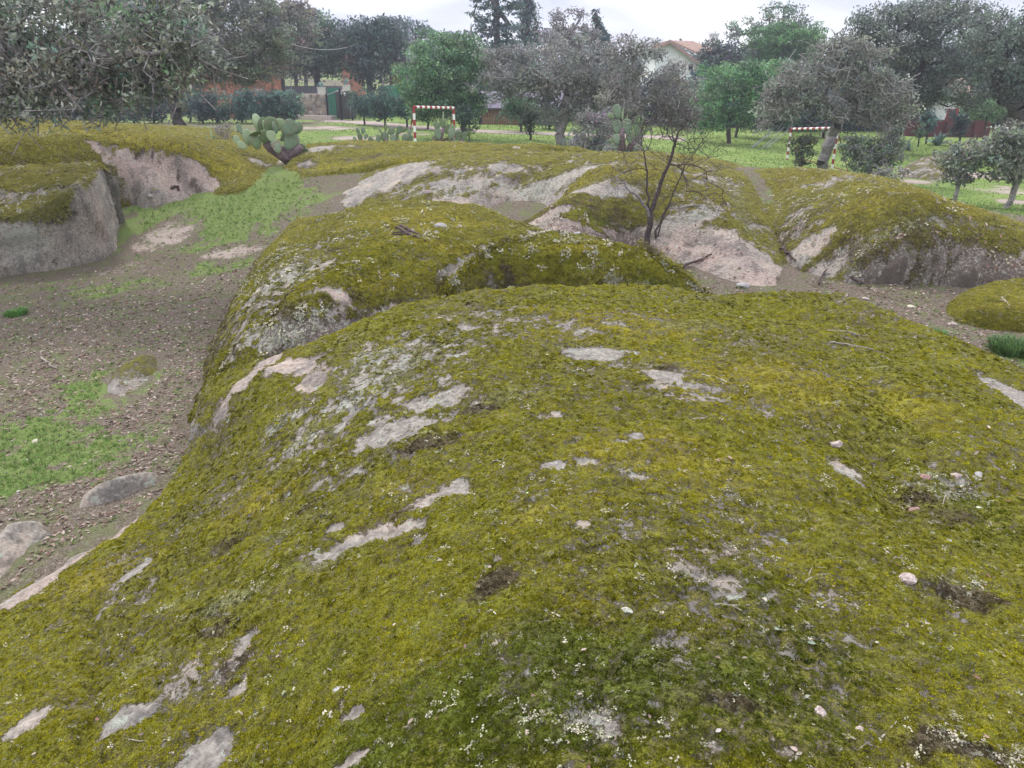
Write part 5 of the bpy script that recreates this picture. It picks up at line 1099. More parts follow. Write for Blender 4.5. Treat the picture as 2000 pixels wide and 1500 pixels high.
# leaf litter, grass and little stones on the earth
def on_ground(n, seed, r0, r1, az0=-46, az1=46, mask=None):
    rng = np.random.RandomState(seed); a = np.radians(rng.uniform(az0, az1, n)); r = np.exp(rng.uniform(math.log(r0), math.log(r1), n))
    x, y = np.sin(a) * r, np.cos(a) * r; at = ground_attrs(x, y); k = rng.rand(n) < mask(at, x, y)
    for R in ROCKS:
        bb = R.poly; inb = k & (x > bb[:, 0].min()) & (x < bb[:, 0].max()) & (y > bb[:, 1].min()) & (y < bb[:, 1].max())
        ii = np.where(inb)[0]
        if len(ii): k[ii[R.d(x[ii], y[ii]) > .0]] = False
    x, y = x[k], y[k]; at = {q: v[k] for q, v in at.items()}; z = ground_h(x, y)
    N_ = normal_at(lambda a_, b_: ground_h(a_, b_, True), x, y, .03); return x, y, z, N_, at, rng
def gcover(name, key, n, seed, r0, r1, mask, cols, size, lift=.003, sizef=None, tilt=.35, az=(-46, 46), label=None):
    x, y, z, N_, at, rng = on_ground(n, seed, r0, r1, *az, mask)
    m_ = len(x); r = np.hypot(x, y); c = np.array(cols)[rng.randint(0, len(cols), m_)] * rng.uniform(.7, 1.25, (m_, 1))
    s = rng.uniform(*size, m_) * (sizef(r) if sizef else 1)
    N2 = N_ + rng.normal(size=(m_, 3)) * tilt; N2[:, 2] = np.abs(N2[:, 2]) + .2; N2 /= np.linalg.norm(N2, axis=1)[:, None]
    scatter(name, key, np.stack([x, y, z + lift], 1), N2, s, c, rng, label=label)
gcover('leaf_litter', 'leaf', 90000, 701, 2.8, 24, lambda a, x, y: .18 + .75 * sstep(.2, .9, a['litter']) - .8 * sstep(.5, .9, a['grass']), LF + [(.2, .15, .12), (.38, .31, .25), (.16, .11, .085), (.26, .19, .14)], (.024, .05), .006, lambda r: np.clip(.7 + r * .05, .8, 1.6), label='brown and beige fallen oak leaves strewn over the earth of the hollow and gully')
gcover('pebbles', 'pebble', 22000, 702, 2.8, 22, lambda a, x, y: .3 + .4 * sstep(.2, .9, a['litter']) - .4 * sstep(.5, .9, a['grass']), [(.35, .31, .28), (.25, .21, .19), (.45, .40, .36), (.2, .17, .15)], (.010, .035), .004, lambda r: np.clip(.6 + r * .06, .8, 1.6), .2, label='small pebbles and clods scattered on the trodden earth')
GC = [(.20, .32, .09), (.24, .36, .11), (.13, .21, .06), (.29, .38, .14), (.34, .36, .17)]
gcover('grass', 'grass', 240000, 703, 2.8, 30, lambda a, x, y: sstep(.25, .8, a['grass'] + .3 * fbm(x * 5, y * 5, 3, 321)) * .95 + .06, GC, (.018, .05), 0, lambda r: np.clip(.7 + r * .055, .8, 2.0), .25, label='short fresh green grass growing in patches in the hollow and gully')
gcover('meadow_grass', 'grass', 70000, 704, 20, 60, lambda a, x, y: sstep(.3, .9, a['grass']) * .8, [(.17, .26, .065), (.21, .30, .08), (.14, .21, .05), (.28, .31, .13)], (.04, .08), 0, lambda r: r / 30, .25, label='low green meadow grass spreading beyond the rocks to the hedges')
# ------------------------------------------------------------------ man-made things beyond the rocks
M_WHITE = simple_mat('white_paint', (.78, .78, .76), .5, .06, 6); M_RED = simple_mat('red_paint', (.32, .045, .045), .5, .15, 6)
M_RUST = simple_mat('red_steel', (.22, .04, .04), .6, .2, 8); M_DARKM = simple_mat('dark_metal', (.03, .032, .035), .5, .2, 10, metallic=.6)
M_ORANGE = simple_mat('orange_brick', (.34, .155, .10), .9, .25, 3, bstr=.8); M_REDW = simple_mat('dark_red_wall', (.10, .036, .036), .85, .12, 2)
M_WALL = simple_mat('white_render', (.72, .72, .74), .9, .05, 2); M_TILE = simple_mat('clay_roof_tile', (.30, .205, .16), .9, .25, 3, bstr=.8); M_FASC = simple_mat('pink_fascia', (.34, .22, .20), .8, .1, 3)
M_GLASS = simple_mat('dark_window_glass', (.03, .035, .045), .1, .1, 2, spec=.6); M_GREENM = simple_mat('green_mesh_sheet', (.045, .19, .12), .8, .15, 4); M_WOOD = simple_mat('brown_board', (.17, .085, .055), .85, .3, 5, bstr=.6)
M_STONE = [simple_mat('fieldstone_%s' % k, c, .9, .25, 7, bstr=1.0) for k, c in (('grey', (.24, .22, .20)), ('tan', (.33, .27, .21)), ('brown', (.19, .15, .12)), ('pale', (.42, .37, .32)))]
M_MORTAR = simple_mat('dark_mortar', (.10, .09, .08), .95, .2, 10); M_KERB = simple_mat('pale_concrete', (.48, .40, .35), .9, .12, 5); M_POT = simple_mat('pale_planter', (.58, .56, .48), .8, .1, 6)
M_AGAVE = simple_mat('agave_leaf', (.22, .32, .28), .5, .15, 4); M_CABLE = simple_mat('pale_cable', (.42, .42, .40), .6, .1, 4); M_GALV = simple_mat('galvanised_steel', (.36, .37, .38), .5, .1, 6, metallic=.3)
M_POLE = simple_mat('weathered_pole', (.22, .19, .17), .9, .2, 6)

def banded(mb, A, B, r, n, first=0, rs=8):
    A, B = np.array(A, float), np.array(B, float)
    for i in range(n):
        a, b = A + (B - A) * i / n, A + (B - A) * (i + 1) / n
        mb.tube([a, b], r, rs, m=(i + first) % 2, cap=i in (0, n - 1))
def goal(PL, PR, zl, zr, h_l, h_r, back, name_label, r=.042, nb=15):
    """PL/PR foot points, h_l/h_r tops"""
    e = empty('goal_frame', PL, name_label, 'goal')
    mats = [M_WHITE, M_RED]
    for P, h in ((PL, h_l), (PR, h_r)):
        m = MB(); banded(m, (P[0], P[1], P[2] - .1), (P[0], P[1], h), r, 9, 1); m.build('post', mats, e)
        m = MB(); q = np.array(P) + back; q[2] = float(ground_h(q[0], q[1], False)) - .05
        m.tube([np.array([P[0], P[1], h - .12]), q], .02, 6); m.build('stay', M_RUST, e)
    m = MB(); banded(m, (PL[0], PL[1], h_l), (PR[0], PR[1], h_r), r * 1.02, nb, 1); m.build('crossbar', mats, e)
    m = MB(); qa, qb = np.array(PL) + back, np.array(PR) + back
    for q in (qa, qb): q[2] = float(ground_h(q[0], q[1], False)) + .03
    m.tube([qa, qb], .02, 6); m.build('ground_bar', M_RUST, e)
    return e
def pt(u, v, y): return at_y(u, v, y)
def gpt(u, y): return ground_pt(u, y)
a, b = pt(808, 209, 31), pt(886, 211, 32.6)
ga, gb = np.array([a[0], a[1], float(ground_h(a[0], a[1], False))]), np.array([b[0], b[1], float(ground_h(b[0], b[1], False))])
goal(ga, gb, 0, 0, a[2], b[2], np.array([-.55, .9, 0]), 'red and white striped goal frame standing on the meadow before the green tree', r=.05, nb=16)
a, b = pt(1545, 252, 39), pt(1637, 250, 34.5)
ga, gb = np.array([a[0], a[1], float(ground_h(a[0], a[1], False))]), np.array([b[0], b[1], float(ground_h(b[0], b[1], False))])
goal(ga, gb, 0, 0, a[2], b[2], np.array([1.0, .6, 0]), 'striped goal frame half hidden behind the olive like oak at the east of the meadow', r=.055, nb=16)

def stone_mesh(seed):
    rng = np.random.RandomState(seed); import bmesh
    bm = bmesh.new(); bmesh.ops.create_cube(bm, size=1.0); bmesh.ops.subdivide_edges(bm, edges=bm.edges[:], cuts=1, use_grid_fill=True)
    V = np.array([v.co[:] for v in bm.verts]); F = np.array([[v.index for v in f.verts] for f in bm.faces]); bm.free()
    nrm = np.linalg.norm(V, axis=1)[:, None]; V = V * (.62 + .38 * .62 / np.maximum(nrm, .3)) * rng.uniform(.88, 1.12, (len(V), 1))
    return [new_mesh('stone', V, F, [mt], False) for mt in M_STONE]
STM = [m for s_ in range(3) for m in stone_mesh(800 + s_)]
def stone_face(parent, A, B, z0, z1, thick, cw, ch, rng, origin):
    """individual stones laid in rough courses on the wall core between A and B"""
    A, B = np.array(A[:2]), np.array(B[:2]); L = np.linalg.norm(B - A); t = (B - A) / L; n = np.array([t[1], -t[0]])
    if n[1] > 0: n = -n
    rz = math.atan2(t[1], t[0]); z = z0
    while z < z1 - ch * .3:
        h = ch * rng.uniform(.8, 1.25); x = -rng.uniform(0, cw * .5)
        while x < L:
            w_ = cw * rng.uniform(.7, 1.4); c = A + t * min(max(x + w_ / 2, w_ * .3), L - w_ * .3) + n * (thick / 2)
            o = bpy.data.objects.new('stone', STM[rng.randint(0, len(STM))]); COL.objects.link(o); o.parent = parent
            o.location = (c[0] - origin[0], c[1] - origin[1], z + h / 2 - origin[2]); o.rotation_euler = (rng.normal() * .08, rng.normal() * .12, rz + rng.normal() * .05); o.scale = (w_ * 1.12, .22, h * 1.12)
            x += w_
        z += h
rng = np.random.RandomState(77)
# stone wall left of the gate
A, B = gpt(587, 62), gpt(641, 61); zt = pt(600, 184, 62)[2]
e = empty('stone_wall', A, 'rough fieldstone wall with a pale ledge along its foot, left of the gate', 'wall')
m = MB(); c = (A + B) / 2; L = np.linalg.norm((B - A)[:2]); rz = math.atan2(B[1] - A[1], B[0] - A[0]); zb = min(A[2], B[2]) - .1
m.box((c[0], c[1] + .05, (zb + zt) / 2), (L, .35, zt - zb - .05), rz); m.build('core', M_MORTAR, e)
stone_face(e, A, B, zb + .25, zt, .35, .30, .22, rng, A)
m = MB(); m.box((c[0], c[1] + .02, zt), (L * .55, .5, .10), rz); m.build('coping', M_KERB, e)
A2, B2 = gpt(575, 60.8), gpt(655, 60.2); c = (A2 + B2) / 2; L = np.linalg.norm((B2 - A2)[:2])
m = MB(); m.box((c[0], c[1], c[2] + .08), (L, .8, .45), rz); m.build('ledge', M_KERB, e)
# stone gate pillar
A, B = gpt(664, 62.5), gpt(689, 61.8); zt = pt(676, 180, 62)[2]
e = empty('stone_pillar', A, 'broad stone gate pillar carrying a planter and two small white plates', 'pillar')
m = MB(); c = (A + B) / 2; L = np.linalg.norm((B - A)[:2]); rz = math.atan2(B[1] - A[1], B[0] - A[0]); zb = A[2] - .1
m.box((c[0], c[1] + .25, (zb + zt) / 2), (L, .7, zt - zb), rz); m.build('core', M_MORTAR, e)
stone_face(e, A, B, zb + .1, zt, -.1, .28, .22, rng, A)
for u in (665.5, 673):
    p = pt(u, 184, 61.2); m = MB(); m.box(p, (.16, .03, .24), rz); m.build('name_plate', M_WHITE, e)
# planters
def agave(m, c, n, L, rng, w_=.06, up=.6):
    for i in range(n):
        a = rng.uniform(0, 6.283); el = rng.uniform(up, 1.4); d = np.array([math.cos(a) * math.cos(el), math.sin(a) * math.cos(el), math.sin(el)])
        s_ = np.array([-math.sin(a), math.cos(a), 0]) * w_ * L * 1.6; l = L * rng.uniform(.7, 1); q = np.array(c)
        mid = q + d * l * .5; tip = q + d * l + np.array([0, 0, -.08 * l]); upv = np.cross(s_, d); upv /= np.linalg.norm(upv); upv *= w_ * L * .5
        m.add([q - s_ * .7, q + s_ * .7, mid + s_, mid - s_, tip, mid - upv, q - upv], [[0, 1, 2, 3], [0, 3, 5, 6], [1, 6, 5, 2]], [[3, 2, 4], [3, 4, 5], [2, 5, 4]])
for (u, v0, v1, y, lab) in [(629, 186, 171, 61.6, 'square pale planter with a spiky plant on the stone wall end'), (677, 178, 166, 62.1, 'square pale planter with spreading agave on top of the gate pillar')]:
    p = pt(u, v0, y); q = pt(u, v1, y); e = empty('planter', p, lab, 'planter'); m = MB(); h = q[2] - p[2]
    m.box((p[0], p[1], p[2] + h / 2), (.50, .5, h)); m.box((p[0], p[1], p[2] + h), (.56, .56, .06)); m.build('pot', M_POT, e)
    m = MB(); agave(m, (p[0], p[1], p[2] + h), 16, .62, rng); m.build('plant', M_AGAVE, e)
# metal gate: two bar leaves
for (u0, u1, lab) in [(642, 668.5, 'narrow dark metal gate leaf with thin bars next to the stone wall'), (669.5, 690, 'dark metal gate leaf in front of the stone pillar')]:
    A, B = gpt(u0, 60), gpt(u1, 59.6); zt = pt(u0, 186, 60)[2]; zt2 = pt(u1, 176 if u0 < 650 else 184, 59.6)[2]
    e = empty('metal_gate', A, lab, 'gate'); t = (B - A); L = np.linalg.norm(t)
    for P, z in ((A, zt), (B, zt2)):
        m = MB(); m.box((P[0], P[1], (P[2] + z) / 2), (.13, .10, z - P[2] + .2)); m.build('gate_post', M_DARKM, e)
    m = MB(); m.tube([A + [0, 0, .15], B + [0, 0, .15]], .03, 5); m.build('rail', M_DARKM, e); m = MB(); m.tube([(A[0], A[1], zt), (B[0], B[1], zt2)], .035, 5); m.build('rail', M_GALV if u0 < 650 else M_DARKM, e)
    nb = 9
    bmesh_bar = None
    for i in range(1, nb):
        f = i / nb; p = A + t * f; z = zt + (zt2 - zt) * f
        m = MB(); m.tube([(p[0], p[1], p[2] + .15), (p[0], p[1], z)], .012, 4); m.build('bar', M_DARKM, e)
# green panel behind the gate, wall fence with posts
def wallbox(name, lab, cat, u0, u1, y0, y1, vt, mat, th=.15, group=None, vt2=None):
    A, B = gpt(u0, y0), gpt(u1, y1); za, zb_ = pt(u0, vt, y0)[2], pt(u1, vt2 or vt, y1)[2]; n = np.array([B[1] - A[1], A[0] - B[0], 0]); n = n / np.linalg.norm(n) * th / 2
    if mat is None: return A, B, za, zb_
    V = [A - n + [0, 0, -.4], B - n + [0, 0, -.4], B + n + [0, 0, -.4], A + n + [0, 0, -.4]]; V = [np.array(q) for q in V]
    Vt = [V[0].copy(), V[1].copy(), V[2].copy(), V[3].copy()]
    for q, z in zip(Vt, (za, zb_, zb_, za)): q[2] = z
    m = MB(); m.add(np.array(V + Vt), [[0, 3, 2, 1], [4, 5, 6, 7], [0, 1, 5, 4], [1, 2, 6, 5], [2, 3, 7, 6], [3, 0, 4, 7]])
    e = empty(name, A, lab, cat, group); m.build('panel', mat, e); return e
e = wallbox('green_panel_door', 'green sheet metal door seen through the bar gate', 'door', 645, 668, 66, 66, 172, M_GREENM)
e = wallbox('mesh_fence', 'grey slatted fence line running behind the stone wall and planters', 'fence', 560, 690, 69, 67, 168, simple_mat('purple_grey_screen', (.17, .165, .19), .9, .15, 4), .06)
for u in (575, 603, 632, 660):
    p = gpt(u, 68.4); m = MB(); m.tube([p, (p[0], p[1], pt(u, 162, 68.4)[2])], .04, 6); m.build('fence_post', M_GALV, e)
e = wallbox('mesh_fence', 'green wind screen fence rising behind the hedge right of the gate', 'fence', 745, 850, 67, 66, 168, M_GREENM, .05, vt2=158)
for u in (752, 798, 845):
    p = gpt(u, 66.2); m = MB(); m.tube([p, (p[0], p[1], pt(u, 148, 66.2)[2])], .05, 6); m.build('fence_post', M_POLE, e)
# brick wall behind the bushes: every course and pier it shows
def brick_wall(name, lab, u0, u1, y0, y1, vt, mat, piers, seed, cap=True, cat='wall'):
    e = wallbox(name, lab, cat, u0, u1, y0, y1, vt, mat, .3); A, B, za, zb_ = wallbox('', '', '', u0, u1, y0, y1, vt, None)
    if cap: m = MB(); m.box(((A[0] + B[0]) / 2, (A[1] + B[1]) / 2, (za + zb_) / 2 + .05), (np.linalg.norm((B - A)[:2]), .45, .1), math.atan2(B[1] - A[1], B[0] - A[0])); m.build('coping', M_TILE, e)
    for k in range(piers):
        f = (k + .5) / piers; p = A * (1 - f) + B * f; z = za * (1 - f) + zb_ * f
        m = MB(); m.box((p[0], p[1] - .1, (p[2] + z) / 2), (.45, .45, z - p[2] + .5)); m.build('pier', mat, e)
    return e
brick_wall('brick_wall', 'orange brick garden wall above the clipped bushes on the left', 405, 552, 64, 65, 148, M_ORANGE, 4, 1)
brick_wall('brick_wall', 'low grey garden wall half hidden by the hanging oak twigs at the far left', -80, 240, 60, 62, 196, simple_mat('grey_plaster', (.30, .27, .26), .9, .15, 2), 5, 2, False)
brick_wall('brick_wall', 'orange brick wall piece right of the very dark round oak', 765, 812, 72, 72, 152, M_ORANGE, 2, 3)
brick_wall('garden_wall', 'dark red painted garden wall behind the agave and conifer shrubs', 1768, 1932, 55, 55, 237, M_REDW, 3, 4, False)
A, B = gpt(550, 63.5), None; m = MB(); z = pt(550, 147, 63.5)[2]; e = empty('brick_pillar', A, 'slim orange brick pillar at the end of the orange wall', 'pillar'); m.box((A[0], A[1], (A[2] + z) / 2), (.45, .45, z - A[2] + .3)); m.build('shaft', M_ORANGE, e); m = MB(); m.box((A[0], A[1], z + .06), (.6, .6, .12)); m.build('cap', M_TILE, e)
# orange building glimpsed between the oaks
p0, p1 = pt(670, 112, 92), pt(702, 82, 92); e = empty('orange_house', ((p0[0] + p1[0]) / 2, 92, p0[2] - 4), 'bit of an orange house glimpsed between two dark oaks under the cable', 'house')
m = MB(); m.box(((p0[0] + p1[0]) / 2, 92, p0[2] - 1.5), (p1[0] - p0[0], 3, 5)); m.build('wall', M_ORANGE, e)
m = MB(); cx = (p0[0] + p1[0]) / 2; zt = p0[2] + 1; w_ = (p1[0] - p0[0]) / 2 + .3; m.add([(cx - w_, 90.2, zt), (cx + w_, 90.2, zt), (cx + w_, 93.8, zt), (cx - w_, 93.8, zt), (cx, 90.2, zt + .8), (cx, 93.8, zt + .8)], [[0, 3, 2, 1], [0, 4, 5, 3], [1, 2, 5, 4]], [[0, 1, 4], [2, 3, 5]]); m.build('roof', M_TILE, e)
# white gabled house
def house():
    y = 84; pk = pt(1307, 79, y); el = pt(1272, 100, y); er = pt(1371, 127, y); zg = float(ground_h(pk[0], y, False))
    e = empty('white_house', (pk[0], y, zg), 'white gabled house with clay tile roof showing above the grey oaks', 'house')
    wl, wr = el[0] + .5, er[0] - .6; zl = el[2] - .05; zr = er[2] + .25; D = 9.0
    zpk = pk[2] - .25
    m = MB(); V = []
    for yy in (y, y + D): V += [(wl, yy, zg - 1), (wr, yy, zg - 1), (wr, yy, zr), (pk[0], yy, zpk), (wl, yy, zl)]
    m.add(V, [[0, 1, 2, 2], [1, 6, 7, 2], [0, 4, 9, 5]][1:], None)
    m.add(V, None, [[0, 1, 2], [0, 2, 3], [0, 3, 4], [5, 7, 6], [5, 8, 7], [5, 9, 8]]); m.build('wall', M_WALL, e)
    def slope_(P, Q, nrow, nm):          # roof slope from ridge P down to eave Q, rows of tiles as raised steps
        dx = (Q[0] - P[0]) / nrow; dz = (Q[2] - P[2]) / nrow; me_ = MB()
        for i in range(nrow):
            x0, x1, z0, z1 = P[0] + dx * i, P[0] + dx * (i + 1.08), P[2] + dz * i + .02, P[2] + dz * (i + 1.08) + .09
            me_.add([(x0, y - .4, z0), (x1, y - .4, z1), (x1, y + D + .4, z1), (x0, y + D + .4, z0), (x0, y - .4, z0 - .1), (x1, y - .4, z1 - .1), (x1, y + D + .4, z1 - .1), (x0, y + D + .4, z0 - .1)], [[0, 3, 2, 1], [4, 5, 6, 7], [0, 1, 5, 4], [1, 2, 6, 5], [2, 3, 7, 6]])
        return me_.build(nm, M_TILE, e)
    slope_(pk, er, 14, 'roof'); slope_(pk, el, 8, 'roof')
    for q in (el, er):
        m = MB(); n_ = np.array([0, 0, -.34]); a_, b_ = np.array([pk[0], y - .44, pk[2] + .06]), np.array([q[0], y - .44, q[2] + .06]); o_ = np.array([0, -.08, 0])
        m.add([a_, b_, b_ + n_, a_ + n_, a_ + o_, b_ + o_, b_ + n_ + o_, a_ + n_ + o_], [[4, 5, 6, 7], [0, 1, 5, 4], [3, 7, 6, 2], [1, 2, 6, 5]]); m.build('bargeboard', M_FASC, e)
    # lower wing with ridge along x, its roof behind the gable
    r0, r1 = pt(1312, 79, y + 7), pt(1352, 80, y + 7); ev = pt(1378, 99, y + 3)
    m = MB(); m.add([r0, r1, (ev[0] + 1.5, y + 2.5, ev[2]), (r0[0] + 2, y + 2.5, ev[2] - .2), (r0[0], r0[1], r0[2] - .15), (r1[0], r1[1], r1[2] - .15), (ev[0] + 1.5, y + 2.5, ev[2] - .2), (r0[0] + 2, y + 2.5, ev[2] - .4), (ev[0] + 1.5, y + 11, ev[2])], [[0, 1, 2, 3], [4, 7, 6, 5], [3, 2, 6, 7], [0, 3, 7, 4]], [[1, 8, 2]]); m.build('roof', M_TILE, e)
    for (u, v) in [(1349, 131)]:
        p = pt(u, v, y - .03); m = MB(); m.box(p, (.6, .08, .8)); f = m.build('window', M_WHITE, e)
        m = MB(); m.box((0, 0, 0), (.45, .04, .62)); g = MB(); mm = m.mesh('pane', [M_GLASS]); g_ = link('pane', mm, f, loc=(p[0] - pk[0], p[1] - .05 - y, p[2] - zg))
    ch = pt(1392, 98, y + 4); m = MB(); m.box((ch[0], ch[1], ch[2] + .2), (.8, .8, 2.6)); m.box((ch[0], ch[1], ch[2] + 1.55), (1.0, 1.0, .15)); m.build('chimney', M_WALL, e)
    m = MB(); t0 = np.array([ch[0] + .1, ch[1], ch[2] + 1.4]); tz = pt(1398, 60, ch[1])[2]; m.tube([t0, (t0[0], t0[1], tz)], .03, 5); m.tube([(t0[0] - .9, t0[1], tz - .15), (t0[0] + .3, t0[1], tz - .1)], .02, 4)
    for k in range(7): m.tube([(t0[0] - .9 + k * .17, t0[1] - .25, tz - .14), (t0[0] - .9 + k * .17, t0[1] + .25, tz - .14)], .012, 4)
    m.build('antenna', M_GALV, e)
house()
# white house with dark red base behind the big oak
y = 62; p0, p1 = pt(1838, 255, y), pt(1900, 190, y); zg = float(ground_h(p0[0], y, False)); zs = pt(1850, 234, y)[2]
e = empty('white_house', (p0[0], y, zg), 'white house with red plinth and small window between the two big oaks', 'house')
cx = (p0[0] + p1[0]) / 2; w_ = p1[0] - p0[0]; m = MB(); m.box((cx, y + 3, (zs + p1[2]) / 2), (w_, 6, p1[2] - zs)); m.build('wall', M_WALL, e)
m = MB(); m.box((cx, y + 3, (zg - .5 + zs) / 2), (w_ + .08, 6.08, zs - zg + .5)); m.build('plinth', M_REDW, e)
p = pt(1858, 225, y - .04); m = MB(); m.box(p, (.75, .1, .9)); f = m.build('window', M_RED, e); m = MB(); m.box((0, 0, 0), (.55, .05, .7)); link('pane', m.mesh('pane', [M_GLASS]), f, loc=(p[0] - p0[0], p[1] - .06 - y, p[2] - zg))
m = MB(); m.box((p1[0] - 1.0, y - .06, (zs + p1[2]) / 2), (.2, .12, p1[2] - zs)); m.build('downpipe', M_RED, e)
m = MB(); zt = p1[2]; m.add([(cx - w_ / 2 - .5, y - .6, zt), (cx + w_ / 2 + .5, y - .6, zt), (cx + w_ / 2 + .5, y + 6.6, zt), (cx - w_ / 2 - .5, y + 6.6, zt), (cx - w_ / 2 - .5, y + 3, zt + 1.4), (cx + w_ / 2 + .5, y + 3, zt + 1.4)], [[0, 3, 2, 1], [0, 1, 5, 4], [2, 3, 4, 5]], [[0, 4, 3], [1, 2, 5]]); m.build('roof', M_TILE, e)
# wooden shed made of boards
A, B = gpt(941, 54), gpt(1100, 55); zt, ztb = pt(941, 211, 54)[2], pt(1100, 212, 55)[2]; t = B - A; L = np.linalg.norm(t[:2]); rz = math.atan2(t[1], t[0])
e = empty('wooden_shed', A, 'low shed of dark brown upright boards behind the rounded green bush', 'shed')
nb = 34; bm_ = MB(); bm_.box((0, 0, 0), (L / nb * .86, .05, 1.0)); bme = bm_.mesh('board', [M_WOOD])
for i in range(nb):
    f = (i + .5) / nb; p = A + t * f; z1 = zt + (ztb - zt) * f; o = link('board', bme, e); hh = z1 - p[2] + .1 + .05 * math.sin(i * 7.3)
    o.location = (p[0] - A[0], p[1] - A[1] - (i % 2) * .012, hh / 2 - .1 + p[2] - A[2]); o.scale = (1, 1, hh); o.rotation_euler = (0, 0, rz)
m = MB(); m.box((A[0] - .1, A[1] + .05, (A[2] + zt) / 2), (.22, .3, zt - A[2] + .3)); m.build('corner_post', M_DARKM, e)
m = MB(); c = (A + B) / 2; m.box((c[0], c[1] + 1.3, (zt + ztb) / 2 + .5), (L + .6, 3.2, .1), rz, rx=.32); m.build('roof', simple_mat('purple_grey_sheet', (.15, .13, .17), .7, .15, 3), e)
m = MB(); p = pt(950, 181, 55); q = pt(1012, 181, 55); m.tube([p, q], .05, 6); m.build('gutter', M_GALV, e)
# utility pole and cables
p = gpt(923, 95); e = empty('utility_pole', p, 'thin utility pole standing up behind the bright green tree', 'pole'); zt = pt(923, 53, 95)[2]
m = MB(); m.tube([p, (p[0], p[1], zt)], [.16, .11], 8); m.build('shaft', M_POLE, e); m = MB(); m.box((p[0] + .15, p[1], zt - .7), (.9, .1, .1)); m.build('crossarm', M_POLE, e)
def cable(P, Q, sag, lab):
    m = MB(); f = np.linspace(0, 1, 14)[:, None]; X = np.array(P) * (1 - f) + np.array(Q) * f; X[:, 2] -= 4 * sag * (f * (1 - f))[:, 0]; m.tube(X, .022, 4)
    o = m.build('cable', M_CABLE); tag(o, lab, 'cable')
cable(pt(500, 55, 58), pt(712, 80, 70.5), 1.0, 'pale cable sagging across the dark oaks above the stone gate')
cable(pt(760, 72, 75), pt(923, 100, 90), .3, 'thin cable dipping behind the bright green tree')
# fence stakes, stump
for (u, v, y, h, lab) in [(1141, 296, 26, .62, 'thin dark leaning stake in the grass just beyond the crest'), (1119, 299, 26.5, .22, 'short stake stub left of the leaning stake'), (1129, 299, 26.2, .25, 'short stake stub beside the leaning stake')]:
    p = gpt(u, y); p2 = at_y(u, v, y); m = MB(); z0 = max(p[2], p2[2] - h * .5); m.tube([(p2[0], y, p[2] - .1), (p2[0] + .08 * h, y, at_y(u, v, y)[2] + h * .55)], .022, 5, rough=.2, rng=rng); tag(m.build('wooden_stake', M_POLE), lab, 'stake')
# agave
p = gpt(1835, 48); e = empty('agave', p, 'blue green agave rosette on the grass before the red wall', 'agave')
for i in range(26):
    m = MB(); agave(m, p, 1, 1.05, rng, .07, .25); m.build('leaf', M_AGAVE, e)
for (u, y, s_, lab) in [(1778, 45, .8, 'smaller agave beside the large oak trunk')]:
    p = gpt(u, y); e = empty('agave', p, lab, 'agave')
    for i in range(14): m = MB(); agave(m, p, 1, s_, rng, .07, .25); m.build('leaf', M_AGAVE, e)
# pruned branches leaning by the meadow edge
p = gpt(1485, 44); e = empty('branch_pile', p, 'small heap of pale cut branches lying at the far meadow edge', 'branches')
for i in range(4):
    a = rng.uniform(-.4, .4); m = MB(); q = p + [rng.uniform(-.8, .8), rng.uniform(-.3, .3), 0]; m.tube([q, q + [math.sin(a) * .6 + .5, .1, .45], q + [1.1 + a, .2, .95 + rng.uniform(-.2, .2)]], [.035, .03, .015], 5); m.build('branch', M_GALV, e)

# ------------------------------------------------------------------ prickly pears
def pad_mesh(seed):
    rng = np.random.RandomState(seed); n, k = 14, 7; V = []; F = []
    for j in range(k + 1):
        th = j / k * math.pi
        for i in range(n):
            a = i / n * 2 * math.pi; x = math.sin(th) * math.cos(a); y = math.sin(th) * math.sin(a); z = math.cos(th)
            r = 1.0
            h = (z + 1) / 2                                      # 0 foot, 1 top
            wd = .5 * (math.sqrt(max(0, 1 - (2 * h - 1.08) ** 2)) if abs(2 * h - 1.08) < 1 else 0) * .86 + .0
            rx = abs(math.sin(th)) * (.24 + .16 * h); V.append([rx * math.cos(a) * (1 + .03 * rng.normal()), .055 * math.sin(th) * math.sin(a) * (1.2 - .3 * h) + .05 * math.sin(h * 3) * math.cos(seed), h])
    for j in range(k):
        for i in range(n): F.append([j * n + i, j * n + (i + 1) % n, (j + 1) * n + (i + 1) % n, (j + 1) * n + i])
    return np.array(V), np.array(F)[:, ::-1]
def pad_material(name, a, b, brown=.0):
    m = NT(name); p = m.objc(); n1 = m.noise(p, 9, 4); c = m.ramp(n1, [(.3, a), (.7, b)])
    vo = m.n('ShaderNodeTexVoronoi', {'Vector': p, 'Scale': 13.0}); c = m.mix(m.math('SUBTRACT', 1.0, m.step(vo.outputs['Distance'], .06, .12)), c, (.45, .44, .36))
    if brown: c = m.mix(m.math('MULTIPLY', m.step(m.noise(p, 3, 3), .5, .6), brown), c, (.26, .17, .13))
    m.bsdf(c, .55, .3, n1, .2, .01); return m.mat
M_PAD = [pad_material('cactus_pad_green', (.12, .19, .09), (.22, .30, .15), .3), pad_material('cactus_pad_blue', (.11, .18, .11), (.21, .29, .18), .35), pad_material('cactus_pad_pale', (.25, .34, .18), (.38, .46, .28)), pad_material('cactus_pad_scarred', (.16, .24, .14), (.28, .34, .22), .9)]
M_CTR = bark_material('cactus_stem', (.10, .07, .08), (.26, .20, .20), 12)
PADM = {}
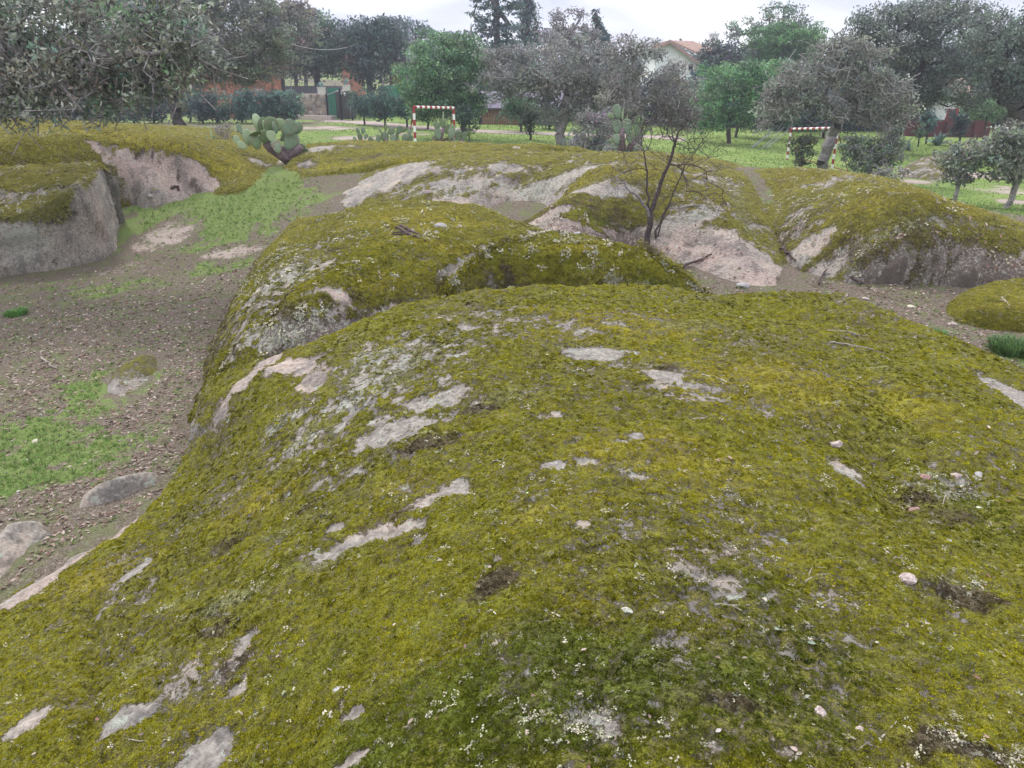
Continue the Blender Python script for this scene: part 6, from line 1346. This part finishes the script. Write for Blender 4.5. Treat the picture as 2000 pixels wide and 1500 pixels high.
def prickly_pear(label, y, base, pads, stems=(), shadey=0):
    """pads: (u, v foot, length px, tilt in degrees from upright, turn degrees, width factor, colour)"""
    b = pt(*base, y); e = empty('prickly_pear', b, label, 'cactus'); sc = (y * CP + 1.1) / FPX; rng = np.random.RandomState(int(base[0]))
    for k, pts in enumerate(stems):
        m = MB(); P = [pt(q[0], q[1], y + (q[3] if len(q) > 3 else 0)) for q in pts]; m.tube(P, [q[2] * sc for q in pts], 9, rough=.12, rng=rng); m.build('stem', M_CTR, e, smooth=True)
    for (u, v, L, tilt, turn, wf, ci) in pads:
        sd = rng.randint(0, 5)
        if (sd, ci) not in PADM:
            V, F = pad_mesh(sd); PADM[(sd, ci)] = new_mesh('pad', V, F, [M_PAD[ci]], True)
        dy = rng.uniform(-.25, .25) * (1 if L > 20 else .5); p = pt(u, v, y + dy) - b; o = link('pad', PADM[(sd, ci)], e); l = L * sc * .82
        o.location = p.tolist(); o.scale = (l * wf * 1.02, l, l); o.rotation_mode = 'QUATERNION'
        o.rotation_quaternion = (Matrix.Rotation(math.radians(tilt), 4, 'Y') @ Matrix.Rotation(math.radians(rng.uniform(-18, 18)), 4, 'X') @ Matrix.Rotation(math.radians(turn), 4, 'Z')).to_quaternion()
    return e
prickly_pear('big pale green prickly pear growing in the cleft between the mossy rocks', 18.4, (560, 312),
  [(487,285,38,-8,60,1.2,2),(507,262,46,-8,70,1.0,2),(512,262,40,12,30,.9,0),(472,262,24,-14,55,.9,1),(468,285,26,-22,20,.9,2),(486,266,34,70,65,.8,0),(482,290,26,-60,15,1.0,2),(505,292,36,-15,30,1.1,0),
   (522,266,36,-6,72,.9,2),(530,262,40,8,10,1.25,0),(545,256,30,12,20,1.1,2),(525,240,15,5,70,.7,2),(540,262,30,-5,60,1.0,1),(556,262,38,42,10,1.35,1),(575,262,30,30,15,1.2,1),(584,282,28,-15,60,.9,1),(560,292,40,30,15,1.2,1),
   (545,300,32,-14,25,1.1,3),(538,290,30,-60,40,.8,2),(552,268,26,15,55,.8,3),(575,286,32,105,15,1.15,1),(585,288,30,128,20,1.0,1),(515,280,34,25,15,1.2,0),(530,276,24,0,20,1.4,2),(500,278,30,-50,20,1.1,0),(560,305,26,-5,20,1.2,1),(548,276,24,40,30,.9,3)],
  [[(566,314,10),(548,300,12),(530,286,11),(518,276,8)], [(562,310,9),(575,298,8),(588,286,7)], [(552,300,9),(550,285,7)]])
prickly_pear('low prickly pear cluster of three branches left of the striped goal', 22.5, (745, 284),
  [(705,276,18,-5,15,1.0,1),(708,262,16,10,25,1.0,1),(702,262,15,-20,20,.9,1),(712,272,14,30,20,1.0,1),(697,274,12,-50,20,1.0,0),(722,278,14,15,20,1.1,1),(740,280,20,-5,30,.9,1),(752,278,24,0,10,1.2,1),(748,262,18,-30,50,.7,0),(752,260,22,10,60,.7,0),
   (758,262,18,35,20,.9,1),(764,266,20,15,20,1.0,1),(770,280,20,-10,20,1.1,1),(778,262,20,20,15,1.2,1),(785,258,16,50,30,.9,1),(775,276,22,5,60,.9,0),(790,280,22,10,20,1.1,1),(798,280,20,25,20,1.0,1),(800,266,16,0,20,1.0,1),(730,280,12,-20,20,1,1),(760,282,16,60,20,1,0)],
  [[(706,284,4),(706,272,3)], [(754,286,5),(756,270,3)], [(778,286,6),(776,272,4)]])
prickly_pear('taller prickly pear with a thin upright shoot in front of the goal post', 22.5, (868, 286),
  [(858,272,24,-10,20,1.1,1),(856,256,22,-12,30,1.0,1),(864,250,22,5,15,1.1,0),(872,262,24,15,25,1.0,0),(866,238,16,-4,70,.5,2),(867,228,12,-12,60,.45,2),(872,240,16,28,60,.6,2),(880,252,16,60,60,.7,2),(880,272,26,10,15,1.1,1),(885,262,22,-5,20,1.0,0),(892,274,22,20,20,1.0,1),
   (898,268,20,-10,20,1.0,1),(905,276,22,10,25,1.0,1),(912,266,16,35,20,1.0,0),(862,275,20,70,50,.8,3),(875,282,20,110,50,.7,2),(853,278,18,-20,20,1.1,3),(890,284,18,0,20,1.3,1),(910,284,14,30,20,1.1,1)],
  [[(860,288,6),(860,272,5),(866,250,3)], [(880,288,5),(884,270,3)], [(900,288,4),(902,272,3)]])
prickly_pear('dusty blue prickly pear half hidden behind the bare shrub at the far crest', 25, (1215, 290),
  [(1212,232,34,-25,15,1.0,1),(1200,232,20,-55,30,1.0,0),(1216,236,26,2,65,.6,2),(1208,262,34,-12,15,1.1,1),(1222,262,36,8,15,1.1,1),(1238,252,34,30,15,1.1,1),(1240,268,28,12,30,1.0,1),(1230,280,28,0,15,1.2,1),(1205,284,26,-10,15,1.1,1),(1247,242,18,5,70,.6,2),(1222,240,20,6,70,.6,2),(1252,266,22,40,30,.9,1)],
  [[(1215,296,8),(1214,270,6),(1216,250,4)], [(1230,294,7),(1236,268,5)]])
prickly_pear('single small upright cactus pad poking over the mossy bank crest', 19.6, (412, 272), [(412,271,20,2,75,.5,2),(416,272,9,30,20,1.1,0),(405,272,8,-30,20,1.1,0)], [])

# ------------------------------------------------------------------ bare leafless shrub
def bare_shrub():
    rng = np.random.RandomState(5150); b = hit(1263, 490, False); y = b[1]; sc = (y * CP + 1.1) / FPX
    e = empty('bare_tree', b, 'bare leafless dark twiggy shrub rising from the cleft between the mossy rocks', 'tree')
    def stem(path, r0, targets, nm, mat, seg=.10, jit=.15, tw=2):
        nodes = [pt(u, v, y + dy) for u, v, dy in path]; nn = [nodes[0] - [0, 0, .08]]
        for a_, b_ in zip(nodes[:-1], nodes[1:]):
            for f in (.33, .66, 1.0): nn.append(a_ * (1 - f) + b_ * f + rng.normal(size=3) * .012)
        n0 = len(nn)
        T_ = [pt(u, v, y + dy) for u, v, dy in targets]
        nd, pa, tips = grow(nn, [-1] + list(range(n0 - 1)), T_, rng, seg=seg, jit=jit, start=2)
        for rep in range(tw):
            cand = list(range(n0 if rep == 0 else n1_, len(nd))); n1_ = len(nd)
            for k in cand:
                if rng.rand() < .55:
                    p = nd[k]; q = nd[pa[k]]; d = p - q; d /= np.linalg.norm(d) + 1e-9; d2 = d * .7 + rng.normal(size=3) * .6; d2[2] += .15; d2 /= np.linalg.norm(d2); L = rng.uniform(.07, .22)
                    m1 = p + d2 * L * .5 + rng.normal(size=3) * .012; m2 = p + d2 * L + rng.normal(size=3) * .03
                    nd.append(m1); pa.append(k); nd.append(m2); pa.append(len(nd) - 2)
        V, F, _, _ = tubes_from(nd, pa, r0 * .45, .0018, 5, .62, fixed=np.linspace(r0, r0 * .30, n0))
        link(nm, new_mesh(nm, V - b, F, [mat], True), e)
    def cloud(n, u0, u1, v0, v1, dz=.5): return [(rng.uniform(u0, u1), rng.uniform(v0, v1), rng.uniform(-dz, dz)) for _ in range(n)]
    stem([(1263,490,0),(1268,440,0),(1276,400,0),(1290,360,0),(1312,300,0),(1325,260,0)], .056, cloud(64, 1280, 1395, 190, 340) + cloud(28, 1330, 1420, 280, 410) + cloud(34, 1245, 1345, 185, 290), 'trunk', M_BARKR)
    stem([(1268,440,0),(1266,400,.02),(1262,360,.0),(1264,320,0),(1255,290,0)], .026, cloud(44, 1190, 1290, 210, 340) + cloud(14, 1205, 1265, 330, 400), 'limb', M_BARKR)
    stem([(1270,415,0),(1250,390,-.1),(1225,365,-.2),(1212,345,-.25)], .028, cloud(8, 1200, 1240, 320, 400, .3), 'limb', M_BARKG)
    stem([(1279,500,.1),(1282,450,.1),(1300,410,.15),(1322,360,.2),(1345,310,.25)], .024, cloud(22, 1300, 1385, 230, 380), 'limb', M_BARKR)
    stem([(1281,470,.1),(1295,420,.2),(1312,390,.2)], .016, cloud(10, 1290, 1370, 380, 440, .4), 'limb', M_BARKR)
bare_shrub()

# ------------------------------------------------------------------ loose things lying on the moss
def twig_mesh(pts, r, rng):
    m = MB(); m.tube(pts, np.linspace(r, r * .45, len(pts)), 5, rough=.2, rng=rng); return m
M_TWIG = bark_material('weathered_twig', (.30, .25, .20), (.62, .56, .47), 60); M_TWIGD = bark_material('dark_stick', (.06, .045, .04), (.16, .12, .11), 30)
TW = [([(1076,992),(1090,1000),(1104,1014)], 2.2, 'curved pale twig lying on bright moss right of the bare rock patch', 0), ([(945,897),(965,903),(990,908)], 2.2, 'thin pale twig on brown moss in the middle of the dome', 0),
      ([(634,1324),(636,1298)], 3, 'short thick twig standing steep in the moss near the crumbly grey stone', 0), ([(640,1311),(656,1316),(668,1326)], 2.4, 'bent twig lying next to the steep short twig', 0), ([(968,1255),(977,1270),(976,1284)], 2, 'small arched pale stalk on dark green moss', 0),
      ([(1553,1137),(1575,1128),(1600,1118)], 3, 'straw coloured twig, lower one of the crossed bundle', 0), ([(1570,1142),(1590,1130),(1617,1126)], 2.6, 'twig crossing the straw coloured bundle to the east', 0), ([(1575,1140),(1585,1110),(1600,1105)], 2, 'thin twig sticking up from the crossed bundle', 0),
      ([(1398,1184),(1430,1189),(1468,1187)], 3, 'long curved cream stick in the middle of the moss', 0), ([(1596,1189),(1608,1180),(1622,1177)], 2.2, 'short curved twig right of the cream stick', 0), ([(1453,1203),(1470,1218),(1490,1230)], 2.4, 'brown twig with a knot pointing at the grey green leaf', 0),
      ([(1652,1280),(1672,1300),(1692,1318)], 1.8, 'fine straight stalk running toward the stones', 0), ([(1718,1446),(1735,1432),(1750,1412)], 3, 'curved grey stick at the dark patch near the lower edge', 0), ([(1668,1476),(1690,1455),(1720,1446)], 1.8, 'fine root like stalk joined to the curved grey stick', 0),
      ([(1535,1500),(1545,1488),(1558,1478)], 2.4, 'hooked stalk beside the tan leaf at the lower edge', 0), ([(1728,1072),(1745,1080),(1762,1090)], 2.2, 'upper twig of the angled pair under the pebbly hollow', 0), ([(1734,1100),(1748,1096),(1762,1090)], 3, 'lower pale twig of the angled pair under the pebbly hollow', 0),
      ([(1609,1055),(1625,1060),(1636,1066)], 2.2, 'short brown twig left of the angled twig pair', 0), ([(1840,990),(1845,970),(1860,962),(1862,975)], 2.0, 'looped pale root lying among the pebbles of the hollow', 0), ([(1877,922),(1890,936),(1899,950)], 1.8, 'straight grey twig at the upper side of the pebbly hollow', 0),
      ([(1715,1026),(1735,1028),(1765,1034)], 1.6, 'thin straw beneath the pebbly hollow', 0), ([(318,992),(320,975)], 2.5, 'pale splinter at the edge of the moss beside the gravel band', 0), ([(245,1448),(300,1452),(345,1446)], 1.5, 'thin straw near the bottom left bare patch', 0),
      ([(1370,735),(1410,745),(1440,770)], 3, 'reddish weathered stick on the pale scar of the dome', 0), ([(1350,824),(1370,822),(1382,820)], 2.6, 'small light stick right of the two bare spots', 0), ([(1620,672),(1650,675),(1705,686)], 2, 'long bleached stalk near the far right slope', 0), ([(1615,648),(1650,650),(1690,660)], 2, 'thin curved stalk above the long bleached one', 0),
      ([(775,448),(795,462),(820,470)], 4, 'dead branch, upper of the two on the middle mossy hump', 1), ([(782,445),(800,455),(832,474)], 4, 'dead branch, lower of the two on the middle mossy hump', 1), ([(1330,524),(1360,515),(1390,500)], 4, 'dark stick leaning on pink bare rock right of the shrub', 1),
      ([(1510,575),(1530,560),(1545,545)], 3.5, 'dark dead branch in the litter of the gully', 1), ([(1660,545),(1680,555),(1700,566)], 3.5, 'brown branch lying at the foot of the whaleback', 1), ([(1690,590),(1715,600),(1740,612)], 3.5, 'broken branch in the middle of the gully floor', 1),
      ([(332,372),(345,366),(352,375)], 4, 'dark curved stick lying on the pink slab', 1), ([(1600,560),(1606,540),(1612,530)], 3, 'dark sprig against the foot of the whaleback', 1), ([(1520,490),(1540,500),(1555,515)], 4, 'dark dead branch in the narrow gully', 1), ([(80,702),(95,712),(110,722)], 3, 'fallen twig on the brown litter of the hollow', 0), ([(1955,583),(1962,590),(1970,600)], 3, 'forked pale twig on the small low rock', 0)]
for pts, r, lab, dk in TW:
    H = [hit(u, v) for u, v in pts]
    if any(h is None for h in H): continue
    H = np.array(H)
    if np.ptp(H[:, 1]) > 2.5: continue
    # bow it smoothly between the points
    if len(H) == 2: H = np.array([H[0], (H[0] + H[1]) / 2, H[1]])
    f = np.linspace(0, len(H) - 1, 9); C_ = np.stack([np.interp(f, range(len(H)), H[:, k]) for k in range(3)], 1); C_[1:-1] = (C_[:-2] + 2 * C_[1:-1] + C_[2:]) / 4
    dep = H[0][1] * CP + (CAMZ - H[0][2]) * SP; rr = r * .8 * dep / FPX; C_[:, 2] += rr * 1.3 + .006; C_ += rng.normal(size=C_.shape) * rr * .5
    m = MB(); m.tube(C_, np.linspace(rr, rr * .5, 9), 5, rough=.25, rng=rng)
    k_ = 4; d_ = C_[5] - C_[3]; s_ = np.cross(d_, [0, 0, 1]); m.tube([C_[k_], C_[k_] + s_ * .8 + d_ * .5 + [0, 0, rr]], [rr * .6, rr * .3], 4)
    o = m.build('twig', M_TWIGD if dk else M_TWIG); tag(o, lab, 'stick' if dk else 'twig')
# stones, crumbly lichen lumps and leaves
def lump(name, cat, lab, u, v, ru, rv, mat, seed, flat=.6, sub=2):
    import bmesh
    h = hit(u, v)
    if h is None: return
    dep = h[1] * CP + (CAMZ - h[2]) * SP; s_ = ru / FPX * dep; r_ = np.random.RandomState(seed)
    bm = bmesh.new(); bmesh.ops.create_icosphere(bm, subdivisions=sub, radius=1); V = np.array([q.co[:] for q in bm.verts]); F = np.array([[q.index for q in f.verts] for f in bm.faces]); bm.free()
    V *= (1 + .22 * fbm(V[:, 0] * 1.6 + V[:, 2], V[:, 1] * 1.6 + seed, 3, seed) + .04 * r_.normal(size=len(V)))[:, None]; V *= [s_, s_ * rv / ru * 1.5, s_ * flat]
    for _ in range(2):                                   # a few broken faces
        n = r_.normal(size=3); n /= np.linalg.norm(n); d = V @ n; c = .6 * d.max(); V -= np.outer(np.clip(d - c, 0, None), n)
    o = link(name, new_mesh(name, V + [h[0], h[1], h[2] + s_ * flat * .12], F, [mat], False)); tag(o, lab, cat)
def stone_mat(nm, a, b, c=None):
    m = NT(nm); p = m.objc(); n = m.noise(p, 55, 4, .65); col = m.ramp(n, [(.3, a), (.7, b)])
    if c: col = m.mix(m.math('MULTIPLY', m.step(m.noise(p, 110, 3), .52, .6), .7), col, c)
    m.bsdf(col, .9, .15, m.noise(p, 160, 3), .7, .004); return m.mat
MS = {'pink': stone_mat('pinkish_stone', (.24, .18, .16), (.47, .39, .35), (.55, .50, .45)), 'grey': stone_mat('grey_stone', (.24, .23, .22), (.44, .42, .40)), 'lich': stone_mat('lichen_crust', (.30, .31, .25), (.58, .58, .48), (.16, .16, .12)), 'white': stone_mat('quartz_pebble', (.34, .31, .27), (.58, .54, .49)), 'red': stone_mat('reddish_stone', (.22, .13, .115), (.36, .23, .20)), 'cream': stone_mat('cream_stone', (.42, .38, .28), (.62, .58, .46))}
for i, (u, v, ru, rv, k, lab) in enumerate([
    (1775,1132,19,13,'pink','rounded pinkish white stone on the moss below the pebbly hollow'), (1600,1393,13,17,'pink','upright wedge of pinkish stone near the lower edge'), (1578,1365,10,6,'lich','small flat grey crust just above the upright wedge stone'),
    (665,1352,17,10,'grey','crumbly grey stone half sunk in the moss near the bent twig'), (652,1402,18,12,'white','cluster of white grains shaped like a small cushion below the grey stone'), (1222,1197,16,9,'lich','pale lichen crusted stone in the middle of the green moss'),
    (1505,1433,9,7,'lich','pale ragged crust left of the lower edge dark patch'), (1395,1448,8,6,'white','small cream pebble beside brown flakes at the lower edge'), (1815,1236,18,10,'grey','brown grey flat stone right of the grey green leaves'), (1920,1388,17,11,'grey','grey stone at the right near the dark corner'),
    (1680,1430,13,9,'pink','rough pink stone beside the dark patch'), (1710,1448,12,8,'lich','lichen covered crust by the curved grey stick'), (1240,1345,7,6,'cream','tiny cream stone on dark green moss'), (1882,953,7,6,'white','white pebble at the east of the hollow'), (1788,1020,7,8,'white','bright white pebble in the pebbly hollow'),
    (1799,1029,7,6,'red','round pink pebble touching the bright white one'), (1790,1000,16,7,'red','long reddish stone in the middle of the hollow'), (1805,934,14,8,'red','reddish stone at the top of the hollow'), (1850,1060,13,8,'grey','brown oval pebble below the hollow'), (1880,1085,8,7,'white','small white pebble below the brown oval one'),
    (1866,932,14,7,'pink','pink pebble at the upper right of the hollow'), (1915,930,14,8,'grey','blue grey pebble beside a thin straight twig'), (1820,1008,9,6,'cream','cream pebble right of the long reddish stone'), (1855,1018,8,4,'cream','yellowish flat pebble on green moss'), (1992,872,7,5,'white','white flat stone at the right edge of the dome'),
    (1490,1170+2,9,5,'cream','pinkish flat seed husk on the moss'), (760,1092,7,5,'cream','small cream pebble below the bare rock patch'), (1632,868,16,9,'pink','pink chip on the pale scar of the right slope'), (1412,1055,7,5,'lich','little pale lump between lichen crumbs'), (1060,735,6,5,'cream','tiny pale stone on the upper moss'),
    (1008,292,10,4,'pink','pale stone resting on the crest of the far mossy shelf'), (1128,457,8,5,'grey','small grey rock on the far mossy hump'), (860,443,14,6,'grey','grey knob poking out of the middle hump moss'), (835,377,10,3,'pink','flat pale stone on the streaked slope of the dome'), (70,862,8,5,'cream','pale stone in the grass of the hollow'),
    (293,383,6,3,'grey','small stone where the pink slab meets the litter'), (1860,635,9,5,'pink','pinkish stone in the gully litter before the small rock'), (1690,585,8,5,'pink','small pink stone on the gully floor'), (1780,600,8,5,'cream','pale stone on the gully floor by the foot of the whaleback'), (1450,560,14,8,'grey','dark knobby rock at the corner of the gully')]):
    lump('stone', 'stone', lab, u, v, ru, rv, MS[k], 900 + i, .55 if i != 1 else .9)
def leaf_thing(u, v, L, ang, col, lab, nm='fallen_leaf'):
    h = hit(u, v)
    if h is None: return
    dep = h[1] * CP + (CAMZ - h[2]) * SP; s_ = L / FPX * dep; n = 7; V = []; F = []
    for i in range(n + 1):
        f = i / n; w_ = math.sin(min(1, f * 1.15) * math.pi) ** .75 * .24 if f < .87 else .08 * (1 - f) / .13
        for k, q in ((0, -1), (1, 0), (2, 1)): V.append([(f - .5) * s_, q * w_ * s_, (abs(q) * .10 + .06 * math.sin(f * 3)) * s_ + .012])
    for i in range(n):
        for k in (0, 1): F.append([i * 3 + k, i * 3 + k + 1, i * 3 + k + 4, i * 3 + k + 3])
    V = np.array(V) @ np.array(Matrix.Rotation(math.radians(ang), 3, 'Z')).T + h
    o = link(nm, new_mesh(nm, V, np.array(F), [simple_mat('leaf_' + nm, col, .6, .12, 40)], True)); tag(o, lab, 'leaf')
leaf_thing(1515, 1236, 20, -30, (.24, .27, .19), 'upper grey green oak leaf fallen on the moss'); leaf_thing(1585, 1264, 20, -25, (.22, .26, .19), 'lower grey green oak leaf lying beside brown crumbs')
leaf_thing(1712, 1261, 10, 10, (.55, .55, .38), 'pale yellow round leaf under the small twigs'); leaf_thing(1800, 1263, 12, 40, (.6, .6, .5), 'curled whitish leaf right of the pale yellow one'); leaf_thing(1705, 1233, 16, -20, (.36, .25, .2), 'tan leaf between fine twigs on the moss')
leaf_thing(1550, 1472, 20, -50, (.40, .31, .26), 'tan ragged leaf at the lower edge'); leaf_thing(1560, 1480, 16, 20, (.45, .36, .30), 'second tan leaf touching the ragged one'); leaf_thing(1403, 1435, 18, 30, (.40, .36, .33), 'grey brown leaf shred above the small cream pebble'); leaf_thing(1912, 998, 18, -25, (.5, .52, .36), 'yellow green leaf at the east of the hollow')
leaf_thing(1030, 968, 9, 70, (.35, .5, .2), 'tiny fresh green leaf on bright moss')
# grass clumps
def clump(u, v, ru, h_, n, cols, lab, rngs):
    c = hit(u, v, False); r_ = np.random.RandomState(rngs); dep = c[1] * CP + (CAMZ - c[2]) * SP; R_ = ru / FPX * dep; V = []; F = []; C_ = []
    for i in range(n):
        a = r_.uniform(0, 6.283); q = math.sqrt(r_.rand()) * R_; x, y_ = c[0] + math.cos(a) * q, c[1] + math.sin(a) * q; z = float(ground_h(x, y_)); o = np.array([math.cos(a), math.sin(a), 0]) * r_.uniform(.1, .7) * h_ + r_.normal(size=3) * [.15, .15, 0] * h_
        s_ = np.cross(o + [1e-3, 0, .1], [0, 0, 1]); s_ = s_ / (np.linalg.norm(s_) + 1e-9) * .003 * (1 + c[1] * .12); H_ = h_ * r_.uniform(.6, 1.1); b_ = np.array([x, y_, z - .01]); k = len(V)
        V += [b_ - s_, b_ + s_, b_ + o * .45 + [0, 0, H_ * .65] + s_, b_ + o * .45 + [0, 0, H_ * .65] - s_, b_ + o + [0, 0, H_ * .85]]; F += [k, k + 1, k + 2, k + 3]; C_ += [np.array(cols[r_.randint(len(cols))]) * r_.uniform(.7, 1.2)] * 5
    F4 = np.array(F).reshape(-1, 4); F3 = np.stack([F4[:, 3], F4[:, 2], F4[:, 2] * 0 + F4[:, 2] + 2], 1)
    o = link('grass_clump', new_mesh('grass_clump', np.array(V), [F4, F3], [M_LEAF], False, colattrs={'col': np.array(C_)})); tag(o, lab, 'grass clump')
clump(1985, 690, 46, .17, 900, [(.10, .19, .055), (.15, .25, .08), (.08, .14, .045)], 'dense tall green grass clump at the right edge of the gully', 1)
clump(32, 612, 20, .10, 260, [(.10, .24, .05), (.14, .28, .07)], 'small bright green grass clump alone on the litter of the hollow', 2)
clump(382, 875, 12, .13, 240, [(.06, .12, .05), (.10, .17, .07)], 'dark grass tuft at the foot of the pink rock ridge', 3)
clump(1780, 648, 14, .10, 160, [(.12, .24, .06), (.18, .30, .09)], 'small weed clump in the middle of the gully', 4)
clump(1835, 655, 12, .09, 130, [(.12, .24, .06), (.18, .30, .09)], 'light green weed clump right of the gully centre', 5)
clump(1070, 445, 30, .14, 420, [(.10, .20, .06), (.14, .25, .08)], 'green weeds in the cleft behind the middle hump', 6)
clump(700, 655, 26, .09, 380, [(.08, .17, .05), (.12, .22, .06)], 'green weeds sprouting in the crack between dome and hump', 7)
clump(1500, 590, 20, .09, 200, [(.10, .20, .06), (.14, .25, .08)], 'sparse weeds behind the crest of the front dome', 8)
# puddle on the far shelf
h = hit(918, 319, False, R_C); n = 40; V = []
for i in range(n):
    a = i / n * 6.283; r_ = 1 + .22 * math.sin(a * 3 + 1) + .12 * math.sin(a * 5); x, y_ = h[0] + math.cos(a) * .42 * r_, h[1] + math.sin(a) * .75 * r_; V.append([x, y_, h[2] + .035])
mw = NT('puddle_water'); mw.bsdf((.10, .10, .12), .06, .6)
o = link('puddle', new_mesh('puddle', np.array(V), np.array([list(range(n))]), [mw.mat], False), kind='structure')
# ------------------------------------------------------------------ thin moist air
def haze():
    m = bpy.data.materials.new('thin_haze'); m.use_nodes = True; t = m.node_tree; t.nodes.clear()
    o = t.nodes.new('ShaderNodeOutputMaterial'); v = t.nodes.new('ShaderNodeVolumePrincipled'); v.inputs['Density'].default_value = .0011; v.inputs['Color'].default_value = (.84, .88, 1.0, 1); v.inputs['Anisotropy'].default_value = .2
    t.links.new(v.outputs[0], o.inputs['Volume'])
    V = [(x, y, z) for x in (-1600, 1600) for y in (-1600, 1600) for z in (-6, 28)]
    me = new_mesh('haze', np.array(V), np.array([[0, 1, 3, 2], [4, 6, 7, 5], [0, 4, 5, 1], [2, 3, 7, 6], [0, 2, 6, 4], [1, 5, 7, 3]]), [m], False)
    link('haze', me, kind='stuff', label='thin bluish air fading the far trees')
haze()
